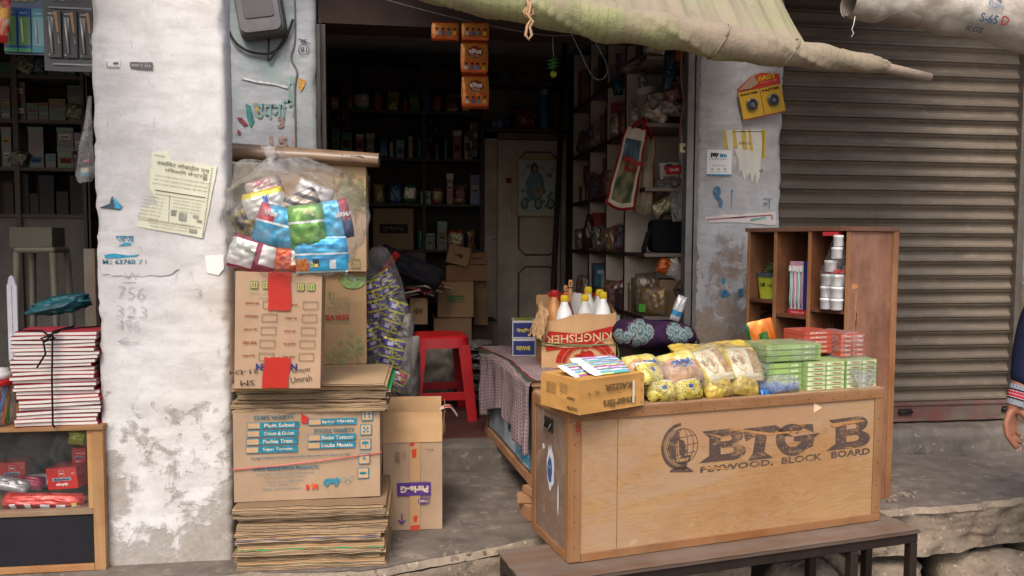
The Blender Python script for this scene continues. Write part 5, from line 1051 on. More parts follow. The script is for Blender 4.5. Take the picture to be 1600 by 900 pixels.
# goods heaped at the back left: cartons, sacks, a black chair
def bx(label, x0, x1, y0, y1, Y, d=.22, rot=0, col='#86694c', art=None, tiltz=0):
    a, b = at(x0, y1, Y), at(x1, y0, Y); w, h = b.x - a.x, b.z - a.z; t = thing('carton', label, 'carton', ((a.x + b.x) / 2, Y + d / 2, a.z), rot=(0, R(rot), R(tiltz)), group='cartons heaped in the shop')
    mb = MB(); mb.box(-w / 2, w / 2, -d / 2, d / 2, 0, h, col, 'card'); mb.box(-w / 2 + .002, w / 2 - .002, -.001, .001, h, h + .001, '#54402e')
    if art: art(mb, w, d, h)
    mb.build('body', t, bevel=.003)
def scr(txt, c): return lambda mb, w, d, h: mb.text(txt, (0, -d / 2 - .002, h * .5), h * .22, c, w * .5, bold=.03)
Y5 = 5.05
bx('large brown carton at the bottom of the heap by the back rack', 678, 737, 497, 622, Y5, .3, col='#7d6249')
bx('square brown carton with green lettering on top of the bottom one', 684, 740, 440, 496, Y5, .3, art=scr('मसाला', '#3f6a40'))
bx('long low brown carton across the heap by the back rack', 697, 762, 414, 439, Y5 + .05, .2, col='#795a44')
bx('small tilted brown carton near the top left of the heap', 696, 730, 384, 413, Y5 + .02, .14, rot=14, art=scr('4', '#4a3426'))
bx('small dark brown carton near the top right of the heap', 728, 762, 395, 413, Y5 + .06, .14, rot=-2, col='#755741', art=scr('मिठाई', '#3f2c20'))
bx('narrow brown carton standing right of the green lettered one', 741, 760, 438, 470, Y5 + .12, .2, col='#75583f')
bx('narrow crumpled carton under the standing narrow one', 741, 762, 470, 508, Y5 + .12, .2, col='#6a513c'); bx('dark wrapped carton on the floor right of the heap', 738, 778, 502, 625, Y5 + .25, .3, col='#5c4a40')
bx('brown carton with torn edges left of the heap', 640, 668, 466, 507, 4.9, .2, col='#846a50', art=scr('NEW', '#3a2c22'))
bx('dark carton left of the torn one', 618, 640, 470, 520, 4.95, .2, col='#5d4a3a'); bx('pale carton on the low rack shelf', 634, 664, 395, 424, 5.8, .12, col='#75675a')
mb = MB(); mb.box(-.2, .2, -.15, .2, 0, .02, '#6d5a48', 'woodx'); [mb.box(x - .015, x + .015, y - .015, y + .015, -(at(650, 430, 5).z - ZS - .0) + .26, 0, '#5b4a3a', 'wood') for x in (-.18, .18) for y in (-.13, .18)]
tbz = at(650, 465, 4.95).z; mb = MB(); mb.box(-.3, .18, -.15, .2, -.02, 0, '#5f4e40', 'woodx'); [mb.box(x - .015, x + .015, y - .015, y + .015, ZS - tbz, -.021, '#4b3c30', 'wood') for x in (-.27, .15) for y in (-.12, .17)]
mb.build('low_table', None, 'low wooden table heaped with papers left of the cartons', 'table', loc=(at(648, 465, 4.95).x, 5.1, at(648, 524, 4.95).z))
zt5 = at(648, 524, 4.95).z
for i in range(9):
    p = Vector((at(610 + 9 * i, 440, 4.85).x, 4.92 + .03 * (i % 3), at(640, 462 - 1.5 * i, 4.9).z)); mb = MB(); mb.box(-.07, .07, -.09, .09, -.004, .006, ['#8f8a80', '#7c3430', '#a59c8e'][i % 3], 'paper'); o = mb.build('paper_booklet', None, '%s paper booklet in the slipping heap, %s from the left' % (['grey', 'dull red', 'cream'][i % 3], ORD[i]), 'booklet', 'papers heaped left of the cartons', loc=p); o.rotation_euler = (R(r7.uniform(-12, 12)), R(r7.uniform(-22, 22)), r7.random())
bag_ = lambda lab, cx, cy, w, h, Y, col, sd_, m='cloth', t=.16, tilt=0: packet(lab, cx, cy, w, h, tilt, lambda u, v: mixc(col, '#3a332e', .15 + .7 * nz(u * 5 + sd_, v * 5)), Y, t, seed=sd_, m=m, name='sack', cat='sack')
bag_('black folded umbrella cloth slumped over the papers', 640, 418, 110, 36, 4.85, '#22222a', 61, t=.10, tilt=-24)
bag_('red cloth strip slanting beside the black cloth', 600, 425, 12, 74, 4.6, '#8a1f22', 62, t=.03, tilt=-35)
bag_('crumpled white cloth sack beside the red stool', 628, 512, 34, 44, 4.35, '#a39c92', 63); bag_('grey white sack on the floor behind the open carton', 628, 580, 60, 110, 4.3, '#8f8a84', 64, t=.25)
bag_('pale sack on the floor seen through the red stool', 690, 575, 70, 100, 4.95, '#7d766c', 65, t=.2)
for i in range(6):
    p = Vector((at(742, 600, 4.75).x, 4.85, ZS + .001 + .062 * i)); packet('folded grey cloth bundle, %s from the floor beside the counter' % ORD[i], 0, 0, .055, .24, 90, lambda u, v: mixc('#77706a', '#4a4440', .4 + nz(u * 4, v * 9)), 0, .26, loc=p + Vector((0, 0, .03)), group='folded cloth bundles beside the counter', name='cloth_bundle', cat='cloth bundle', seed=70 + i, m='cloth')
# floor edge litter, hanging string, lemon charm, orange packet chains
k = at(620, 4, YF - .04); st_ = [(590, -4), (720, 30), (866, 56), (955, 42)]
cable('string', st_, .0022, '#7f7d80', 'thin grey string sagging across the shop doorway', YF - .04, 'string', m='cloth')
cable('wire_loop', [(886, 38), (905, 78), (925, 118), (940, 124), (949, 112), (946, 96), (930, 66), (916, 46)], .0022, '#8fa0aa', 'pale wire loop hanging from the string in the doorway', YF - .02, 'wire loop', m='plastic')
cable('thread', [(864, 58), (864, 74), (866, 92)], .0012, '#b8b8b8', 'short thread holding the lime and chilli charm', YF - .04, 'thread')
lc = thing('lime_chilli_charm', 'green chillies and a yellow lime threaded as a hanging charm', 'charm', at(864, 92, YF - .04)); kk = pxm(YF - .04, 864)
for i in range(6):
    mb = MB(); s_ = (-1) ** i; z = -.003 - i * .0085; mb.tube([(-s_ * .012, 0, z - .002), (0, -.004, z), (s_ * .016, -.003, z + .003), (s_ * .027, 0, z + .001)], [.0025, .0045, .004, .0012], '#2f7a2c', 'gloss', 8); mb.build('chilli', lc)
mb = MB(); mb.lathe([(.002, -.015), (.010, -.012), (.0155, -.004), (.016, .003), (.011, .012), (.003, .0155)], (0.003, 0, -.072), '#a8b83c', 'gloss', 18); mb.build('lime', lc)
oc, oc2 = '#d2602a', '#c04a1c'
def strip(label, x, y0, n, first_h):
    Yh = YF - .06; t = thing('packet_chain', label, 'packet chain', at(x, y0, Yh), group='orange packet chains hung from the string'); k = pxm(Yh, x); z = 0
    for j in range(n):
        h = first_h if j == 0 else 52; cz = -(z + h / 2) * k
        def cc(u, v, h=h):
            if v < .12 or v > .93: return '#a8401a' if v < .03 or v > .97 else oc
            if h > 40 and (u - .52) ** 2 / .09 + (v - .66) ** 2 / .035 < 1: return '#7a8a3c' if (u - .52) ** 2 / .07 + (v - .66) ** 2 / .026 > 1 else '#a8301c'
            return mixc(oc, '#c98a3c', .3 + .8 * max(0, v - .3) + .4 * nz(u * 3, v * 4))
        T_ = Matrix.Translation((.002 * (-1) ** j, 0, cz)); mb = MB(T=T_); pillow(mb, 43 * k, h * k, .022, cc, 'foil', nu=28, nv=24, seed=j + x, crimp=.10)
        if h > 40: mb.text('रिगल', (0.002, -.0145, 9 * k), 8 * k, '#e6ddd2', 20 * k, bold=.05); mb.text('CHAI', (0.002, -.0145, 2.5 * k), 3 * k, '#e6ddd2', 12 * k)
        zf = (-.26 * h) * k if h > 40 else -.05 * h * k
        for q, (sk, cl) in enumerate((('#8a5a44', '#c9bfb0'), ('#8a5a44', '#4a6a9a'), ('#6a4434', '#5a7a88'), ('#8a5a44', '#c9a83c'))):
            x_ = (-13 + 9 * q) * k; mb.box(x_ - 2.6 * k, x_ + 2.6 * k, -.0135, -.0125, zf - 5 * k, zf + 1 * k, cl, 'ink'); mb.poly([[(x_ + 1.8 * k * math.cos(a), zf + 3 * k + 2.2 * k * math.sin(a)) for a in [b * .5 for b in range(12)]]], (0, -.0138, 0), sk); mb.box(x_ - 1.9 * k, x_ + 1.9 * k, -.0143, -.0139, zf + 3.6 * k, zf + 5.6 * k, '#241a16', 'ink')
        mb.build('packet', t); z += h - 1.2
    return t
strip('single short orange packet hung at the left of the long chain', 695, 34, 1, 29); strip('long chain of three orange packets hung in the doorway', 742, 34, 3, 30)

# red plastic stool
stx = at(687, 640, 4.42); st = thing('stool', 'red plastic stool standing inside the shop doorway', 'stool', (stx.x, 4.43, ZS), R(4)); hs = .465; tw = .15; bw_ = .185
rc_ = '#b0121a'
mb = MB()
def topf(u, v):
    a = 2 * math.pi * u; r = 1 - v; sq = lambda c: abs(c) ** .42 * (1 if c > 0 else -1); return (tw * sq(math.cos(a)) * r, tw * sq(math.sin(a)) * r, hs - .010 * (1 - min(1, v * 7)) ** 2 - .006 * max(0, (v - .2)) )
mb.grid(topf, 48, 12, rc_, 'plastic', cu=True)
def apr(u, v):
    a = 2 * math.pi * u; sq = lambda c: abs(c) ** .42 * (1 if c > 0 else -1); k = tw + .008 * v; return (k * sq(math.cos(a)), k * sq(math.sin(a)), hs - .010 - .055 * v)
mb.grid(apr, 48, 4, rc_, 'plastic', cu=True); mb.build('seat', st)
for sx in (-1, 1):
    for sy in (-1, 1):
        mb = MB()
        def leg(u, v, sx=sx, sy=sy):      # an L-shaped moulded corner leg
            k = tw - .002 + (bw_ - tw) * v; w = .062 - .012 * v; t = (u - .5) * 2; L = w * abs(t); return (sx * (k - (L if t < 0 else 0)), sy * (k - (L if t > 0 else 0)), (hs - .05) * (1 - v))
        mb.grid(leg, 10, 14, rc_, 'plastic', smooth=False); o = mb.build('leg', st); m_ = o.modifiers.new('t', 'SOLIDIFY'); m_.thickness = .006; m_.offset = 0
for a in range(4):
    mb = MB(T=Matrix.Rotation(a * math.pi / 2, 4, 'Z')); zr = .14; k = tw + (bw_ - tw) * (1 - zr / hs)
    mb.box(-k + .04, k - .04, k - .010, k - .004, zr - .025, zr + .02, rc_, 'plastic'); mb.build('stretcher', st, bevel=.002)
# ================================================================== the draped counter and what stands on it
ca, cb_ = on(757, 668, ZS + .02), on(833, 757, ZS + .02); cyaw = math.atan2(cb_.x - ca.x, ca.y - cb_.y)      # runs into the shop
zt = 1.00
ct = thing('counter', 'old counter pasted with blue posters on its side and draped with a checked cloth', 'counter', (cb_.x, cb_.y, ZS + .0), cyaw); cl_ = (ca - cb_).length; chh = zt - ZS
mb = MB(); mb.box(.012, .5, .012, cl_ - .012, .03, chh - .022, '#6d655c', 'paint'); mb.build('carcass', ct)
for nm, q in (('batten', (0, .03, 0, cl_, .0, .035)), ('batten', (0, .03, 0, .035, .036, chh - .025)), ('batten', (0, .03, cl_ - .035, cl_, .036, chh - .025)), ('top_board', (-.012, .52, -.01, cl_ + .01, chh - .021, chh))):
    mb = MB(); mb.box(*q, '#a98463' if nm == 'batten' else '#a08468', 'woodx' if nm != 'batten' else 'wood'); mb.build(nm, ct)
mb = MB()    # the pasted side: torn blue and white posters, as sheets on the side face (local yz plane)
def sp(pts, col, x, m='paper'): mb.poly([pts], (x, 0, 0), col, U=(0, -1, 0), V=(0, 0, 1), m=m)
rq = random.Random(6)
def rag(y0, y1, z0, z1, col, x, j=.01):
    pts = []
    for (a, b), (c, d) in (((y0, z0), (y1, z0)), ((y1, z0), (y1, z1)), ((y1, z1), (y0, z1)), ((y0, z1), (y0, z0))):
        for i in range(6): t = i / 6; pts.append((-(a + (c - a) * t + rq.uniform(-j, j)), b + (d - b) * t + rq.uniform(-j, j)))
    sp(pts, col, x)
rag(.05, .90, .05, .33, '#a9b7bd', .0095); rag(.06, .34, .06, .34, '#6da2b8', .0090); rag(.10, .28, .10, .30, '#b8c8cc', .0086, .02); rag(.30, .52, .10, .36, '#c2c6c6', .0082, .02); rag(.34, .48, .14, .30, '#49677e', .0078, .02); rag(.55, .90, .06, .40, '#8f979b', .0074, .006); rag(.60, .72, .2, .38, '#2d4a80', .0070, .02); rag(.12, .22, .08, .2, '#2f8ab0', .0066, .02)
mb.text('EU', (.006, .80, .26), .06, '#3b4046', .09, U=(0, -1, 0), bold=.04); mb.text('RF', (.006, .16, .12), .04, '#e6ecee', .05, U=(0, -1, 0), bold=.04); mb.build('posters', ct)
# cloth: drapes over the top and hangs down the passage side
LC = cl_ + .06
def clothf(u, v):
    y = -.0 + LC * u - .02; drop = .30 + .05 * math.sin(u * 7 + 1) - .05 * (1 - u) + .02 * nz(u * 9); tot = .17 + drop; s_ = v * tot; e = .17
    fold = .013 * math.sin(u * 36 + 2 * nz(u * 4)) + .009 * nz(u * 14, v * 3)
    if s_ < e: return (e - s_ - .012, y, chh + .004 + .002 * abs(nz(u * 20, v * 20)))
    k = min(1, (s_ - e) / .03); return (-.014 * math.sin(k * math.pi / 2) - .006 - (fold * min(1, (s_ - e) / .2) + .005), y + .02 * (s_ - e) * math.sin(u * 20), chh + .004 - (s_ - e) * 1.0)
def clothc(u, v):
    if .325 < v < .375: return '#6f2630' if (v < .35) else '#3f4a34'
    b = '#7f7577'; gx = (u * 46) % 1; gy = (v * 30) % 1
    if gy < .28: b = '#b08488'
    if gx < .22: b = mixc(b, '#3a3434', .6)
    if gx > .8 and gy > .5: b = '#c8c0bc'
    return b
mb = MB(); mb.grid(clothf, 230, 90, clothc, 'cloth'); o = mb.build('checked_cloth', None, 'grey and pink checked cloth hanging over the passage side of the counter', 'cloth', loc=ct.location, rz=cyaw); m_ = o.modifiers.new('t', 'SOLIDIFY'); m_.thickness = .002
# wood offcuts under the near end of the counter
for i, (dx, dz, w, d, h, rz_) in enumerate([(-.005, 0, .10, .10, .06, .2), (-.01, .062, .13, .06, .03, -.15), (.02, .094, .12, .09, .03, .35)]):
    mb = MB(); mb.box(-w / 2, w / 2, -d / 2, d / 2, 0, h - .002, '#a07c5c', 'woodx'); mb.build('wood_block', None, ['squat wooden block on the platform behind the crate', 'thin wooden offcut lying on the squat block', 'topmost wooden offcut under the end of the counter'][i], 'wood block', loc=(cb_.x + dx + .02, cb_.y + .05, ZP + dz), rz=rz_)

zc7 = zt + .001
def cpt(px, py): return on(px, py, zt)
# two long blue and white boxes
for i in range(2):
    a = at(797, 549 - 31 * i, 3.78); b = at(833, 556 - 31 * i, 3.70)
    t = thing('flat_box', ['lower blue and white box at the far edge of the counter', 'upper blue and white box at the far edge of the counter'][i], 'box', (a.x + .0, 3.70, zt + .002 + .086 * i), R(-6), 'blue and white boxes on the counter')
    mb = MB(); w, d, h = .11, .16, .084; mb.box(0, w, 0, d, 0, h, '#c9c8c4', 'gloss'); mb.box(.004, w - .004, -.0012, 0, .006, h - .010, '#2a3a80', 'gloss'); mb.box(.010, w - .012, -.002, -.0012, .012, h - .018, '#27336e', 'gloss'); mb.text(['REVIVE', 'मैजिक'][i], (w * .48, -.003, h * .46), .020, '#c9c05a', w * .6, bold=.04)
    mb.box(-.0012, 0, .005, d - .01, .006, h - .008, '#2a3a80', 'gloss')
    if i: mb.box(.01, w - .01, .01, d - .01, h, h + .001, '#9aa84a', 'gloss')
    mb.build('body', t)
# beer carton cut down to hold bottles, printed upside down
KY = 3.33; k0 = at(846, 566, KY); k1 = at(960, 566, KY); kw = k1.x - k0.x; khh = .245; kd = .23
kc = thing('cut_carton', 'cut-down red printed beer carton tied with green twine, holding bottles', 'carton', (k0.x, KY, zt + .002), R(-4))
mb = MB(); X = lambda px: (px - 848) / 112 * kw; Z = lambda py: (566 - py) / 66 * .185
def kf(u, v):
    h = khh * (.86 + .14 * u + .02 * nz(u * 9) - .03 * math.sin(u * 9)); return (kw * u, .003 * nz(u * 5, v * 4) - .004 * math.sin(u * math.pi) * math.sin(v * math.pi), h * v)
mb.grid(kf, 24, 16, '#c19a70', 'card'); mb.grid(lambda u, v: (kw * u, .005 + kf(u, v)[1], kf(u, v)[2]), 24, 16, '#b08a62', 'card')
def onk(p): return Vector((p.x, kf(max(0, min(1, p.x / kw)), max(0, min(1, p.z / khh)))[1] - .0035, p.z))
red = '#b02c22'
arc = lambda cx, cz, r0, r1, a0, a1, n=26: [(cx + r1 * math.cos(R(a0 + (a1 - a0) * i / n)), cz + r1 * math.sin(R(a0 + (a1 - a0) * i / n)) * .82) for i in range(n + 1)] + [(cx + r0 * math.cos(R(a1 + (a0 - a1) * i / n)), cz + r0 * math.sin(R(a1 + (a0 - a1) * i / n)) * .82) for i in range(n + 1)]
cxk, czk = kw * .60, .018
for r0, r1 in ((.110, .134), (.092, .106), (.086, .089)): mb.poly([[q for q in arc(cxk, czk, r0, r1, 4, 176) if True]], (0, 0, 0), red if r1 > .1 else '#bd5a44', fn=onk)
mb.poly([[(.02, .075), (.10, .085), (.20, .088), (kw * .72, .108), (kw - .01, .14), (kw - .004, .186), (kw * .8, .172), (kw * .5, .150), (.03, .162), (.012, .12)]], (0, -.001, 0), red, fn=lambda p: onk(p) + Vector((0, -.0012, 0)))
mb.text('KINGFISHER', (kw * .5, 0, .132), .036, '#cfae86', kw * .88, U=(-1, 0, -.055), V=(0, 0, -1), bold=.015, fn=lambda p: onk(p) + Vector((0, -.0024, 0)))
mb.poly([[(.015, .108), (.10, .096), (.22, .10), (kw * .75, .118), (kw * .9, .13), (kw * .75, .112), (.22, .094), (.10, .090), (.015, .100)]], (0, 0, 0), '#cfae86', fn=lambda p: onk(p) + Vector((0, -.0024, 0)))
bird = [(-.052, .006), (-.020, .012), (-.012, .030), (.000, .042), (.014, .040), (.020, .030), (.040, .022), (.052, .004), (.050, -.02), (.02, -.02), (.012, -.006), (-.004, -.02), (-.018, -.014), (-.024, -.002), (-.036, -.002)]
mb.poly([[(cxk - .01 + x * .9, czk + .034 + z * .9) for x, z in bird]], (0, 0, 0), red, fn=lambda p: onk(p) + Vector((0, -.0012, 0)))
mb.poly([[(cxk - .006 + .009 * math.cos(a) * (1 + .5 * (a > 3)), czk + .060 + .005 * math.sin(a)) for a in [q * .45 for q in range(14)]]], (0, 0, 0), '#c19a70', fn=lambda p: onk(p) + Vector((0, -.0024, 0)))
mb.text('THE KI', (cxk + .105, 0, .055), .010, '#cfae86', .05, U=(.35, 0, .94), V=(-.94, 0, .35), fn=lambda p: onk(p) + Vector((0, -.0024, 0)))
mb.build('front_panel', kc)
def side(x, h0, h1, s_): return lambda u, v: (x + s_ * .004 * math.sin(u * 3) * math.sin(v * 3), kd * u, (h0 + (h1 - h0) * u + .012 * nz(u * 14, x)) * v)
mb = MB(); mb.grid(side(0, khh * .86, .26, -1), 16, 10, '#a9845e', 'card'); mb.grid(side(.004, khh * .86, .26, -1), 16, 10, '#a07a56', 'card'); mb.box(-.002, -.001, .03, .07, .02, .05, red, 'ink'); mb.build('side_panel', kc)
mb = MB(); mb.grid(side(kw, khh * 1.0, .29, 1), 16, 10, '#a9845e', 'card'); mb.grid(side(kw - .004, khh * 1.0, .29, 1), 16, 10, '#b08a62', 'card'); mb.build('side_panel', kc)
mb = MB(); mb.grid(lambda u, v: (kw * u, kd, (.30 + .012 * math.sin(u * 3.1) + .006 * nz(u * 12)) * v), 24, 10, '#b38c64', 'card'); mb.grid(lambda u, v: (kw * u, kd + .004, (.30 + .012 * math.sin(u * 3.1)) * v), 24, 10, '#a9845e', 'card')
mb.poly([[(kw * (.5 + .36 * math.cos(R(a))), .318 + .05 * math.sin(R(a))) for a in range(185, 356, 8)] ], (0, kd - .003, 0), red); mb.text('MALTED', (kw * .5, kd - .005, .285), .010, '#cfae86', .10); mb.build('back_panel', kc)
mb = MB(); mb.box(.005, kw - .005, .005, kd - .002, .001, .005, '#8f6c4a', 'card'); mb.build('floor_panel', kc)
mb = MB()     # torn flap folded outward at the left corner
def tf(u, v): return (-.055 * v + .03 * u + .008 * nz(u * 6, v * 6) + .02 * u * v, -.01 + .07 * (1 - u) - .04 * v * u - .02 * math.sin(v * 3), .245 - .14 * v * (1 + .25 * nz(u * 5, 3)) * (1 - .2 * u) + .035 * (1 - u) + .02 * nz(u * 9, v * 9))
mb.grid(tf, 18, 18, '#b8946c', 'card'); mb.grid(lambda u, v: tuple(Vector(tf(u, v)) + Vector((.004, .004, 0))), 18, 18, '#9f7c58', 'card'); mb.build('torn_flap', kc)
mb = MB(); zt_ = .098
for dz in (0, .012): mb.tube([(-.006, .15, .09 + dz), (-.008, .0, .104 + dz * 1.6), (.02, -.010, .100 + dz), (kw * .5, -.013, .098 + dz * .3), (kw + .004, -.008, .104), (kw + .007, .03, .07 - dz)], .0022, '#7d8a62', 'cloth', 5)
mb.tube([(kw + .006, .0, .10), (kw + .012, -.01, .06), (kw + .002, -.012, .03)], .0022, '#7d8a62', 'cloth', 5); mb.build('twine', kc)
# bottles in the carton
kcM = Matrix.Translation(kc.location) @ Matrix.Rotation(R(-4), 4, 'Z')
def bottle(label, px, ycap, Yo, body, cap, label_c=None, scale=1.2, group='white bottles in the cut-down carton', neck=None):
    Y = KY + Yo; p = at(px, ycap, Y); h = p.z - (zt + .008); t = thing('bottle', label, 'bottle', (p.x, Y, zt + .008), group=group); s_ = scale
    prof = [(.030, 0), (.0345, .008), (.0345, h * .42), (.0335, h * .46), (.036, h * .50), (.0355, h * .57), (.0325, h * .66), (.0245, h * .78), (.0135, h * .875), (.0125, h * .92)]
    mb = MB(); mb.lathe([(r * s_, z) for r, z in prof], col=[body] * (len(prof) - 1) if not neck else [body] * 6 + [neck] * (len(prof) - 7), m='gloss', seg=24)
    for k in range(10): a = k * .628; mb.tube([(.0365 * s_ * math.cos(a), .0365 * s_ * math.sin(a), h * .505), (.0225 * s_ * math.cos(a + .25), .0225 * s_ * math.sin(a + .25), h * .78)], .0012, body, 'gloss', 4)
    mb.build('body', t)
    if label_c: mb = MB(); mb.lathe([(.0352 * s_, h * .14), (.0354 * s_, h * .15), (.0354 * s_, h * .43), (.0352 * s_, h * .44)], col=label_c, m='paper', seg=24); mb.box(-.008, .010, -.0366 * s_, -.035 * s_, h * .30, h * .42, '#4a4a40', 'ink'); mb.box(-.005, .007, -.0372 * s_, -.0367 * s_, h * .31, h * .41, '#e2e2cc', 'ink'); mb.build('label', t)
    mb = MB(); mb.lathe([(.0145, h * .905), (.0165, h * .91), (.0165, h * .985), (.0150, h)], col=cap, m='plastic', seg=22)
    for k in range(22): a = 2 * math.pi * k / 22; mb.tube([(.0167 * math.cos(a), .0167 * math.sin(a), h * .915), (.0167 * math.cos(a), .0167 * math.sin(a), h * .98)], .0008, cap, 'plastic', 4)
    mb.build('cap', t)
bottle('white bottle with a yellow cap at the front left of the cut-down carton', 882, 461, .045, '#e9e9e6', '#d8b820', '#c9d08a')
bottle('white bottle with a yellow cap at the front middle of the carton, neck half empty', 914, 460, .045, '#e9e9e6', '#d8b820', '#c9d08a', neck='#c9c7c0')
bottle('white bottle with a yellow cap at the front right of the cut-down carton', 942, 456, .05, '#e9e9e6', '#d8b820', '#c9d08a')
bottle('white bottle with a yellow cap behind the front right one', 937, 452, .145, '#deded9', '#d8b820', '#c9d08a')
bottle('white bottle with a yellow cap at the back middle of the carton', 919, 448, .17, '#deded9', '#d8b820')
bottle('orange squash bottle with a red cap at the left of the carton', 866, 453, .10, '#c98a4e', '#b01c1c', group=None)
bottle('bottle with a red cap half hidden behind the front left white one', 884, 456, .16, '#8a3a2a', '#b01c1c', group=None)
k0 = at(900, 485, KY + .20); mb = MB(T=Matrix.Rotation(R(10), 4, 'Y')); mb.box(-.03, .03, -.002, .0, -.05, .08, '#d6d2cc', 'paper'); mb.build('price_slip', None, 'white paper slip standing behind the bottles', 'paper', loc=k0)
k0 = at(888, 458, KY + .15); t = thing('clothes_peg_bundle', 'two wooden clothes pegs standing up above the bottles', 'clothes peg', k0)
for dx, hh, ry in ((-.008, .075, -5), (.006, .10, 2)):
    mb = MB(T=Matrix.Translation((dx, 0, -.04)) @ Matrix.Rotation(R(ry), 4, 'Y')); mb.box(-.008, .008, -.006, .006, 0, hh, '#c99a66', 'wood'); mb.box(-.0085, .0085, -.007, .007, hh * .62, hh * .68, '#3a3028', 'metal'); mb.box(-.004, .004, -.0065, -.006, hh * .74, hh * .9, '#7d5638', 'ink'); mb.build('peg', t, bevel=.001)
box_thing('flat_box', 'tall white packing box standing behind the beer carton', 'box', (at(962, 500, KY + .2).x - .03, KY + .30, zt + .002), (.14, .05, .20), '#b8b2a8')

# carton with a folded top on the crate and the counter end
mz = 1.009
a, b, c = on(905, 649, mz), on(1006, 633, mz), on(848, 618, mz)
mrz = math.atan2(b.y - a.y, b.x - a.x); mw = (b - a).length; md = .20; mh = at(905, 595, a.y).z - mz
def art_m(mb, w, d, h):
    y = -.004; q = dict(U=(-1, 0, 0), V=(0, 0, -1), bold=.04)
    mb.text('KAIZER', (w * .58, y, h * .70), .020, '#6d5436', w * .42, **q); mb.text('merlin', (w * .60, y, h * .22), .026, '#6d5436', w * .50, **q); mb.text('by', (w * .6, y, h * .5), .008, '#6d5436')
    mb.box(w * .80, w * .83, y - .001, y, h * .14, h * .82, '#cfc4b0', 'gloss')
    for z in (.85, .5, .15): mb.quad((w * .93, y, h * z), (w * .96, y, h * (z - .08)), (w * .965, y, h * (z - .07)), (w * .935, y, h * (z + .01)), '#3f2f20', 'ink')
    mb.text('x   N', (w * .2, y, h * .6), .012, '#5d4630', w * .16)
    s_ = dict(U=(0, 1, 0), V=(0, 0, -1), bold=.03)
    for i in range(5): mb.text('Product details', (-.004, d * .70, h * (.75 - .07 * i)), .006, '#7d6544', d * .25, **s_); mb.text('Net quantity', (-.004, d * .38, h * (.80 - .06 * i)), .005, '#7d6544', d * .2, **s_)
    mb.text('kaizer', (-.004, d * .20, h * .42), .012, '#6d5436', d * .2, **s_); mb.text('merlin', (-.004, d * .16, h * .14), .014, '#6d5436', d * .25, **s_)
mc = carton('carton', 'tan carton lying upside down at the left front corner of the plywood crate', Vector((a.x, a.y, mz)), mrz, mw, md, mh, '#bd8c4e', art_m)
# bundles of striped sticks lying on it
def stripe(pal_):
    return lambda u, v: ('#e3dfe2' if u < .20 else pal_[int((v * 3.2 + .25 * u) * 5) % len(pal_)])
pl = ['#7a5fae', '#c05a86', '#d8d27c', '#5fae9c', '#6f9ed0', '#d8cfe0', '#3f9a78', '#b06fae', '#e2dcec']
for i, (cx, cy, w, h, rt_, lab, z_) in enumerate([(900, 578, 50, 22, 10, 'violet striped straw pack with white labels on the tan carton', 0), (945, 574, 82, 22, 1, 'wide multicoloured striped straw pack on the tan carton', .004), (935, 566, 90, 18, -3, 'green striped straw pack at the back of the tan carton', .008)]):
    p = on(cx, cy, mz + mh + .014 + z_); kx_ = (p - Vector((0, 0, CZ))).length / F
    t = thing('straw_pack', lab, 'straw pack', p, rot=(R(-70 + 0), R(0), mrz + R(rt_)), group='striped straw packs on the tan carton'); mb = MB(); pillow(mb, w * kx_, .085, .014, stripe(pl[i * 2:] + pl[:i * 2]), 'gloss', nu=40, nv=24, seed=i, crimp=.02); mb.build('wrapper', t)
    for j in range(5):
        pass

# black plastic chair behind the goods, flowered bolster over its back
cy0 = 3.36; cxk_ = at(1015, 560, cy0).x; ch_ = thing('chair', 'black plastic armchair standing behind the crate', 'chair', (cxk_, cy0, ZP), R(3))
zb = at(1015, 545, cy0).z - ZP; zseat = .42; bk = '#17171b'
mb = MB(); mb.grid(lambda u, v: ((u - .5) * .42, .02 + .40 * v, zseat - .012 * math.sin(u * math.pi) * math.sin(v * math.pi)), 12, 12, bk, 'plastic'); mb.box(-.21, .21, .02, .42, zseat - .03, zseat - .015, bk, 'plastic'); mb.build('seat', ch_)
for sx, sy in ((-.19, .04), (.19, .04), (-.2, .40), (.2, .40)):
    mb = MB(); mb.tube([(sx * 1.1, sy + (.02 if sy > .2 else -.02), 0), (sx, sy, zseat - .02)], [.016, .022], bk, 'plastic', 8); mb.build('leg', ch_)
mb = MB()
def bkf(u, v):
    x = (u - .5) * (.42 + .04 * v); return (x, .0 - .05 * v + .04 * (2 * u - 1) ** 2, zseat + (zb + .04 - zseat) * v)
mb.grid(bkf, 20, 14, bk, 'plastic'); o = mb.build('backrest', ch_); m_ = o.modifiers.new('t', 'SOLIDIFY'); m_.thickness = .012
for s_ in (-1, 1):
    mb = MB(); mb.tube([(s_ * .21, -.02, zseat + .24), (s_ * .25, .10, zseat + .22), (s_ * .25, .32, zseat + .21), (s_ * .22, .40, zseat + .0)], .018, bk, 'plastic', 8); mb.build('armrest', ch_)
p0, p1 = at(955, 524, cy0 - .05), at(1086, 524, cy0 - .05); L_ = p1.x - p0.x
t = thing('flowered_bolster', 'purple bolster with grey-green roses lying on the black chair back', 'bolster', ((p0.x + p1.x) / 2, cy0 - .06, at(1020, 524, cy0 - .06).z), R(3)); mb = MB()
def bol(u, v):
    a = 2 * math.pi * v; x = (u - .5) * 2; e = (1 - abs(x) ** 5) ** .5 if abs(x) < 1 else 0; hgt = .066 * (1.06 - .34 * (u - .4)) * e * (1 + .06 * nz(u * 7, v * 3)); return (x * L_ / 2, -.085 * math.cos(a) * e, hgt * math.sin(a) * (1.0 if math.sin(a) > 0 else .8) - .008 * x)
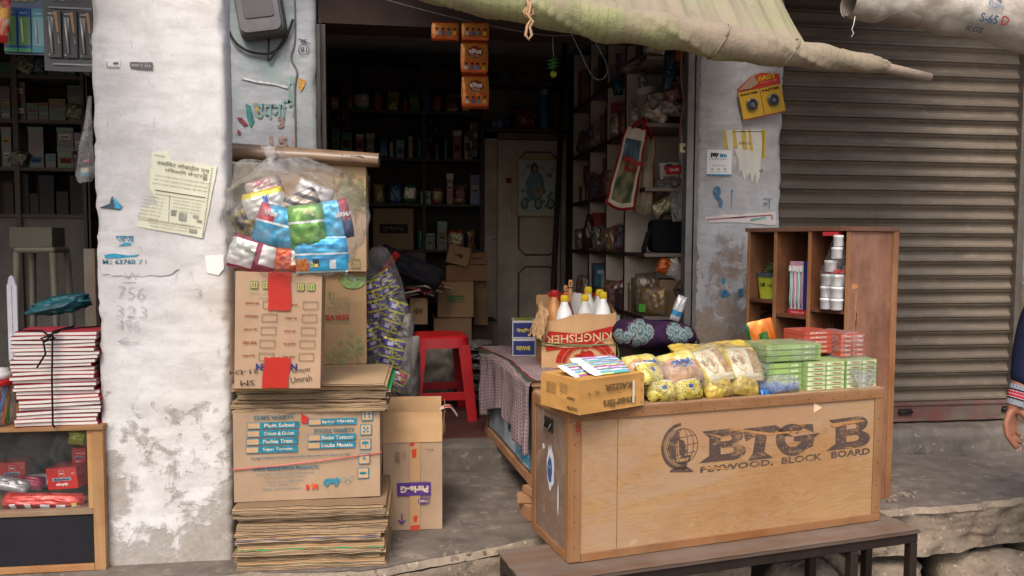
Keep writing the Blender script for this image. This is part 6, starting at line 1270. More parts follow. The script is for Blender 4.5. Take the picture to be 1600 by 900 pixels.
roses = [(rx, ry, rr) for rx, ry, rr in [(.10, .98, .05), (.18, .06, .055), (.26, .10, .06), (.22, .93, .05), (.30, .99, .055), (.36, .06, .05), (.30, .17, .04), (.62, .06, .05), (.70, .12, .055), (.76, .03, .055), (.84, .08, .05), (.68, .97, .04), (.78, .94, .045), (.02, .03, .05), (.04, .9, .04)]]
def bolc(u, v):
    c = mixc('#3a2440', '#2a1c34', .5 + nz(u * 9, v * 9))
    for rx, ry, rr in roses:
        dx = (u - rx); dy = (v - ry + .5) % 1 - .5; d = math.hypot(dx * 1.0, dy * .62) / rr
        if d < 1: return mixc('#7d9090', '#46555c', .5 + .5 * math.sin(d * 9 + 3 * math.atan2(dy, dx)))
        if 1 < d < 1.16 and nz(u * 30, v * 30) > .12: return '#8f7568'
    return c
mb.grid(bol, 150, 90, bolc, 'cloth', cv=True); mb.build('cover', t)
packet('white and blue pouch standing beside the right end of the bolster', 0, 0, .05, .12, -20, lambda u, v: '#3f8ab8' if .2 < v < .4 else '#cfccc8', 0, .03, loc=at(1060, 482, cy0 + .05), seed=81)
mb = MB(); k0 = at(1060, 462, 3.8); mb.tube([(0, 0, 0), (.02, 0, .03), (.015, 0, .07), (-.01, 0, .05), (-.02, -.01, .02), (0, 0, -.02), (.02, 0, -.05)], .006, '#242226', 'rubber', 6); mb.build('coiled_cable', None, 'black coiled cable hung beside the right channel', 'cable', loc=k0)
box_thing('small_box', 'lime green cup low on the rack behind the bolster', 'cup', at(1002, 487, 3.95), (.035, .03, .04), '#4a9a2c', m='gloss')
# ================================================================== bench, plywood crate, pigeonhole cabinet and goods
zb8 = .50
A, B, C_ = on(890, 880, zb8), on(1372, 812, zb8), on(835, 812, zb8)
crz = math.atan2(B.y - A.y, B.x - A.x); CW = (B - A).length; CD = .335; CH = .505
# bench
b0 = Vector((.37, 2.345, 0)); bt = thing('bench', 'low dark steel framed bench with a worn wooden top under the crate', 'bench', b0, R(10.1)); BW, BD = 1.54, .25
bkc = '#6e625a'
mb = MB(); mb.grid(lambda u, v: (BW * u - .004 + .006 * nz(v * 9), -.012 + (BD + .03) * v + .004 * nz(u * 30), zb8 - .002 - .002 * abs(nz(u * 9, v * 9))), 60, 8, bkc, 'woodx'); mb.box(0, BW, -.010, BD + .016, zb8 - .016, zb8 - .0045, '#5a4d44', 'woodx')
mb.build('bench_top', bt)
for q in ((0, BW, 0, .03), (0, BW, BD - .03, BD), (0, .03, .031, BD - .031), (BW - .03, BW, .031, BD - .031)):
    mb = MB(); mb.box(q[0], q[1], q[2], q[3], zb8 - .055, zb8 - .017, '#3d322e', 'metal'); mb.build('frame_rail', bt, bevel=.003)
for x in (0, .42 * 0 + 1.24, BW - .032):
    for y in (0, BD - .032): mb = MB(); mb.box(x, x + .032, y, y + .032, .02, zb8 - .056, '#42352f', 'metal'); mb.build('leg', bt, bevel=.003)
# crate
ck = thing('plywood_crate', 'large pale plywood crate lettered BIG B with a burnt globe stencil, on the bench', 'crate', A, crz)
PC, BC = '#ab855a', '#8c6946'
X = lambda px: (px - 890) / 482 * CW      # approximate photo columns along the front
def CF(px, py):    # photo point on the crate front -> local x, z
    d = ray(px, py); O = Vector((0, 0, CZ)); n = Vector((math.sin(crz), -math.cos(crz), 0)); t_ = (A - O).dot(n) / d.dot(n); q = O + d * t_ - A
    return (q.x * math.cos(crz) + q.y * math.sin(crz), q.z)
mb = MB(); mb.box(.0, CW, .0, .012, .0, CH - .002, PC, 'ply'); mb.build('front_panel', ck)
mb = MB(); mb.box(.0, .012, .0125, CD - .0125, .0, CH - .002, '#7d6656', 'ply'); mb.build('side_panel', ck)
mb = MB(); mb.box(CW - .012, CW, .0125, CD - .0125, .0, CH - .002, '#b3875c', 'ply'); mb.build('side_panel', ck)
mb = MB(); mb.box(.0, CW, CD - .012, CD, .0, CH - .002, '#9d7a5a', 'ply'); mb.build('back_panel', ck)
mb = MB(); mb.box(-.004, CW + .004, -.004, CD + .004, CH - .0015, CH + .0025, '#a37b58', 'ply'); mb.build('top_panel', ck)
def bat(x0, x1, y0, y1, z0, z1, m='wood', c=BC):
    mb = MB(); mb.box(x0, x1, y0, y1, z0, z1, c, m); mb.build('batten', ck, bevel=.0015)
bw = .036
bat(-.003, bw, -.006, -.0005, .002, CH - .046); bat(CW - bw, CW + .003, -.006, -.0005, .029, CH - .037)
bat(0, CW, -.008, -.0005, CH - .036, CH - .0025, 'woodx'); bat(bw + .001, CW, -.006, -.0005, .0, .028, 'woodx')
bat(-.007, -.0005, .0, .030, .0, CH - .036); bat(-.007, -.0005, CD - .03, CD, .0, CH - .036); bat(-.009, -.0005, -.008, CD, CH - .036, CH - .002, 'woodx'); bat(-.007, -.0005, .031, CD - .031, 0, .026, 'woodx')
mb = MB()
for i in range(22): mb.lathe([(.0022, 0), (.0022, .001)], (0, 0, 0), '#2c2320', 'metal', 6) if 0 else mb.box(.03 + i * .056, .033 + i * .056, -.0092, -.0078, CH - .021 + .008 * ((i * 7) % 3 - 1), CH - .018 + .008 * ((i * 7) % 3 - 1), '#2c211c', 'ink')
for i in range(5): mb.box(CW - .02, CW - .016, -.0066, -.0055, .05 + i * .085, .054 + i * .085, '#2c211c', 'ink'); mb.box(.012, .015, -.0066, -.0055, .05 + i * .085, .0535 + i * .085, '#2c211c', 'ink')
mb.build('nails', ck)
# print on the front: globe, letters
ink = '#4b3a33'; mb = MB(); yk = -.0012; sx_, sz_ = CF(965, 700)[0], 0
def C2(pts): return [CF(a, b) for a, b in pts]
mb.box(sx_ - .0012, sx_ + .0012, -.001, 0, .03, CH - .037, '#8a6440', 'ink')
mb.build('panel_joint', ck)
mb = MB(); gcx, gcz = CF(1066, 697); gr = abs(CF(1090, 697)[0] - gcx)
def ell(cx, cz, rx, rz_, a0=0, a1=360, n=40): return [(cx + rx * math.cos(R(a0 + (a1 - a0) * i / n)), cz + rz_ * math.sin(R(a0 + (a1 - a0) * i / n))) for i in range(n + (0 if a1 - a0 == 360 else 1))]
def crescent(cx, cz, r0, r1, a0, a1, n=30): return ell(cx, cz, r1, r1, a0, a1, n) + list(reversed(ell(cx, cz, r0, r0, a0, a1, n)))
def stroke(pts, w):
    for a, b in zip(pts, pts[1:]):
        d = Vector((b[0] - a[0], b[1] - a[1])); n_ = Vector((-d.y, d.x)).normalized() * w / 2; mb.quad((a[0] - n_.x, yk, a[1] - n_.y), (b[0] - n_.x, yk, b[1] - n_.y), (b[0] + n_.x, yk, b[1] + n_.y), (a[0] + n_.x, yk, a[1] + n_.y), ink, 'stencil')
gr2 = gr * 1.0
mb.poly([crescent(gcx, gcz, gr2 * 1.18, gr2 * 1.36, 95, 285)], (0, yk, 0), ink, m='stencil'); mb.poly([crescent(gcx, gcz, gr2 * 1.10, gr2 * 1.14, 120, 260)], (0, yk, 0), ink, m='stencil')
stroke(ell(gcx, gcz, gr2, gr2, 0, 360, 40) + [(gcx + gr2, gcz)], .003)
for k in (.35, .72): stroke(ell(gcx, gcz, gr2 * k, gr2, -88, 88, 24), .0026); stroke(ell(gcx, gcz, gr2 * k, gr2, 92, 268, 24), .0026)
for k in (-.5, -.02, .46): w_ = math.sqrt(1 - k * k) * gr2; stroke([(gcx - w_, gcz + gr2 * k - .003), (gcx + w_, gcz + gr2 * k + .008)], .0026)
mb.poly([[(gcx - gr2 * .96, gcz - .1 * gr2), (gcx - gr2 * .8, gcz + gr2 * .5), (gcx - gr2 * .3, gcz + gr2 * .92), (gcx - gr2 * .15, gcz + gr2 * .5), (gcx - gr2 * .45, gcz + .1 * gr2), (gcx - gr2 * .35, gcz - gr2 * .8), (gcx - gr2 * .7, gcz - gr2 * .65)]], (0, yk - .0002, 0), ink, m='stencil')
mb.poly([[(gcx - gr2 * .25, gcz + gr2 * .45), (gcx + gr2 * .1, gcz + gr2 * .3), (gcx + gr2 * .3, gcz - gr2 * .3), (gcx + gr2 * .05, gcz - gr2 * .7), (gcx - gr2 * .2, gcz - gr2 * .4)]], (0, yk - .0002, 0), ink, m='stencil')
mb.poly([C2([(1058, 722), (1074, 720), (1073, 729), (1080, 733), (1084, 737), (1046, 738), (1048, 734), (1060, 729)])], (0, yk, 0), ink, m='stencil'); stroke(C2([(1054, 667), (1060, 665), (1059, 662)]), .006); stroke(C2([(1062, 715), (1078, 712), (1076, 720)]), .007)
mb.build('globe_stencil', ck)
mb = MB()
def slabB(x0, x1, y0, y1, s_):    # x in photo px along the top line; slanted spur serifs
    def m_(px, t): return CF(px, y0 + (y1 - y0) * t - (px - x0) * s_)
    w = x1 - x0; q = lambda a, t: m_(x0 + w * a, t); rd = lambda cx, cy, rx, ry, a0, a1, n=8: [q(cx + rx * math.cos(R(a0 + (a1 - a0) * i / n)), cy + ry * math.sin(R(a0 + (a1 - a0) * i / n))) for i in range(n + 1)]
    out = [q(-.02, 0), q(.70, -.01)] + rd(.70, .24, .26, .245, -80, 60) + [q(.80, .47)] + rd(.72, .74, .30, .26, -50, 90) + [q(-.10, 1.0), q(.15, .80), q(.15, .22)]
    h1 = [q(.42, .22), q(.62, .22)] + rd(.62, .30, .07, .08, -80, 80, 5) + [q(.42, .38)]; h2 = [q(.42, .58), q(.66, .58)] + rd(.66, .68, .08, .10, -80, 80, 5) + [q(.42, .79)]
    mb.poly([out, list(reversed(h1)), list(reversed(h2))], (0, yk, 0), ink, m='stencil')
slabB(1098, 1164, 674, 723, .10); slabB(1296, 1358, 656, 704, .12)
mb.poly([C2([(1160, 670), (1212, 664), (1240, 683), (1214, 678), (1198, 679), (1194, 706), (1208, 715), (1168, 720), (1176, 708), (1180, 682), (1165, 690)])], (0, yk, 0), ink, m='stencil')
gx = lambda a, b: CF(1238 + 26 * math.cos(R(a)) * b, 687 - 25 * math.sin(R(a)) * b - 0)
mb.poly([[gx(a, 1) for a in range(48, 330, 12)] + [CF(1270, 697), CF(1272, 684), CF(1281, 676), CF(1240, 682), CF(1240, 689), CF(1252, 690)] + [gx(a, .45) for a in range(318, 40, -14)]], (0, yk, 0), ink, m='stencil')
mb.poly([C2([(1240, 664), (1270, 662), (1271, 675), (1252, 668)])], (0, yk, 0), ink, m='stencil')
t1 = CF(1155, 724); t2 = CF(1322, 706)
u_ = Vector((t2[0] - t1[0], 0, t2[1] - t1[1])).normalized()
for s_, px, py, h, wpx in (('PLYWOOD,', 1152, 728.5, 9.5, 114), ('BLOCK', 1253, 716.5, 9.5, 68), ('BOARD', 1329, 707.5, 9.5, 68)):
    a = CF(px, py); k = CW / 482; mb.text(s_, (a[0], yk, a[1]), h * k * 1.0, ink, wpx * k, U=u_, V=(0, 0, 1), bold=.03, m='stencil')
mb.build('lettering', ck)
mb = MB()     # scrapes through the ink, old tape strips, tape scrap, red stamp
r8 = random.Random(4)
for i in range(34):
    px, py = r8.choice([(1120, 700), (1190, 700), (1235, 692), (1330, 680), (1170, 715)]); px += r8.uniform(-36, 36); py += r8.uniform(-22, 22); L = r8.uniform(4, 20); an = r8.uniform(-60, 10)
    mb.poly([C2([(px, py), (px + L * math.cos(R(an)), py - L * math.sin(R(an)) * .8), (px + L * math.cos(R(an)) + 1, py - L * math.sin(R(an)) * .8 + r8.uniform(.6, 1.6))])], (0, yk - .0006, 0), '#b98a58')
for pts in ([(1140, 668), (1200, 676), (1260, 672), (1262, 674), (1200, 680), (1142, 672)], [(1098, 676), (1130, 682), (1150, 677), (1128, 685)], [(1100, 729), (1140, 731), (1145, 733), (1102, 733)], [(1296, 662), (1345, 655), (1352, 658), (1300, 668)]): mb.poly([C2(pts)], (0, yk - .0006, 0), '#ac7d50')
mb.build('scrapes', ck)
mb = MB(); mb.poly([C2([(1271, 628), (1284, 637), (1278, 641), (1271, 645)])], (0, yk - .0004, 0), '#dfc39c', m='gloss'); mb.poly([C2([(1052, 646), (1262, 636), (1262, 690), (1052, 700)])], (0, -.0006, 0), '#a58060', m='gloss'); mb.build('tape_strip', ck)
mb = MB(); a = CF(899, 667); mb.text('103', (a[0] + .006, -.0068, a[1]), .016, '#a83a28', .034, U=(0, 0, -1), V=(1, 0, 0), bold=.03); p_ = C2([(896, 655), (905, 654), (906, 690), (897, 692)])
for q, w in zip(p_, p_[1:]): d = Vector((w[0] - q[0], 0, w[1] - q[1])).normalized(); n_ = Vector((-d.z, 0, d.x)) * .0009; mb.quad((q[0] - n_.x, -.0066, q[1] - n_.z), (w[0] - n_.x, -.0066, w[1] - n_.z), (w[0] + n_.x, -.0066, w[1] + n_.z), (q[0] + n_.x, -.0066, q[1] + n_.z), '#a83a28', 'ink')
mb.build('red_stamp', ck)
# handle and torn blue label on the side (local yz plane)
mb = MB(); yy, zz = CD * .55, CH - .085
mb.box(-.0055, -.0005, yy - .038, yy + .038, zz - .022, zz + .022, '#4a4440', 'metal'); mb.box(-.0075, -.0056, yy - .026, yy + .026, zz - .012, zz + .012, '#241f1d', 'metal'); mb.tube([(-.007, yy - .03, zz + .008), (-.016, yy - .026, zz - .014), (-.016, yy + .026, zz - .014), (-.007, yy + .03, zz + .008)], .0035, '#7a736c', 'metal', 6); mb.build('handle', ck)
def SP(pts, col, x): mb.poly([[(-a, b) for a, b in pts]], (x, 0, 0), col, U=(0, -1, 0), V=(0, 0, 1), m='paper')
mb = MB(); rg = lambda cy, cz, ry, rz_, n=22, s_=0: [(cy + ry * math.cos(i * 6.283 / n) * (1 + .35 * nz(i * .9, s_)), cz + rz_ * math.sin(i * 6.283 / n) * (1 + .3 * nz(i * 1.1, s_, 4))) for i in range(n)]
SP(rg(.17, .27, .034, .075), '#c9cdd4', -.0012); SP(rg(.175, .262, .022, .045, s_=3), '#3a5482', -.0018); SP(rg(.10, .18, .006, .055, s_=5), '#cfcdc8', -.0012); SP(rg(.235, .33, .012, .010, s_=7), '#cfcdc8', -.0012)
mb.text('मार्का', (-.0022, .175, .27), .012, '#aab4c4', .03, U=(0, -1, 0)); mb.build('torn_label', ck)
ZT = zb8 + CH + .003
def G(px, back, up=0.0):     # a spot on the crate top: photo column, distance behind the front edge
    ey_ = Vector((-math.sin(crz), math.cos(crz), 0)); d = ray(px, 600); O = Vector((0, 0, CZ)); t_ = ((A + ey_ * back) - O).dot(ey_) / d.dot(ey_); q = O + d * t_; return Vector((q.x, q.y, ZT + up))

# ---- cabinet
yaw = R(24); cc = CM @ Vector(((1322 - 800) / F * 3.25, -.4, -3.25)); 
kb8 = Vector((cc.x, cc.y, ZP)); cab = thing('pigeonhole_cabinet', 'old stained plywood cabinet with open pigeonholes standing behind the crate', 'cabinet', kb8, yaw); SD, FW, HH = .31, .53, at(1322, 354, kb8.y).z - ZP
O1, O2 = '#8a6246', '#9c7450'
def cb(name, x0, x1, y0, y1, z0, z1, c=O1, m='oldply', bv=.001): mb = MB(); mb.box(x0, x1, y0, y1, z0, z1, c, m); return mb.build(name, cab, bevel=bv)
cb('side_panel', .0, SD, .0, .012, .0, HH - .018, '#9b735c'); cb('side_panel', 0, SD, FW - .012, FW, 0, HH - .018); cb('back_panel', SD - .010, SD, .0125, FW - .0125, .0, HH - .018, '#7d5238')
cb('top_board', -.012, SD + .014, -.012, FW + .01, HH - .0175, HH, '#7a5a48', 'woodx'); cb('edge_batten', SD - .022, SD + .012, -.010, -.0005, .0, HH - .018, O2, 'wood'); cb('edge_batten', -.006, -.0005, -.002, .014, 0, HH - .018, O2, 'wood'); cb('edge_batten', -.006, -.0005, FW - .014, FW, 0, HH - .018, O2, 'wood')
dv = [FW * .36, FW * .70]
for y in dv: cb('divider', 0, SD - .011, y - .006, y + .006, .0, HH - .018, '#8a5c3e'); cb('edge_batten', -.006, -.0005, y - .008, y + .008, 0, HH - .018, O2, 'wood')
# column order from the near corner: right, middle, left in the photo
sh = [(.013, dv[0] - .007, (HH - .36)), (dv[0] + .007, dv[1] - .007, HH - .39), (dv[1] + .007, FW - .013, HH - .285)]
def fz(px, py, y): p = at(px, py, (kb8 + Vector((-.0, 0, 0)) + Matrix.Rotation(yaw, 3, 'Z') @ Vector((0, y, 0))).y); return p.z - ZP
szs = [fz(1292, 484, dv[0] * .5), fz(1238, 492, (dv[0] + dv[1]) / 2), fz(1188, 468, (dv[1] + FW) / 2)]
for (y0, y1, _), z in zip(sh, szs): cb('shelf', .0, SD - .011, y0, y1, z - .014, z, '#6d4630', 'oldply'); cb('shelf', .0, SD - .011, y0, y1, z - .50, z - .486, '#6d4630', 'oldply')
cb('bottom_board', 0, SD - .011, .013, FW - .013, .03, .045, '#6d4630')
mb = MB(); mb.text('ROYAL', (.15, FW - .0128, szs[2] - .19), .15, '#3c2418', .30, U=(0, 0, -1), V=(1, 0, 0), bold=.04); mb.build('stencil_lettering', cab)
for q, c in (([(.05, HH * .63), (.056, HH * .655), (.058, HH * .70), (.052, HH * .695), (.048, HH * .66)], '#33201a'), ([(.02, HH * .78), (.06, HH * .785), (.06, HH * .80), (.02, HH * .80)], '#c08a55'), ([(.045, HH * .77), (.052, HH * .77), (.046, HH * .58), (.043, HH * .58)], '#c08a55'), ([(.02, HH * .455), (.05, HH * .46), (.045, HH * .47), (.022, HH * .47)], '#c08a55')):
    mb = MB(); mb.poly([q], (0, -.0007, 0), c); mb.build('wood_scar', cab)
CMx = Matrix.Translation(kb8) @ Matrix.Rotation(yaw, 4, 'Z')
def W8(x, y, z): return CMx @ Vector((x, y, z))
# yellow tub
tb = thing('tub', 'lime yellow plastic tub with a dark grey lid in the cabinet', 'tub', W8(.10, (dv[1] + FW) / 2 - .004, szs[2] + .001), yaw - R(90)); mb = MB()
def tubf(u, v): a = 2 * math.pi * u; sq = lambda c: abs(c) ** .35 * (1 if c > 0 else -1); k = .052 + .010 * v; return (k * 1.18 * sq(math.cos(a)), k * sq(math.sin(a)), .105 * v)
mb.grid(tubf, 48, 6, '#b9c23a', 'plastic', cu=True); mb.add([tubf(i / 48, 0) for i in range(48)], [tuple(range(48))], '#b9c23a', 'plastic'); mb.text('LB', (-.028, -.0605, .066), .018, '#23303f', .026, bold=.06); mb.text('PureNutri', (.020, -.0605, .064), .012, '#4d5a2a', .044, bold=.02)
mb.build('body', tb); mb = MB(); mb.grid(lambda u, v: (lambda p: (p[0] * 1.06, p[1] * 1.06, .100 + .020 * v))(tubf(u, 1)), 48, 2, '#4d5862', 'plastic', cu=True); mb.add([(tubf(i / 48, 1)[0] * 1.06, tubf(i / 48, 1)[1] * 1.06, .120) for i in range(48)], [tuple(range(48))], '#5a6570', 'plastic'); mb.build('lid', tb)
t = thing('herb_sachets', 'dull green leafy sachets lying on the tub lid in the cabinet', 'sachet', W8(.09, (dv[1] + FW) / 2 - .01, szs[2] + .135), yaw - R(90)); 
for i in range(4): mb = MB(T=Matrix.Translation((.01 * i - .02, 0, .006 * i)) @ Euler((R(75), R(14 * i - 26), R(10 * i))).to_matrix().to_4x4()); pillow(mb, .10, .05, .012, lambda u, v: '#5f7a38' if (u * 4 + v * 3) % 1 < .5 else '#93a06a', 'foil', nu=14, nv=10, seed=i + 90); mb.build('sachet', t)
packet('cloudy crumpled film in the left cabinet hole above the tub', 0, 0, .12, .16, 8, '#9a8a7c', 0, .05, loc=W8(.19, (dv[1] + FW) / 2, szs[2] + .20), yaw=-66, seed=95, m='film', name='plastic_film', cat='plastic film')
# toothbrush rack
tr = thing('toothbrush_stand', 'counter display of toothbrushes on a red tray in the middle pigeonhole', 'display stand', W8(.05, dv[0] + .015, szs[1] + .001), yaw - R(90)); tw8 = .115
mb = MB(); mb.box(-tw8 + .0, .0, -.025, .05, 0, .022, '#b0303a', 'gloss'); mb.text('Toothbrush', (-tw8 * .55, -.0258, .011), .008, '#e6d0c8', .07); mb.build('tray', tr)
mb = MB(); mb.box(-.034, .0, -.028, .04, .023, .235, '#22306e', 'gloss')
for z in (.08, .13, .18): mb.box(-.034, .0, -.0292, -.028, z, z + .002, '#161f4c', 'gloss')
mb.build('backing_card', tr)
for i in range(4):
    x = -.105 + .0195 * i; col = ['#7fb6b4', '#c98a96', '#8fb8b0', '#b87a9a'][i]
    mb = MB(); mb.box(x - .0075, x + .0075, -.018, -.014, .024, .235, '#dcd8da', 'gloss'); mb.tube([(x, -.022, .03), (x, -.024, .07), (x + .001, -.022, .12), (x, -.022, .20)], [.0035, .0045, .003, .0025], col, 'gloss', 6); mb.box(x - .004, x + .004, -.030, -.020, .19, .215, '#e8e6e4', 'gloss'); mb.box(x - .0078, x + .0078, -.0195, -.018, .215, .235, '#c08aa0', 'gloss'); mb.build('toothbrush', tr)
# bag of white pots
wb = W8(.02, .075, szs[0]); 
for i, (dx, z, rr) in enumerate([(-.028, .002, .026), (.026, .002, .026), (-.028, .052, .026), (.026, .052, .026), (-.026, .102, .025), (.026, .102, .025), (-.012, .160, .024), (.02, .215, .022), (.026, .265, .02)]):
    p = W8(-.004, .075 - dx * .9, szs[0] + z); mb = MB(); mb.lathe([(rr * .85, 0), (rr, .004), (rr, .036), (rr * 1.06, .037), (rr * 1.06, .046), (rr * .9, .048)], col='#dedee0', m='gloss', seg=18); mb.build('pot', None, 'white lidded pot in the cabinet bag, %s counting up from the shelf' % ORD[i], 'pot', 'white pots in the cabinet bag', loc=p)
for i, z in enumerate((.155, .31)): p = W8(.005, .06 + .02 * i, szs[0] + z); mb = MB(); mb.box(-.04, .03, -.02, .02, 0, .016, '#b8343a', 'gloss'); mb.build('cardboard_strip', None, ['lower red strip across the bag of white pots', 'upper red strip at the knot of the bag of white pots'][i], 'card strip', loc=p, rz=yaw - R(90))
bc_ = W8(.012, .075, szs[0] + .15)
def wbag(u, v):
    a = 2 * math.pi * u; b = (v - .5) * math.pi; w = .066 * (max(0, math.cos(b)) ** .5) * (1 if v < .5 else 1 - .75 * (v - .5) * 1.6) * (1 + .2 * nz(math.cos(a) * 2, math.sin(a) * 2, v * 6)); return (-.0 + w * math.cos(a) + .03 * max(0, v - .5), .045 * math.sin(a) * (max(0, math.cos(b)) ** .5) * (1 + .2 * nz(a, v * 5)), -.165 + .34 * v)
mb = MB(); mb.grid(wbag, 36, 36, '#ffffff', 'clear', cu=True); mb.build('plastic_bag', None, 'clear plastic bag of white pots in the right-hand pigeonhole', 'plastic bag', loc=bc_, rz=yaw - R(90))
# orange packet leaning in front of the left hole, on the crate
packet('orange and green pouch with red fruit picture at the back of the crate', 0, 0, .12, .24, 12, lambda u, v: ('#2a5e34' if u + v * .15 < .24 else '#b8282a' if (u - .6) ** 2 * 1.2 + (v - .38) ** 2 < .022 + .01 * nz(u * 30, v * 30) else '#3f6a34' if (.62 < v < .8 and .4 < u < .7) else mixc('#d8802a', '#c2601e', .5 + nz(u * 4, v * 4))), 0, .035, loc=G(1192, .30, .115), yaw=-4, seed=99)

# ---- goods on the crate
def soapbox(name, label, L, w, d, h, rz, col, ecol, word, group, cat='box', endcols=None):
    mb = MB(); mb.box(-w / 2, w / 2, 0, d, 0, h, col, 'gloss'); mb.box(-w / 2 + .002, w / 2 - .002, -.0008, 0, h * .12, h * .88, ecol, 'gloss')
    mb.text(word, (w * .08, -.0016, h * .5), h * .42, '#e8dcd0' if col != '#93ab70' else '#a8443a', w * .5, bold=.04); mb.box(-w * .46, -w * .30, -.0014, -.0008, h * .2, h * .8, '#d8d4b8' if col == '#93ab70' else '#c96a4a', 'gloss')
    mb.text(word, (-w / 2 - .001, d * .4, h * .5), h * .4, '#dfe6c8', d * .3, U=(0, -1, 0), bold=.03); mb.box(-w / 2 - .0008, -w / 2, d * .62, d * .7, h * .1, h * .9, '#dfe6c8', 'gloss')
    return mb.build(name, None, label, cat, group, loc=L, rz=rz)
G_, GE, RR, RE = '#93ab70', '#b4c496', '#a84a3a', '#b05a48'
ex = Vector((math.cos(crz), math.sin(crz), 0)); ey = Vector((-math.sin(crz), math.cos(crz), 0))
rws = ['bottom', 'second', 'third', 'fourth', 'fifth', 'top']
gA, gB = G(1261, .02), G(1319, .02); gw = (gB - gA).length / 2; 
hr = .0175
for c_ in range(2):
    for r_ in range(6): o = gA + ex * (gw * (c_ + .5)); soapbox('soap_box', 'green soap box in the %s column of the middle block, %s row' % (['left', 'right'][c_], rws[r_]), Vector((o.x + rnd.uniform(-.0012, .0012), o.y, ZT + .0005 + hr * r_)), gw - .002, .17, hr - .001, crz + rnd.uniform(-.012, .012), G_, GE, 'vicks' if 0 else 'Vicco', 'green soap boxes in the middle block')
gC = G(1322, .015); gD = G(1369, .015); gw2 = (gD - gC).length / 2
for c_ in range(2):
    for r_ in range(6): o = gC + ex * (gw2 * (c_ + .5)); soapbox('soap_box', 'green soap box in the %s column of the bagged block, %s row' % (['left', 'right'][c_], rws[r_]), Vector((o.x, o.y, ZT + .0005 + hr * r_)), gw2 - .002, .17, hr - .001, crz + rnd.uniform(-.012, .012), G_, GE, 'Vicco', 'green soap boxes in the bagged block')
# long green boxes at the left of the block, ends hidden in shrink wrap
gE = on(1203, 608, ZT); n6 = 6
for r_ in range(8):
    o = G(1198, .045); w = (gA - o).dot(ex) - .004; ww = w if r_ < 5 else w + gw * .95
    h = .0205; z = ZT + .0005 + .021 * r_ + (.0 if r_ < 5 else .004); L = o + ex * (ww / 2)
    mb = MB(); mb.box(-ww / 2, ww / 2, 0, .15, 0, h - .0015, '#86a060', 'gloss'); mb.box(-ww * .3, ww * .12, -.0008, 0, h * .12, h * .8, '#94b266', 'gloss'); mb.text('NEEM', (ww * .28, -.001, h * .45), h * .4, '#d8e4c0', ww * .2, bold=.03)
    mb.build('long_box', None, 'long green box at the left of the block, %s layer' % ['bottom', 'second', 'third', 'fourth', 'fifth', 'sixth', 'seventh', 'top'][r_], 'box', 'long green boxes in shrink wrap', loc=(L.x, L.y, z), rz=crz + (R(-2) if r_ > 4 else 0) + rnd.uniform(-.01, .01))
ztg = ZT + hr * 6 + .003
# red boxes on the back of the blocks
rA = on(1311, 566, ztg); rA = gB + ey * .06 + ex * .030; rw = .058
for c_ in range(2):
    for r_ in range(5): o = rA + ex * (rw * (c_ + .5)); soapbox('soap_box', 'red soap box in the %s column of the red block, %s row' % (['left', 'right'][c_], rws[r_]), Vector((o.x, o.y, ztg + .0175 * r_)), rw - .002, .15, .0165, crz + rnd.uniform(-.012, .012), RR, RE, 'Vicco', 'red soap boxes on the green ones')
rB = rA - ex * .132 + ey * .04
for r_ in range(5): mb = MB(); mb.box(0, .13, 0, .12, 0, .0165, RR, 'gloss'); mb.text('AYURVEDIC', (.065, -.001, .008), .007, '#e0c8b8', .08, bold=.03); mb.build('soap_box', None, 'long red soap box left of the red columns, %s row' % rws[r_], 'box', 'long red soap boxes', loc=(rB.x, rB.y, ztg + .0175 * r_ + .012), rz=crz)
mb = MB()       # shrink film lumps
def wrap(org, w, d, h, ex_=1.0, seed=0, m='film', sag=.0, n=26):
    def f(u, v):
        a = 2 * math.pi * u; b = (v - .5) * math.pi; sq = lambda c, p: abs(c) ** p * (1 if c > 0 else -1); cbv = max(0, math.cos(b)) ** .3
        q = org + ex * (w / 2 * (1 + 1.06 * sq(math.cos(a), .4) * cbv)) + ey * (d / 2 + d / 2 * 1.06 * sq(math.sin(a), .4) * cbv) + Vector((0, 0, h / 2 * (1 + 1.02 * sq(math.sin(b), .45))))
        k = .006 * nz(q.x * 22 + seed, q.y * 22, q.z * 26) + .005 * nz(q.x * 60, q.y * 60, q.z * 60 + seed); q = q + Vector((k, -abs(k) * .8, k)) ; q.z = max(q.z, org.z + .001); return tuple(q)
    mb.grid(f, 44, n, '#ffffff', m, cu=True)
o = G(1197, .04); wrap(o + Vector((0, 0, .104)), (gA - o).dot(ex) + gw, .16, .070, seed=3, m='film'); mb.build('shrink_wrap', None, 'clear shrink film round the upper long green boxes', 'plastic film')
mb = MB(); wrap(gC - ex * .004 - ey * .004, gw2 * 2 + .014, .18, .112, seed=7, m='clear')
mb.grid(lambda u, v: tuple(gC + ex * (-.004 + .11 * u + .02 * v) + ey * (-.008 - .012 * v * math.sin(u * 3)) + Vector((0, 0, .07 - .085 * v * math.sin(u * 3.14) + .01 * nz(u * 6, v * 5)))), 20, 14, '#ffffff', 'filmy')
mb.build('plastic_bag', None, 'clear plastic bag sagging over the right end block of green boxes', 'plastic bag')
mb = MB(); wrap(rA - ex * .002 - ey * .003 + Vector((0, 0, ztg - rA.z)), rw * 2 + .006, .155, .09, seed=13, m='clear'); mb.build('shrink_wrap', None, 'clear shrink film round the red soap boxes', 'plastic film')
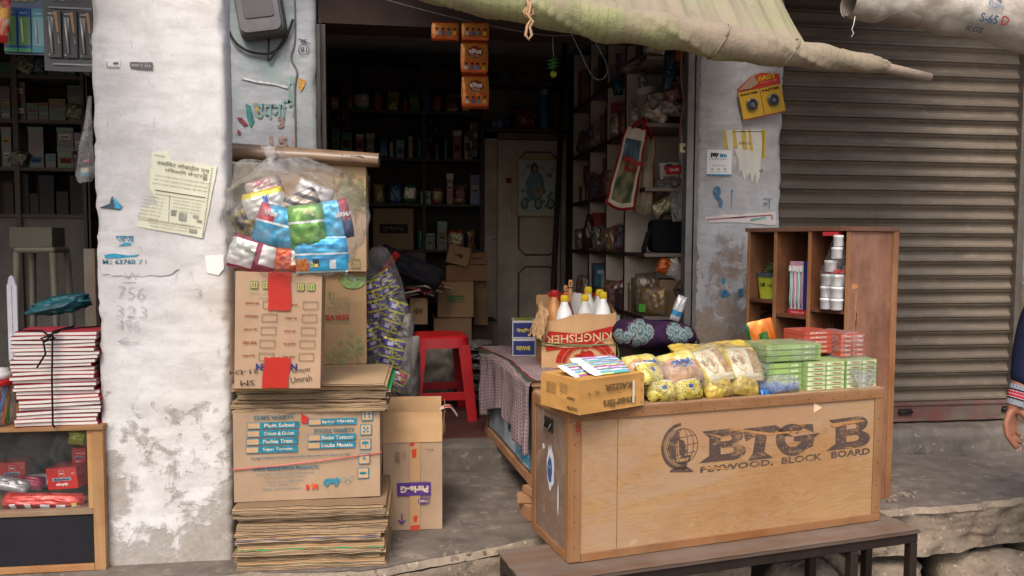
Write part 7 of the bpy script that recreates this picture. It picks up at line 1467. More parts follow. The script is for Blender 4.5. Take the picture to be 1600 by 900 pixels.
# blue bag
bl_ = G(1217, .035); k8 = (bl_ - Vector((0, 0, CZ))).length / F
for i in range(3): packet('blue carton pouch lying in the clear bag, %s from the left' % ORD[i], 0, 0, .085, .09, 0, lambda u, v, i=i: '#c9d4e2' if (.55 < v < .7 and .2 < u < .6) else mixc('#3f78b8', '#24508f', .5 + nz(u * 5 + i, v * 5)), 0, .035, loc=Vector((bl_.x, bl_.y, ZT + .022)) + ex * (-.055 + .055 * i) + ey * (.02 + .01 * i) + Vector((0, 0, .004 * i)), group='blue pouches in the clear bag', seed=120 + i, tilt=-62, yaw=math.degrees(crz) + 8 - 6 * i)
mb = MB()
def flatbag(c, w, d, h, seed, m='film', n=40, p=.75):
    def f(u, v):
        a = 2 * math.pi * u; b = (v - .5) * math.pi; cbv = max(0, math.cos(b)) ** .6; r = 1 + .14 * nz(math.cos(a) * 2 + seed, math.sin(a) * 2, b) + .07 * nz(math.cos(a) * 6, math.sin(a) * 6 + seed, b * 4)
        q = c + ex * (w / 2 * math.cos(a) * cbv * r) + ey * (d / 2 * math.sin(a) * cbv * r) + Vector((0, 0, h / 2 + h / 2 * math.sin(b) * r)); q.z = max(q.z, c.z + .0015); return tuple(q)
    mb.grid(f, n, 22, '#ffffff', m, cu=True)
flatbag(bl_ + ey * .01, .18, .10, .062, 4, 'filmy'); mb.build('plastic_bag', None, 'low cloudy bag of blue pouches at the crate front edge', 'plastic bag')
# bread rolls / buns packs and rusk packs
def bun(label, cx, cy, w, d, h, rot, kind, group, seed, z=ZT, tilt=-78):
    p = G(cx, cy, z - ZT)
    yel, dull, toast = '#b8a848', '#c4bb9c', '#a0683a'
    def cf(u, v):
        if kind == 'bun':
            if .36 < v < .62 and .2 < u < .8 and abs(nz(u * 12, v * 14, seed)) < .14: return '#3d5f98'
            if v > .62 + .1 * math.sin(u * 6) : return mixc(yel, '#c9be84', .5 + nz(u * 4, v * 4))
            return mixc('#a87a50', '#b89470', .5 + 1.2 * nz(u * 6, v * 6 + seed))
        if kind == 'lemon':
            if .40 < u < .60 and .40 < v < .62: return '#27457e' if (u - .5) ** 2 / .01 + (v - .51) ** 2 / .010 < 1 else '#c9cac0'
            return '#c9c8ba' if v > .80 else '#202124' if abs(nz(u * 15 + seed, v * 14)) > .46 else mixc('#bba83c', '#cabc62', .5 + nz(u * 4, v * 4))
        if kind == 'rusk':
            if (u - .36) ** 2 / .03 + (v - .5) ** 2 / .10 < 1 and (u - .36) ** 2 / .025 + (v - .5) ** 2 / .085 > 1: return '#a8743a'
            if u < .10 or u > .92: return mixc(yel, '#c9b23a', .5)
            if u > .64 and .15 < v < .85: return mixc('#8f6c42', '#ac8c62', .5 + 1.5 * nz(u * 16, v * 16))
            return mixc(dull, '#cfc6a8', .5 + nz(u * 4, v * 5))
        return mixc('#c9b24a', '#a88a4a', .5 + 1.3 * nz(u * 7 + seed, v * 6))
    t = thing('bread_packet' if kind != 'rusk' and kind != 'rusk2' else 'rusk_packet', label, 'packet', p + Vector((0, 0, .90 * math.hypot(h / 2 * math.sin(R(tilt)), d / 2 * math.cos(R(tilt))))), rot=(R(tilt), R(((seed * 37) % 23 - 11) * 1.1), crz + R(rot)), group=group)
    mb = MB(); pillow(mb, w, d, h, cf, 'gloss', nu=44, nv=36, seed=seed, crimp=.03, wr=.16)
    if kind == 'rusk': mb.text('APNA', (-w * .13, -h / 2 * 1.26, .0), .020, '#a8743a', w * .30, rot=-70, bold=.03, fn=lambda q: Vector((q.x, -h / 2 * 1.24 * max(.2, (1 - abs(2 * q.x / w) ** 4) * (1 - abs(2 * q.z / d) ** 3)) ** .6 - .003, q.z))); mb.text('TOAST', (-w * .34, 0, 0), .012, '#7a5a3a', w * .24, rot=-70, bold=.03, fn=lambda q: Vector((q.x, -h / 2 * 1.24 * max(.2, (1 - abs(2 * q.x / w) ** 4) * (1 - abs(2 * q.z / d) ** 3)) ** .6 - .003, q.z)))
    if kind == 'bun': mb.text('Bikaji' if 0 else 'Anuj', (0, 0, .0), .022, '#3a5a96', w * .4, rot=4, bold=.05, fn=lambda q: Vector((q.x, -h / 2 * 1.24 * max(.2, (1 - abs(2 * q.x / w) ** 4) * (1 - abs(2 * q.z / d) ** 3)) ** .6 - .003, q.z)))
    mb.build('wrapper', t); return t
Gb = 'bread packets on the crate'
bun('lemon yellow bread packet lying at the front left of the crate top', 1032, .04, .105, .078, .066, -4, 'lemon', Gb, 1, tilt=-28)
bun('lemon yellow bread packet with a dark bar at the crate front edge', 1074, .04, .105, .078, .064, 0, 'lemon', Gb, 2, tilt=-28)
bun('bun packet lying under the upper ones at the left of the crate', 1020, .14, .15, .12, .065, 10, 'bun', Gb, 3)
bun('bun packet lying at the back left beside the straw packs', 1008, .12, .15, .13, .055, 12, 'bun', Gb, 4, z=ZT + .056, tilt=-52)
bun('bun packet with blue lettering on top of the lemon packets', 1062, .08, .14, .13, .06, -6, 'bun', Gb, 5, z=ZT + .056, tilt=-44)
bun('pale yellow packet at the left end on the top layer of bread', 1014, .06, .095, .09, .05, 14, 'lemon', Gb, 6, z=ZT + .058, tilt=-42)
Gr = 'rusk packets in the big clear bag'
bun('pale yellow rusk packet at the bottom left of the rusk bag', 1120, .04, .115, .082, .062, 4, 'rusk2', Gr, 7, tilt=-32)
bun('golden rusk packet at the bottom right of the rusk bag', 1163, .04, .105, .082, .060, -2, 'rusk2', Gr, 8, tilt=-32)
bun('rusk packet with a ring emblem at the right of the rusk bag', 1160, .075, .13, .145, .05, -10, 'rusk', Gr, 9, z=ZT + .054, tilt=-44)
bun('rusk packet with a ring emblem in the middle of the rusk bag', 1112, .075, .13, .145, .05, 4, 'rusk', Gr, 10, z=ZT + .056, tilt=-46)
bun('rusk packet lying flat at the back of the rusk bag', 1085, .19, .18, .13, .05, 8, 'rusk2', Gr, 11, z=ZT + .105, tilt=-74)
bun('rusk packet lying flat at the back right of the rusk bag', 1140, .19, .18, .13, .05, -12, 'rusk2', Gr, 12, z=ZT + .110, tilt=-74)
bun('lower rusk packet hidden behind the front ones at the left', 1095, .20, .16, .12, .10, 3, 'rusk2', Gr, 13)
bun('lower rusk packet hidden behind the front ones at the right', 1150, .20, .15, .12, .10, -5, 'rusk2', Gr, 14)
mb = MB(); flatbag(G(1040, .10), .29, .25, .125, 8, 'clear'); mb.build('plastic_bag', None, 'clear bag of bread packets at the left of the crate top', 'plastic bag')
mb = MB(); flatbag(G(1128, .12), .35, .30, .165, 14, 'clear')
mb.grid(lambda u, v: tuple(G(1172, .06) + ex * (.11 * u) + ey * (.06 + .03 * v) + Vector((0, 0, .10 - .05 * u + .05 * v + .012 * nz(u * 6, v * 6)))), 16, 14, '#ffffff', 'filmy')
mb.build('plastic_bag', None, 'big clear bag of rusk packets in the middle of the crate top', 'plastic bag')
# loose masonry under the right platform and rubble on the step edge
rb = random.Random(15)
def rock(name, label, cat, c, s, seed, m='rubble', group=None, rz=0):
    mb = MB()
    def f(u, v):
        a = 2 * math.pi * u; b = (v - .5) * math.pi; sq = lambda q, p: abs(q) ** p * (1 if q > 0 else -1); k = 1 + .18 * nz(math.cos(a) * 1.5 + seed, math.sin(a) * 1.5, b) + .07 * nz(math.cos(a) * 5, math.sin(a) * 5 + seed, b * 4)
        return (s[0] / 2 * sq(math.cos(a), .5) * max(0, math.cos(b)) ** .4 * k, s[1] / 2 * sq(math.sin(a), .5) * max(0, math.cos(b)) ** .4 * k, s[2] / 2 * sq(math.sin(b), .5) * k + s[2] / 2)
    mb.grid(f, 26, 16, '#806c58', m, cu=True); return mb.build(name, None, label, cat, group, loc=c, rz=rz)
rock('stone_block', 'rough stone block on the ground under the broken platform edge', 'stone', (2.02, 3.12, .02), (.42, .26, .17), 3)
rock('stone_block', 'large worn block at the bottom right corner under the platform', 'stone', (2.52, 3.10, .02), (.40, .3, .19), 5)
rock('brick', 'loose brick beside the bench leg under the platform', 'brick', (1.86, 2.98, .02), (.22, .11, .09), 7, rz=.3)
rock('brick', 'upright masonry lump behind the right bench leg', 'brick', (1.62, 2.96, .02), (.30, .16, .22), 9)
rock('brick', 'lower masonry course lump left of the bench leg', 'brick', (1.26, 2.93, .02), (.30, .16, .16), 10)
rock('stone_block', 'pale stone wedged under the right end of the platform', 'stone', (2.90, 3.16, .02), (.30, .24, .20), 12)
for i in range(18):
    a = on(rb.uniform(1388, 1430), rb.uniform(770, 786), ZP) if i < 8 else Vector((rb.uniform(.0, .42), 2.72 + rb.uniform(0, .03), ZP))
    rock('rubble_chip', ['grey', 'tan', 'pale'][i % 3] + ' chip of broken concrete %s' % ('beside the cabinet foot' if i < 8 else 'on the left platform edge'), 'rubble chip', (a.x, a.y, ZP), (rb.uniform(.008, .022),) * 2 + (rb.uniform(.005, .012),), i, group='chips of broken concrete', rz=rb.random() * 3) if a.y > 2.9 or i >= 8 else None
# ================================================================== the neighbouring shop at the left
YL = 5.1
lx0, lx1 = -3.2, at(141, 300, YL).x
lr = thing('back_rack', 'dark shelf rack at the back of the neighbouring left-hand shop', 'shelf rack', (lx0, YL, ZP + .02)); lw = lx1 - lx0; zb9 = ZP + .02
def L9(name, *q, col='#4b443e', m='woodx'): mb = MB(); mb.box(*q, col, m); return mb.build(name, lr)
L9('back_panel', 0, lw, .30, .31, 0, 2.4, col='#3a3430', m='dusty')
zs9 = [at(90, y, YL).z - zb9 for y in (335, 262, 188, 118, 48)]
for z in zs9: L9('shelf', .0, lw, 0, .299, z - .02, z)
for px in (28, 134): x = at(px, 300, YL).x - lx0; L9('upright', x - .015, x + .015, -.006, -.0005, 0, 2.4, m='wood')
L9('upright', lw - .02, lw, -.006, .3, 0, 2.4, m='wood'); L9('lower_panel', .0, lw, .02, .03, 0, zs9[0] - .021, col='#6b655f', m='dusty')
r9 = random.Random(21); sn = ['lowest', 'second', 'third', 'fourth', 'top']
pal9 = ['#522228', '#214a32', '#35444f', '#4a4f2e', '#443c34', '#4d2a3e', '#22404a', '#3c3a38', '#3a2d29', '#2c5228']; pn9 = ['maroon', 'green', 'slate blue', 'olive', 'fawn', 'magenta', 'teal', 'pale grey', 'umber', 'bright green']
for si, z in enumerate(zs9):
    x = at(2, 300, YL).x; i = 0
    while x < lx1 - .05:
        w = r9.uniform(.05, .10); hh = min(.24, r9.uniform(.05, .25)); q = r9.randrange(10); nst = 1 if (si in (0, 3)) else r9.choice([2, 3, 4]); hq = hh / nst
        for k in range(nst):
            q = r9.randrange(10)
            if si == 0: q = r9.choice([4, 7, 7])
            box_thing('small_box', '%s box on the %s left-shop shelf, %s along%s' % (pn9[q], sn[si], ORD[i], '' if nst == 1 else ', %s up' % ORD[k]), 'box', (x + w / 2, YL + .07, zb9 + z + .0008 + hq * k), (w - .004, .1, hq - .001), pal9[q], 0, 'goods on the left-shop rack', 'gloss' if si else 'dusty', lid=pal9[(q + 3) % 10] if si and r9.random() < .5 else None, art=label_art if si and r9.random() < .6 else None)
        if si and r9.random() < .5:
            q = r9.randrange(10); packet('%s soft packet leaning at the %s left-shop shelf, %s along' % (pn9[q], sn[si], ORD[i]), 0, 0, w * 1.1, .09, r9.uniform(-25, 25), lambda u, v, q=q: mixc(pal9[q], '#8a8478', .1 + 1.2 * nz(u * 5 + q, v * 5)), 0, .03, loc=Vector((x + w / 2, YL - .005 + .0, zb9 + z + .055)), seed=400 + i + si * 12, group='goods on the left-shop rack')
        x += w + r9.uniform(.0, .012); i += 1
# cream plastic stool behind the case, with a box on it
k0 = at(68, 520, 4.3); sl9 = thing('stool', 'cream plastic stool in the dim left-hand shop', 'stool', (at(66, 380, 4.4).x, 4.4, zb9)); hs9 = at(66, 386, 4.4).z - zb9; cr = '#7d7764'
mb = MB(); mb.box(-.10, .10, -.10, .10, hs9 - .03, hs9, cr, 'plastic'); mb.build('seat', sl9, bevel=.02)
for sx in (-1, 1):
    for sy in (-1, 1): mb = MB(); mb.tube([(sx * .085, sy * .085, hs9 - .028), (sx * .115, sy * .115, 0)], [.018, .014], cr, 'plastic', 8); mb.build('leg', sl9)
box_thing('carton', 'low dark carton on the cream plastic stool', 'carton', (at(66, 380, 4.4).x - .02, 4.4, zb9 + hs9 + .001), (.2, .16, .10), '#6d675c')
for i in range(3): box_thing('flat_box', '%s flat box stacked on the floor right of the cream stool' % ['grey', 'tan', 'olive'][i], 'box', (at(112, 470, 4.7).x, 4.75, zb9 + .12 * i), (.26, .2, .118), ['#5b5a5c', '#6d6048', '#6b6a50'][i])
mb = MB(); mb.box(-.02, .02, -.02, .02, 0, .60, '#8a8174', 'wood'); mb.build('post', None, 'pale wooden post standing against the back of the wide pillar', 'post', loc=(at(146, 460, 3.3).x - .005, 3.3, at(146, 460, 3.3).z - .42 + .0))
# display case
vx1 = at(161, 700, 2.76).x; vx0 = vx1 - .95; vz0 = ZP; vz1 = at(150, 664, 2.76).z; dc = thing('display_case', 'low wooden display case with a glass front and a black lower panel', 'display case', (vx0, 2.76, vz0), 0); vw_ = vx1 - vx0; vh_ = vz1 - vz0; dd = .42; zr = at(100, 800, 2.76).z - vz0
wc = '#a5845c'
def V9(name, q, col=wc, m='woodx', bv=.0015): mb = MB(); mb.box(*q, col, m); return mb.build(name, dc, bevel=bv)
V9('frame_post', (vw_ - .036, vw_, 0, .03, 0, vh_ - .016), wc, 'wood'); V9('frame_post', (0, .036, 0, .03, 0, vh_ - .016), wc, 'wood')
V9('frame_rail', (.037, vw_ - .037, .0, .03, 0, .022)); V9('frame_rail', (.037, vw_ - .037, .002, .03, zr - .012, zr + .006), '#8f7c66')
V9('top_board', (-.004, vw_ + .004, -.008, dd, vh_ - .0155, vh_), '#96754e'); V9('black_panel', (.037, vw_ - .037, .008, .016, .023, zr - .013), '#242428', 'dusty'); V9('side_panel', (vw_ - .012, vw_, .031, dd, 0, vh_ - .016), '#7a6248', 'ply'); V9('side_panel', (0, .012, .031, dd, 0, vh_ - .016), '#7a6248', 'ply'); V9('back_panel', (.013, vw_ - .013, dd - .012, dd, 0, vh_ - .016), '#4a3c34', 'dusty'); V9('case_floor', (.013, vw_ - .013, .031, dd - .013, zr - .012, zr), '#5f4c3c', 'woodx')
mb = MB(); mb.box(.037, vw_ - .037, .012, .015, zr + .007, vh_ - .017, '#cccccc', 'glass'); mb.build('glass_pane', dc)
V9('frame_post', (vw_ - .052, vw_ - .0365, .004, .02, zr + .007, vh_ - .017), '#b8935e', 'wood')
zi = vz0 + zr + .001
def red9(label, px0, px1, py0, py1, Y, d, rz, word, cat='box', rot=0):
    a, b = at(px0, py1, Y), at(px1, py0, Y); w, h = b.x - a.x, b.z - a.z; t = thing('pen_box', label, cat, ((a.x + b.x) / 2, Y, max(zi, a.z)), rot=(0, R(rot), R(rz)), group='red boxes in the display case'); mb = MB(); mb.box(-w / 2, w / 2, 0, d, 0, h, '#b8241c', 'gloss')
    y = -.001; mb.box(-.010, .010, y, 0, h * .60, h * .86, '#d8c8c0', 'ink'); mb.box(-.009, .009, y - .0004, y, h * .61, h * .85, '#b8241c', 'ink'); mb.text('cello', (0, y - .001, h * .73), .006, '#e4d8d0', .015, bold=.04)
    mb.box(-w * .32, w * .30, y, 0, h * .38, h * .54, '#8f97a4', 'ink'); mb.text(word, (0, y - .001, h * .46), .007, '#2a3a66', w * .5, bold=.05); mb.text('simply', (0, y - .001, h * .22), .012, '#ead8d0', w * .42, bold=.05); mb.text('10', (w * .38, y - .001, h * .72), .007, '#e4c8c0', .010); mb.build('body', t)
red9('red pen box printed with white lettering at the right inside the display case', 72, 125, 730, 765, 2.90, .08, -14, 'Butterflow', rot=-6)
red9('small red pen box behind the tilted one in the display case', 112, 134, 700, 728, 2.97, .06, -8, 'Butterflow'); red9('dark red box at the left inside the display case', 0, 38, 722, 756, 3.0, .07, 6, 'Butterflow')
packet('olive green pouch at the top right corner inside the display case', 0, 0, .06, .05, -8, '#97a02f', 0, .02, loc=at(121, 684, 2.92), seed=201)
packet('long red zipped pencil pouch lying along the front of the display case', 0, 0, .26, .055, -3, lambda u, v: mixc('#a8241f', '#c8483f', .5 + 1.4 * nz(u * 12, v * 5)) if v > .25 else ('#d8d4d4' if (u * 5) % 1 > .5 else '#7d1a1c'), 0, .05, loc=at(68, 783, 2.83), seed=202, tilt=-25)
for i in range(5): packet(['grey plastic bag bundle', 'magenta pouch', 'white film roll', 'red cloth pouch', 'silver packet'][i] + ' in the middle of the display case', 0, 0, .12, .05, 8 * i - 14, ['#a8a4a4', '#a02a50', '#c0bcbc', '#8f2428', '#8d9494'][i], 0, .04, loc=at(18 + 24 * i, 757 - 3 * i, 2.95 + .03 * i), seed=210 + i, tilt=-40)
box_thing('small_box', 'yellow edged flat box at the floor of the display case', 'box', (at(122, 796, 2.9).x, 2.84, zi), (.06, .06, .012), '#b8a83a', m='gloss')
# the tied pile of notebooks
ntop = at(20, 515, 2.74); nz0 = vz1 + .001; NB = 24
zt9 = at(20, 520, 2.74).z; th = (zt9 - nz0) / NB; nx0 = at(18, 600, 2.74).x; nx1 = at(150, 600, 2.76).x
for i in range(NB):
    w = nx1 - nx0 - rnd.uniform(0, .012); dx = rnd.uniform(-.006, .006) + (.010 * math.sin(i * .35)) + (-.006 if i < 3 else 0) + (-.010 if i > 18 else 0) + .007; ry = R(-1.6 - (2.6 * i / NB)) * 0
    t = thing('notebook', 'red covered notebook in the tied pile, %s' % ('topmost' if i == NB - 1 else 'lowest' if i == 0 else '%d down from the top' % (NB - 1 - i)), 'notebook', (nx0 + dx, 2.745 + rnd.uniform(-.006, .006), nz0 + th * i), R(rnd.uniform(-1.5, 1.5)) + R(6), 'tied pile of red notebooks'); cvr = rnd.choice(['#a02a38', '#8f2436', '#b03440', '#a8303c'])
    wv = rnd.random() * 9; fz_ = lambda x, z: z + .0016 * math.sin(x * 16 + wv)
    mb = MB(); g_ = lambda y0, y1, za, zb_: mb.grid(lambda u, v: (w * u, y0 + (y1 - y0) * v, fz_(w * u, za + (zb_ - za) * v)), 12, 3, '#d9d5cc', 'paper', smooth=False)
    g_(.0, 0, .0016, th - .0020); mb.grid(lambda u, v: (w, .004 + .156 * u, fz_(w, .0016 + (th - .0036) * v)), 6, 2, '#a08f88' if i % 3 else cvr, 'paper'); mb.grid(lambda u, v: (0, .004 + .156 * u, fz_(0, .0016 + (th - .0036) * v)), 6, 2, '#d9d5cc', 'paper')
    for j in range(2): mb.grid(lambda u, v, j=j: (w * u, -.0003, fz_(w * u, .003 + j * .0028 + .0002 * v)), 12, 1, '#b8b2a8', 'paper')
    mb.build('pages', t)
    mb = MB()
    for z in (.0, th - .0017): mb.grid(lambda u, v: (-.002 + (w + .004) * u, -.0012 + .163 * v, fz_(w * u, z + .0014)), 14, 4, cvr, 'paper'); mb.grid(lambda u, v: (-.002 + (w + .004) * u, -.0012 + .163 * v, fz_(w * u, z)), 14, 4, cvr, 'paper'); mb.grid(lambda u, v: (-.002 + (w + .004) * u, -.0012, fz_(w * u, z + .0006 + .0008 * v)), 14, 1, cvr, 'paper')
    mb.build('cover', t)
tw_ = (nx0 + nx1) / 2 + .005; zT = nz0 + NB * th + .002
mb = MB(); mb.tube([(0, .16, .0), (0, .08, .001), (0, -.002, -.0), (.002, -.014, -.01), (-.004, -.013, (nz0 - zT) * .5), (-.006, -.012, nz0 - zT + .01), (-.006, .0, nz0 - zT - .001)], .0032, '#1d1c1e', 'cloth', 6); mb.tube([(-.12, .03, .001), (-.04, .012, .002), (-.012, -.012, -.010), (.02, -.004, .0)], .003, '#1d1c1e', 'cloth', 6)
mb.tube([(0, -.016, -.012), (-.022, -.024, -.030), (-.018, -.02, -.07), (-.045, -.022, -.115)], .003, '#1d1c1e', 'cloth', 6); mb.tube([(-.0, -.018, -.010), (-.03, -.022, -.020), (-.02, -.02, -.03), (.012, -.018, -.018), (0, -.018, -.012)], .0032, '#1d1c1e', 'cloth', 6); mb.tube([(.005, .03, .002), (.05, .10, .002), (.13, .15, .002)], .0026, '#1d1c1e', 'cloth', 6)
mb.build('cord', None, 'black cord tied with a bow round the notebook pile', 'cord', loc=(tw_, 2.745, zT))
# jar of pens, white plastic ruler, teal cloth
jx = at(-4, 600, 2.78).x; pj_ = thing('pen_jar', 'clear plastic jar of coloured pens with a red rim at the left edge', 'jar', (jx - .022, 2.80, vz1 + .001)); mb = MB(); mb.lathe([(.052, 0), (.060, .006), (.062, .12), (.060, .15)], col='#d8d4d0', m='film', seg=28); mb.build('jar_body', pj_)
mb = MB(); mb.lathe([(.0625, .135), (.0655, .137), (.0655, .153), (.0625, .155), (.0600, .154)], col='#b8241f', m='gloss', seg=28); mb.build('rim', pj_); mb = MB(); mb.lathe([(.058, .156), (.058, .175), (.046, .18), (.046, .186), (.020, .19)], col='#dcdad6', m='gloss', seg=28); mb.build('lid', pj_)
for i in range(12):
    a = i * .524; c = ['#2f9a3f', '#d8b82a', '#c03a4a', '#e0a0a8', '#2f6ab0', '#d07a2a'][i % 6]; mb = MB(); mb.tube([(.040 * math.cos(a), .040 * math.sin(a), .006), (.048 * math.cos(a + .8), .048 * math.sin(a + .8), .132)], .005, c, 'gloss', 7); mb.build('pen', None, '%s pen in the red rimmed jar, number %s round the jar' % (['green', 'yellow', 'crimson', 'pink', 'blue', 'orange'][i % 6], ORD[i]), 'pen', 'pens in the jar', loc=pj_.location)
k0 = at(21, 520, 2.98); mb = MB(); k9 = pxm(2.98, 21); slab(mb, [(-7 * k9, -.10), (7 * k9, -.10), (7.5 * k9, 74 * k9), (5 * k9, 78 * k9)] + [(5 * k9 * math.cos(a), 78 * k9 + 12 * k9 * math.sin(a)) for a in [R(q) for q in range(15, 180, 20)]] + [(-5 * k9, 78 * k9), (-7 * k9, 74 * k9)], -.004, .004, '#c9c9d0', 'plastic'); mb.box(-.001, .001, -.0052, -.0041, -.08, 74 * k9, '#a8a8b0', 'ink'); mb.build('plastic_holder', None, 'white round-topped plastic strip standing behind the notebooks', 'holder', loc=k0)
mb = MB()
def teal(u, v):
    a = 2 * math.pi * u; b = (v - .5) * math.pi; c = max(0, math.cos(b)) ** .7; r = 1 + .35 * nz(math.cos(a) * 1.5, math.sin(a) * 1.5, b * 1.4 + 3) + .22 * nz(math.cos(a) * 4, math.sin(a) * 4, b * 5) + .1 * nz(math.cos(a) * 9, math.sin(a) * 9, b * 11)
    return (.10 * math.cos(a) * c * r, .05 * math.sin(a) * c * r, .030 * math.sin(b) * r + .018 * math.cos(a) * c)
mb.grid(teal, 50, 30, lambda u, v: mixc('#2f7078', '#1f4f58', .5 + nz(u * 6, v * 5)), 'gloss', cu=True); mb.build('plastic_bag', None, 'crumpled teal plastic bag behind the notebook pile', 'plastic bag', loc=at(92, 476, 3.02))
k0 = at(158, 445, 2.96)
# hanging cards of pens
def hcard(label, px0, px1, py0, py1, Y, col, art, name='pen_card', cat='pen card', rot=0):
    a, b = at(px0, py1, Y), at(px1, py0, Y); w, h = b.x - a.x, b.z - a.z; t = thing(name, label, cat, (a.x, Y, a.z), rot=(0, R(rot), R(2))); mb = MB(); mb.grid(lambda u, v: (w * u, .004 * math.sin(u * 5), h * v), 20, 10, col, 'gloss'); mb.grid(lambda u, v: (w * u, .002 + .004 * math.sin(u * 5), h * v), 20, 10, col, 'gloss'); art(mb, w, h, t); mb.build('card', t); return t
def art_linc(mb, w, h, t):
    y = -.006; T = lambda s_, x, z, hh, c, ww=None: mb.text(s_, (w * x, y - .001, h * z), hh, c, ww, bold=.03)
    T('LINC', .30, .94, .011, '#c9c9cc', .04); T('SIGNETTA', .62, .94, .006, '#8a8a8e', .04)
    for z, x0 in ((.825, .10), (.085, .16)): mb.poly([[(w * x0, h * z), (w * (x0 + .03), h * (z + .012)), (w * .95, h * (z + .014)), (w * .95, h * (z - .006)), (w * (x0 + .03), h * (z - .008))]], (0, y, 0), '#8f8f94', m='metal')
    for i in range(3):
        x0, x1 = .09 + i * .31, .36 + i * .31; m2 = MB(); m2.box(w * x0, w * x1, y - .006, y - .001, h * .17, h * .79, '#1f1d1f' if i else '#3a3631', 'gloss'); m2.text('LINC', (w * (x0 + .10), y - .0072, h * .74), .006, '#d0d0d4', .022, bold=.04)
        m2.poly([[(w * (x0 + .14), h * .77), (w * (x0 + .20), h * .77), (w * (x0 + .23), h * .5), (w * (x0 + .19), h * .5)]], (0, y - .0068, 0), '#a8743a', m='gloss'); m2.poly([[(w * (x0 + .02), h * .70), (w * (x0 + .13), h * .69), (w * (x0 + .10), h * .40), (w * (x0 + .06), h * .38)]], (0, y - .0070, 0), '#8f8e8c', m='metal')
        m2.tube([(w * (x0 + .05), y - .011, h * .69), (w * (x0 + .075), y - .012, h * .5), (w * (x0 + .11), y - .011, h * .22)], [.0022, .0042, .0030], '#d0cec8', 'metal', 8); m2.poly([[(w * (x0 + .20), h * .47), (w * (x0 + .24), h * .36), (w * (x0 + .22), h * .35)]], (0, y - .0068, 0), '#b8bcc8'); m2.text('Signetta', (w * (x0 + .21), y - .0072, h * .27), .008, '#8f8f94', .028, U=(0, 0, -1), V=(1, 0, 0)); m2.box(w * (x0 + .025), w * (x0 + .055), y - .0072, y - .006, h * .19, h * .212, '#c9c9cc', 'ink'); m2.build('pen_pack', t)
hcard('charcoal display card of three metal pens hanging beside the wide pillar', 70, 146, -6, 110, 2.93, '#4a494b', art_linc)
def art_blue(mb, w, h, t):
    y = -.006
    for i in range(3):
        x0, x1 = .02 + i * .33, .33 + i * .33; m2 = MB(); m2.box(w * x0, w * x1, y - .005, y, h * .03, h * .74, ['#31507f', '#2f5490', '#4a8f9a'][i], 'gloss'); m2.box(w * (x0 + .03), w * (x1 - .02), y - .006, y - .005, h * .14, h * .60, ['#5d8450', '#6a9454', '#7fb0b4'][i], 'gloss'); m2.box(w * x0, w * x1, y - .0064, y - .005, h * .03, h * .09, ['#4f9a6a', '#4f9a6a', '#3f8f98'][i], 'gloss')
        m2.text(['pilot', 'PILOT', 'Fineline'][i], (w * (x0 + .16), y - .0072, h * .66), .006, '#c9d0e0', .024, bold=.04)
        m2.tube([(w * (x0 + .10), y - .010, h * .56), (w * (x0 + .13), y - .011, h * .18)], .0032, ['#8f9a84', '#d0cca8', '#c9ccd0'][i], 'gloss', 7); m2.build('pen_pack', t)
    mb.text('STRENGTH', (w * .4, y - .001, h * .88), .012, '#b8b06a', w * .7, bold=.05); mb.poly([[(w * .72 + .016 * math.cos(a * .4), h * .92 + .010 * math.sin(a * .4)) for a in range(16)]], (0, y - .0006, 0), '#8f9a4a')
hcard('blue and green display card of pens hanging left of the charcoal one', 8, 70, -10, 84, 2.95, '#5b6884', art_blue)
packet('red and orange snack packet hanging at the top left corner', -2, 28, 32, 74, -6, lambda u, v: '#b8262a' if (v < .14 or v > .86) else ('#d8a04a' if abs(v - .6) < .12 else mixc('#c43a2a', '#d8c8a8', .3 + nz(u * 5, v * 5))), 2.86, .03, seed=231)
for px, lab in ((104, 'charcoal pen card'), (40, 'blue pen card'), (0, 'red packet')):
    k0 = at(px, -6, 2.95); mb = MB(); mb.tube([(0, 0, 0), (0, .01, 2.98 - k0.z)], .0012, '#8a8a88', 'cloth', 4); mb.build('thread', None, 'thin thread holding the %s to the ceiling' % lab, 'thread', loc=k0)
part('added_shade_roof', [(-4.2, -1.06, 1.7, YF - .301, 2.72, 2.76)], 'oldwash')  # unseen slab added over the left shop front to darken its interior
# polythene bag hung on the edge of the wide pillar
k0 = at(140, 150, 2.90)
def hb9(u, v):
    a = 2 * math.pi * u; L = 132 * pxm(2.9, 140); w = (.006 + .032 * v ** 1.3) * (1 if v < .92 else 1 - (v - .92) * 5); return (-.018 * v * 1.4 + w * math.cos(a) * (1 + .3 * nz(u * 3, v * 4)), .6 * w * math.sin(a), -L * v + .01 * nz(u * 4, v * 3) * v)
mb = MB(); mb.grid(hb9, 26, 40, lambda u, v: '#ffffff', 'filmy', cu=True); o = mb.build('plastic_bag', None, 'small clear plastic bag hanging at the left edge of the wide pillar', 'plastic bag', loc=k0)
kk9 = pxm(2.9, 135)
packet('pale blue folded packet at the bottom of the small hanging bag', 0, 0, .030, .035, 0, lambda u, v: '#7faec0' if v < .55 else '#c9bfa8', 0, .018, loc=at(133, 270, 2.90), seed=241); packet('pink scrap on top of the pale blue packet in the hanging bag', 0, 0, .022, .012, 10, '#b86a7a', 0, .01, loc=at(135, 252, 2.90), seed=242)
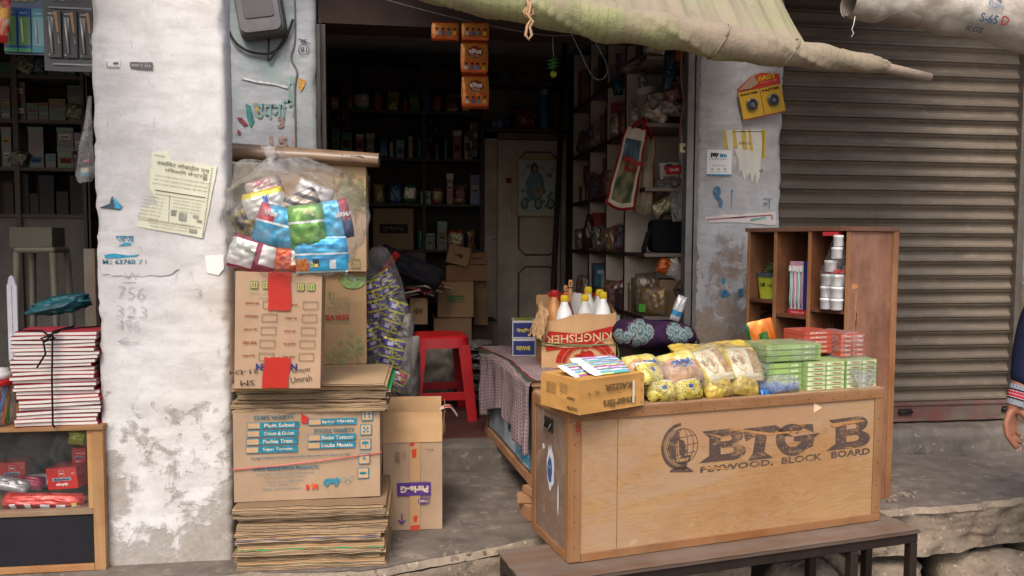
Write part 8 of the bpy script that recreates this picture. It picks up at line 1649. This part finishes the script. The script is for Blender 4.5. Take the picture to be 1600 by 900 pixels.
# ================================================================== the passer-by at the right edge
def skin(name, parent, verts, edges, col, m, sub=2, label=None, post=None, root=0):
    """one continuous surface grown round a joint skeleton"""
    me = bpy.data.meshes.new(name); me.from_pydata([v[0] for v in verts], edges, []); o = bpy.data.objects.new(name, me); COL.objects.link(o)
    md = o.modifiers.new('s', 'SKIN'); md.use_smooth_shade = True
    for i, v in enumerate(verts):
        sv = me.skin_vertices[0].data[i]; r = v[1]; sv.radius = r if isinstance(r, tuple) else (r, r); sv.use_root = (i == root)
    sb = o.modifiers.new('u', 'SUBSURF'); sb.levels = sub; sb.render_levels = sub
    dg = bpy.context.evaluated_depsgraph_get(); ev = o.evaluated_get(dg); m2 = bpy.data.meshes.new_from_object(ev); m2.name = name
    bpy.data.objects.remove(o); bpy.data.meshes.remove(me)
    m2.materials.clear(); m2.materials.append(mat(m)); ca = m2.color_attributes.new('Col', 'FLOAT_COLOR', 'CORNER'); n = len(m2.loops); buf = [0.0] * (4 * n)
    for p in m2.polygons:
        p.use_smooth = True; c = lin(col(p.center)) if callable(col) else lin(col)
        for li in p.loop_indices: buf[4 * li:4 * li + 4] = [c[0], c[1], c[2], 1.0]
    ca.data.foreach_set('color', buf); oo = bpy.data.objects.new(name, m2); COL.objects.link(oo); oo.parent = parent; return oo
YH = 2.60
wr_ = at(1588, 645, YH); per = thing('person', 'person in a navy sweater with striped cuffs, only the lowered hand in view', 'person', (2.66, YH + .02, .02)); O10 = per.location
def q10(p): return Vector(p) - O10
kh = pxm(YH, 1585)
def hp(px, py, dy=0.0): p = at(px, py, YH); p.y += dy; return q10(p)
SK = '#8f5f48'
# right arm hangs forward of the body; wrist -> knuckles -> curled fingers, thumb towards us
sho = Vector((-.19, -.02, 1.40)); elb = hp(1636, 490, .05); wri = hp(1585, 634)
V = []; E_ = []
def vadd(p, r, a=None):
    V.append((tuple(p), r)); 
    if a is not None: E_.append((a, len(V) - 1))
    return len(V) - 1
pel = vadd((0, 0, .93), (.14, .11)); wst = vadd((0, 0, 1.08), (.125, .10), pel); chs = vadd((0, 0, 1.28), (.155, .115), wst); nb = vadd((0, 0, 1.42), (.09, .08), chs); nk = vadd((0, -.01, 1.49), .052, nb); hd0 = vadd((0, -.015, 1.56), (.065, .08), nk); hd1 = vadd((0, -.02, 1.64), (.076, .096), hd0); hd2 = vadd((0, -.01, 1.71), (.062, .078), hd1)
ls = vadd((-.13, 0, 1.40), .06, nb); s1_ = vadd(sho, .055, ls); e1 = vadd(elb, .040, s1_); f1_ = vadd(elb.lerp(wri, .45), .036, e1); w1 = vadd(wri, .0255, f1_)
plm = vadd(hp(1582, 650, .004), .021, w1)
rs = vadd((.13, 0, 1.40), .06, nb); s2_ = vadd((.19, 0, 1.38), .055, rs); e2 = vadd((.26, .04, 1.12), .040, s2_); w2 = vadd((.27, -.04, .90), .028, e2); h2 = vadd((.27, -.06, .80), (.030, .018), w2)
for s_ in (-1, 1):
    hp_ = vadd((s_ * .09, 0, .86), .085, pel); kn_ = vadd((s_ * .10, -.02 * s_, .48), .055, hp_); an = vadd((s_ * .105, .02, .09), .036, kn_); ft = vadd((s_ * .115, -.06, .035), (.042, .03), an); vadd((s_ * .125, -.14, .028), (.040, .022), ft)
body = skin('body', per, V, E_, SK, 'skin', 2)
# fingers run from the wrist through the palm, bent at each knuckle; all is then fused into one surface
fing = [
    ([(1577, 640, -.006), (1567, 661, -.012), (1567, 679, -.021), (1575, 691, -.022), (1582, 700, -.018)], .0092),
    ([(1581, 641, .000), (1573, 665, -.005), (1574, 683, -.011), (1583, 693, -.011), (1589, 699, -.009)], .0094),
    ([(1586, 641, .006), (1581, 666, .004), (1583, 682, .0), (1591, 690, -.001), (1597, 693, .0)], .0090),
    ([(1590, 640, .012), (1589, 663, .012), (1590, 676, .008), (1597, 683, .006)], .0080),
    ([(1589, 638, -.008), (1596, 651, -.024), (1599, 667, -.034), (1594, 680, -.039), (1591, 687, -.038)], .0104)]
parts_ = [body]
for i, (pts, r) in enumerate(fing):
    n = len(pts); vs = [(tuple(hp(a, b, c)), r * (1.35 if k == 0 else 1.22 if k == 1 else 1.02 if k == 2 else .94 if k < n - 1 else .74)) for k, (a, b, c) in enumerate(pts)]
    parts_.append(skin('finger', per, vs, [(k, k + 1) for k in range(n - 1)], SK, 'skin', 2))
bm_ = bmesh.new()
for o_ in parts_: bm_.from_mesh(o_.data)
mj = bpy.data.meshes.new('body'); bm_.to_mesh(mj); bm_.free()
for o_ in parts_: bpy.data.objects.remove(o_)
bo = bpy.data.objects.new('body', mj); COL.objects.link(bo); md = bo.modifiers.new('r', 'REMESH'); md.mode = 'VOXEL'; md.voxel_size = .0042; sm_ = bo.modifiers.new('s', 'SMOOTH'); sm_.factor = .5; sm_.iterations = 2
m2 = bpy.data.meshes.new_from_object(bo.evaluated_get(bpy.context.evaluated_depsgraph_get())); bpy.data.objects.remove(bo); m2.name = 'body'; m2.materials.clear(); m2.materials.append(mat('skin'))
m2.polygons.foreach_set('use_smooth', [True] * len(m2.polygons)); ca_ = m2.color_attributes.new('Col', 'FLOAT_COLOR', 'CORNER'); cL = lin(SK); ca_.data.foreach_set('color', [cL[0], cL[1], cL[2], 1.0] * len(m2.loops))
body = bpy.data.objects.new('body', m2); COL.objects.link(body); body.parent = per
for i, (pts, r) in enumerate(fing):
    e = hp(*pts[-1]); d = (e - hp(*pts[-2])).normalized(); mb = MB(); n_ = Vector((0, -1, 0)); n_ = (n_ - d * n_.dot(d)).normalized(); b_ = d.cross(n_)
    mb.grid(lambda u, v: tuple(e + d * (.005 - .010 * v + .002 * math.cos((u - .5) * 3)) + b_ * ((u - .5) * .009) + n_ * (r * .74 - .0022 * (2 * u - 1) ** 2 - .001 * (1 - v))), 6, 6, '#c79a88', 'gloss'); mb.build('fingernail', per)
# sweater: torso, sleeves, ribbed striped cuffs
SW = '#1b2036'; V = []; E_ = []
a0 = vadd((0, 0, .80), (.160, .13)); a = vadd((0, 0, .92), (.158, .13), a0); b = vadd((0, 0, 1.08), (.150, .12), a); c = vadd((0, 0, 1.28), (.175, .13), b); d = vadd((0, 0, 1.42), (.11, .09), c); l = vadd((-.14, 0, 1.41), .072, d); l1 = vadd(sho, .070, l); l2 = vadd(elb, .056, l1); l3 = vadd(elb.lerp(wri, .45), .050, l2); l4 = vadd(hp(1597, 606), .042, l3)
r = vadd((.14, 0, 1.41), .072, d); r1 = vadd((.20, 0, 1.38), .068, r); r2 = vadd((.27, .04, 1.12), .054, r1); r3 = vadd((.275, -.03, .93), .040, r2)
skin('sweater', per, V, E_, SW, 'cloth', 2)
def cuff(c0, c1, r0, r1, sc):
    ax = (c1 - c0).normalized(); u_ = ax.orthogonal().normalized(); v_ = ax.cross(u_); mb = MB(); nr = 40
    def f(u, v): a_ = 2 * math.pi * u; rr = r0 + (r1 - r0) * v + .0014 * math.cos(a_ * nr / 2); return tuple(c0.lerp(c1, v) + (u_ * math.cos(a_) + v_ * math.sin(a_)) * rr)
    def cc(u, v): return '#8a8f98' if v < .22 or v > .74 else '#14151c' if (v < .32 or .64 < v) else '#b03a48' if (.36 < v < .46 or .5 < v < .6) else '#c9a0a4'
    mb.grid(f, 80, 26, cc, 'cloth', cu=True); mb.grid(lambda u, v: tuple(Vector(f(u, 1)).lerp(c1, v * .35)), 80, 3, '#5a5e66', 'cloth', cu=True); mb.build('cuff', per)
cuff(hp(1598, 604), hp(1588, 634), .041, .033, 1); cuff(Vector((.275, -.02, .94)), Vector((.272, -.05, .88)), .040, .034, 1)
V = []; E_ = []; a = vadd((0, 0, 1.02), (.145, .118)); a2 = vadd((0, 0, .90), (.15, .122), a)
for s_ in (-1, 1): h_ = vadd((s_ * .09, 0, .82), .098, a2); k_ = vadd((s_ * .10, -.02 * s_, .48), .074, h_); vadd((s_ * .105, .02, .10), .060, k_)
skin('trousers', per, V, E_, '#3a3a40', 'cloth', 2)
mb = MB(); 
def hair(u, v): a_ = 2 * math.pi * u; b_ = v * 1.55; rr = 1.0; return (.088 * math.sin(b_) * math.cos(a_), -.005 + .108 * math.sin(b_) * math.sin(a_) + (.02 if math.sin(a_) < -.3 and b_ > 1.1 else 0), 1.665 + .108 * math.cos(b_) + (.05 if math.sin(a_) < -.3 and b_ > 1.2 else 0))
mb.grid(hair, 36, 16, '#15110f', 'cloth', cu=True); mb.build('hair', per)
mb = MB(); mb.lathe([(.006, -.02), (.013, -.006), (.010, .010), (.003, .03)], (0, -.118, 1.635), SK, 'skin', 10)
for s_ in (-1, 1): mb.lathe([(.003, -.028), (.012, -.014), (.014, .008), (.006, .022)], (s_ * .082, .0, 1.63), SK, 'skin', 10)
mb.build('nose_and_ears', per); mb = MB()
for s_ in (-1, 1): mb.lathe([(.002, -.009), (.009, -.005), (.011, 0), (.009, .005), (.002, .009)], (s_ * .032, -.100, 1.655), '#d8d0c8', 'gloss', 12); mb.lathe([(.001, -.004), (.005, 0), (.001, .004)], (s_ * .032, -.109, 1.655), '#1c1210', 'gloss', 10)
mb.build('eyes', per); mb = MB(); mb.tube([(-.025, -.098, 1.592), (-.01, -.108, 1.594), (.01, -.108, 1.594), (.025, -.098, 1.592)], .005, '#7a4038', 'skin', 8); mb.build('mouth', per)
for s_ in (-1, 1): mb = MB(); mb.grid(lambda u, v: (s_ * .118 + .048 * math.cos(u * 6.283) * (1 - .3 * v), -.05 + .13 * math.sin(u * 6.283) * (1 - .35 * v), .0 + .075 * v), 24, 6, '#221d1b', 'rubber', cu=True); mb.add([(s_ * .118 + .0336 * math.cos(u * .2618), -.05 + .0845 * math.sin(u * .2618), .075) for u in range(24)], [tuple(range(24))], '#221d1b', 'rubber'); mb.build('shoe', per)
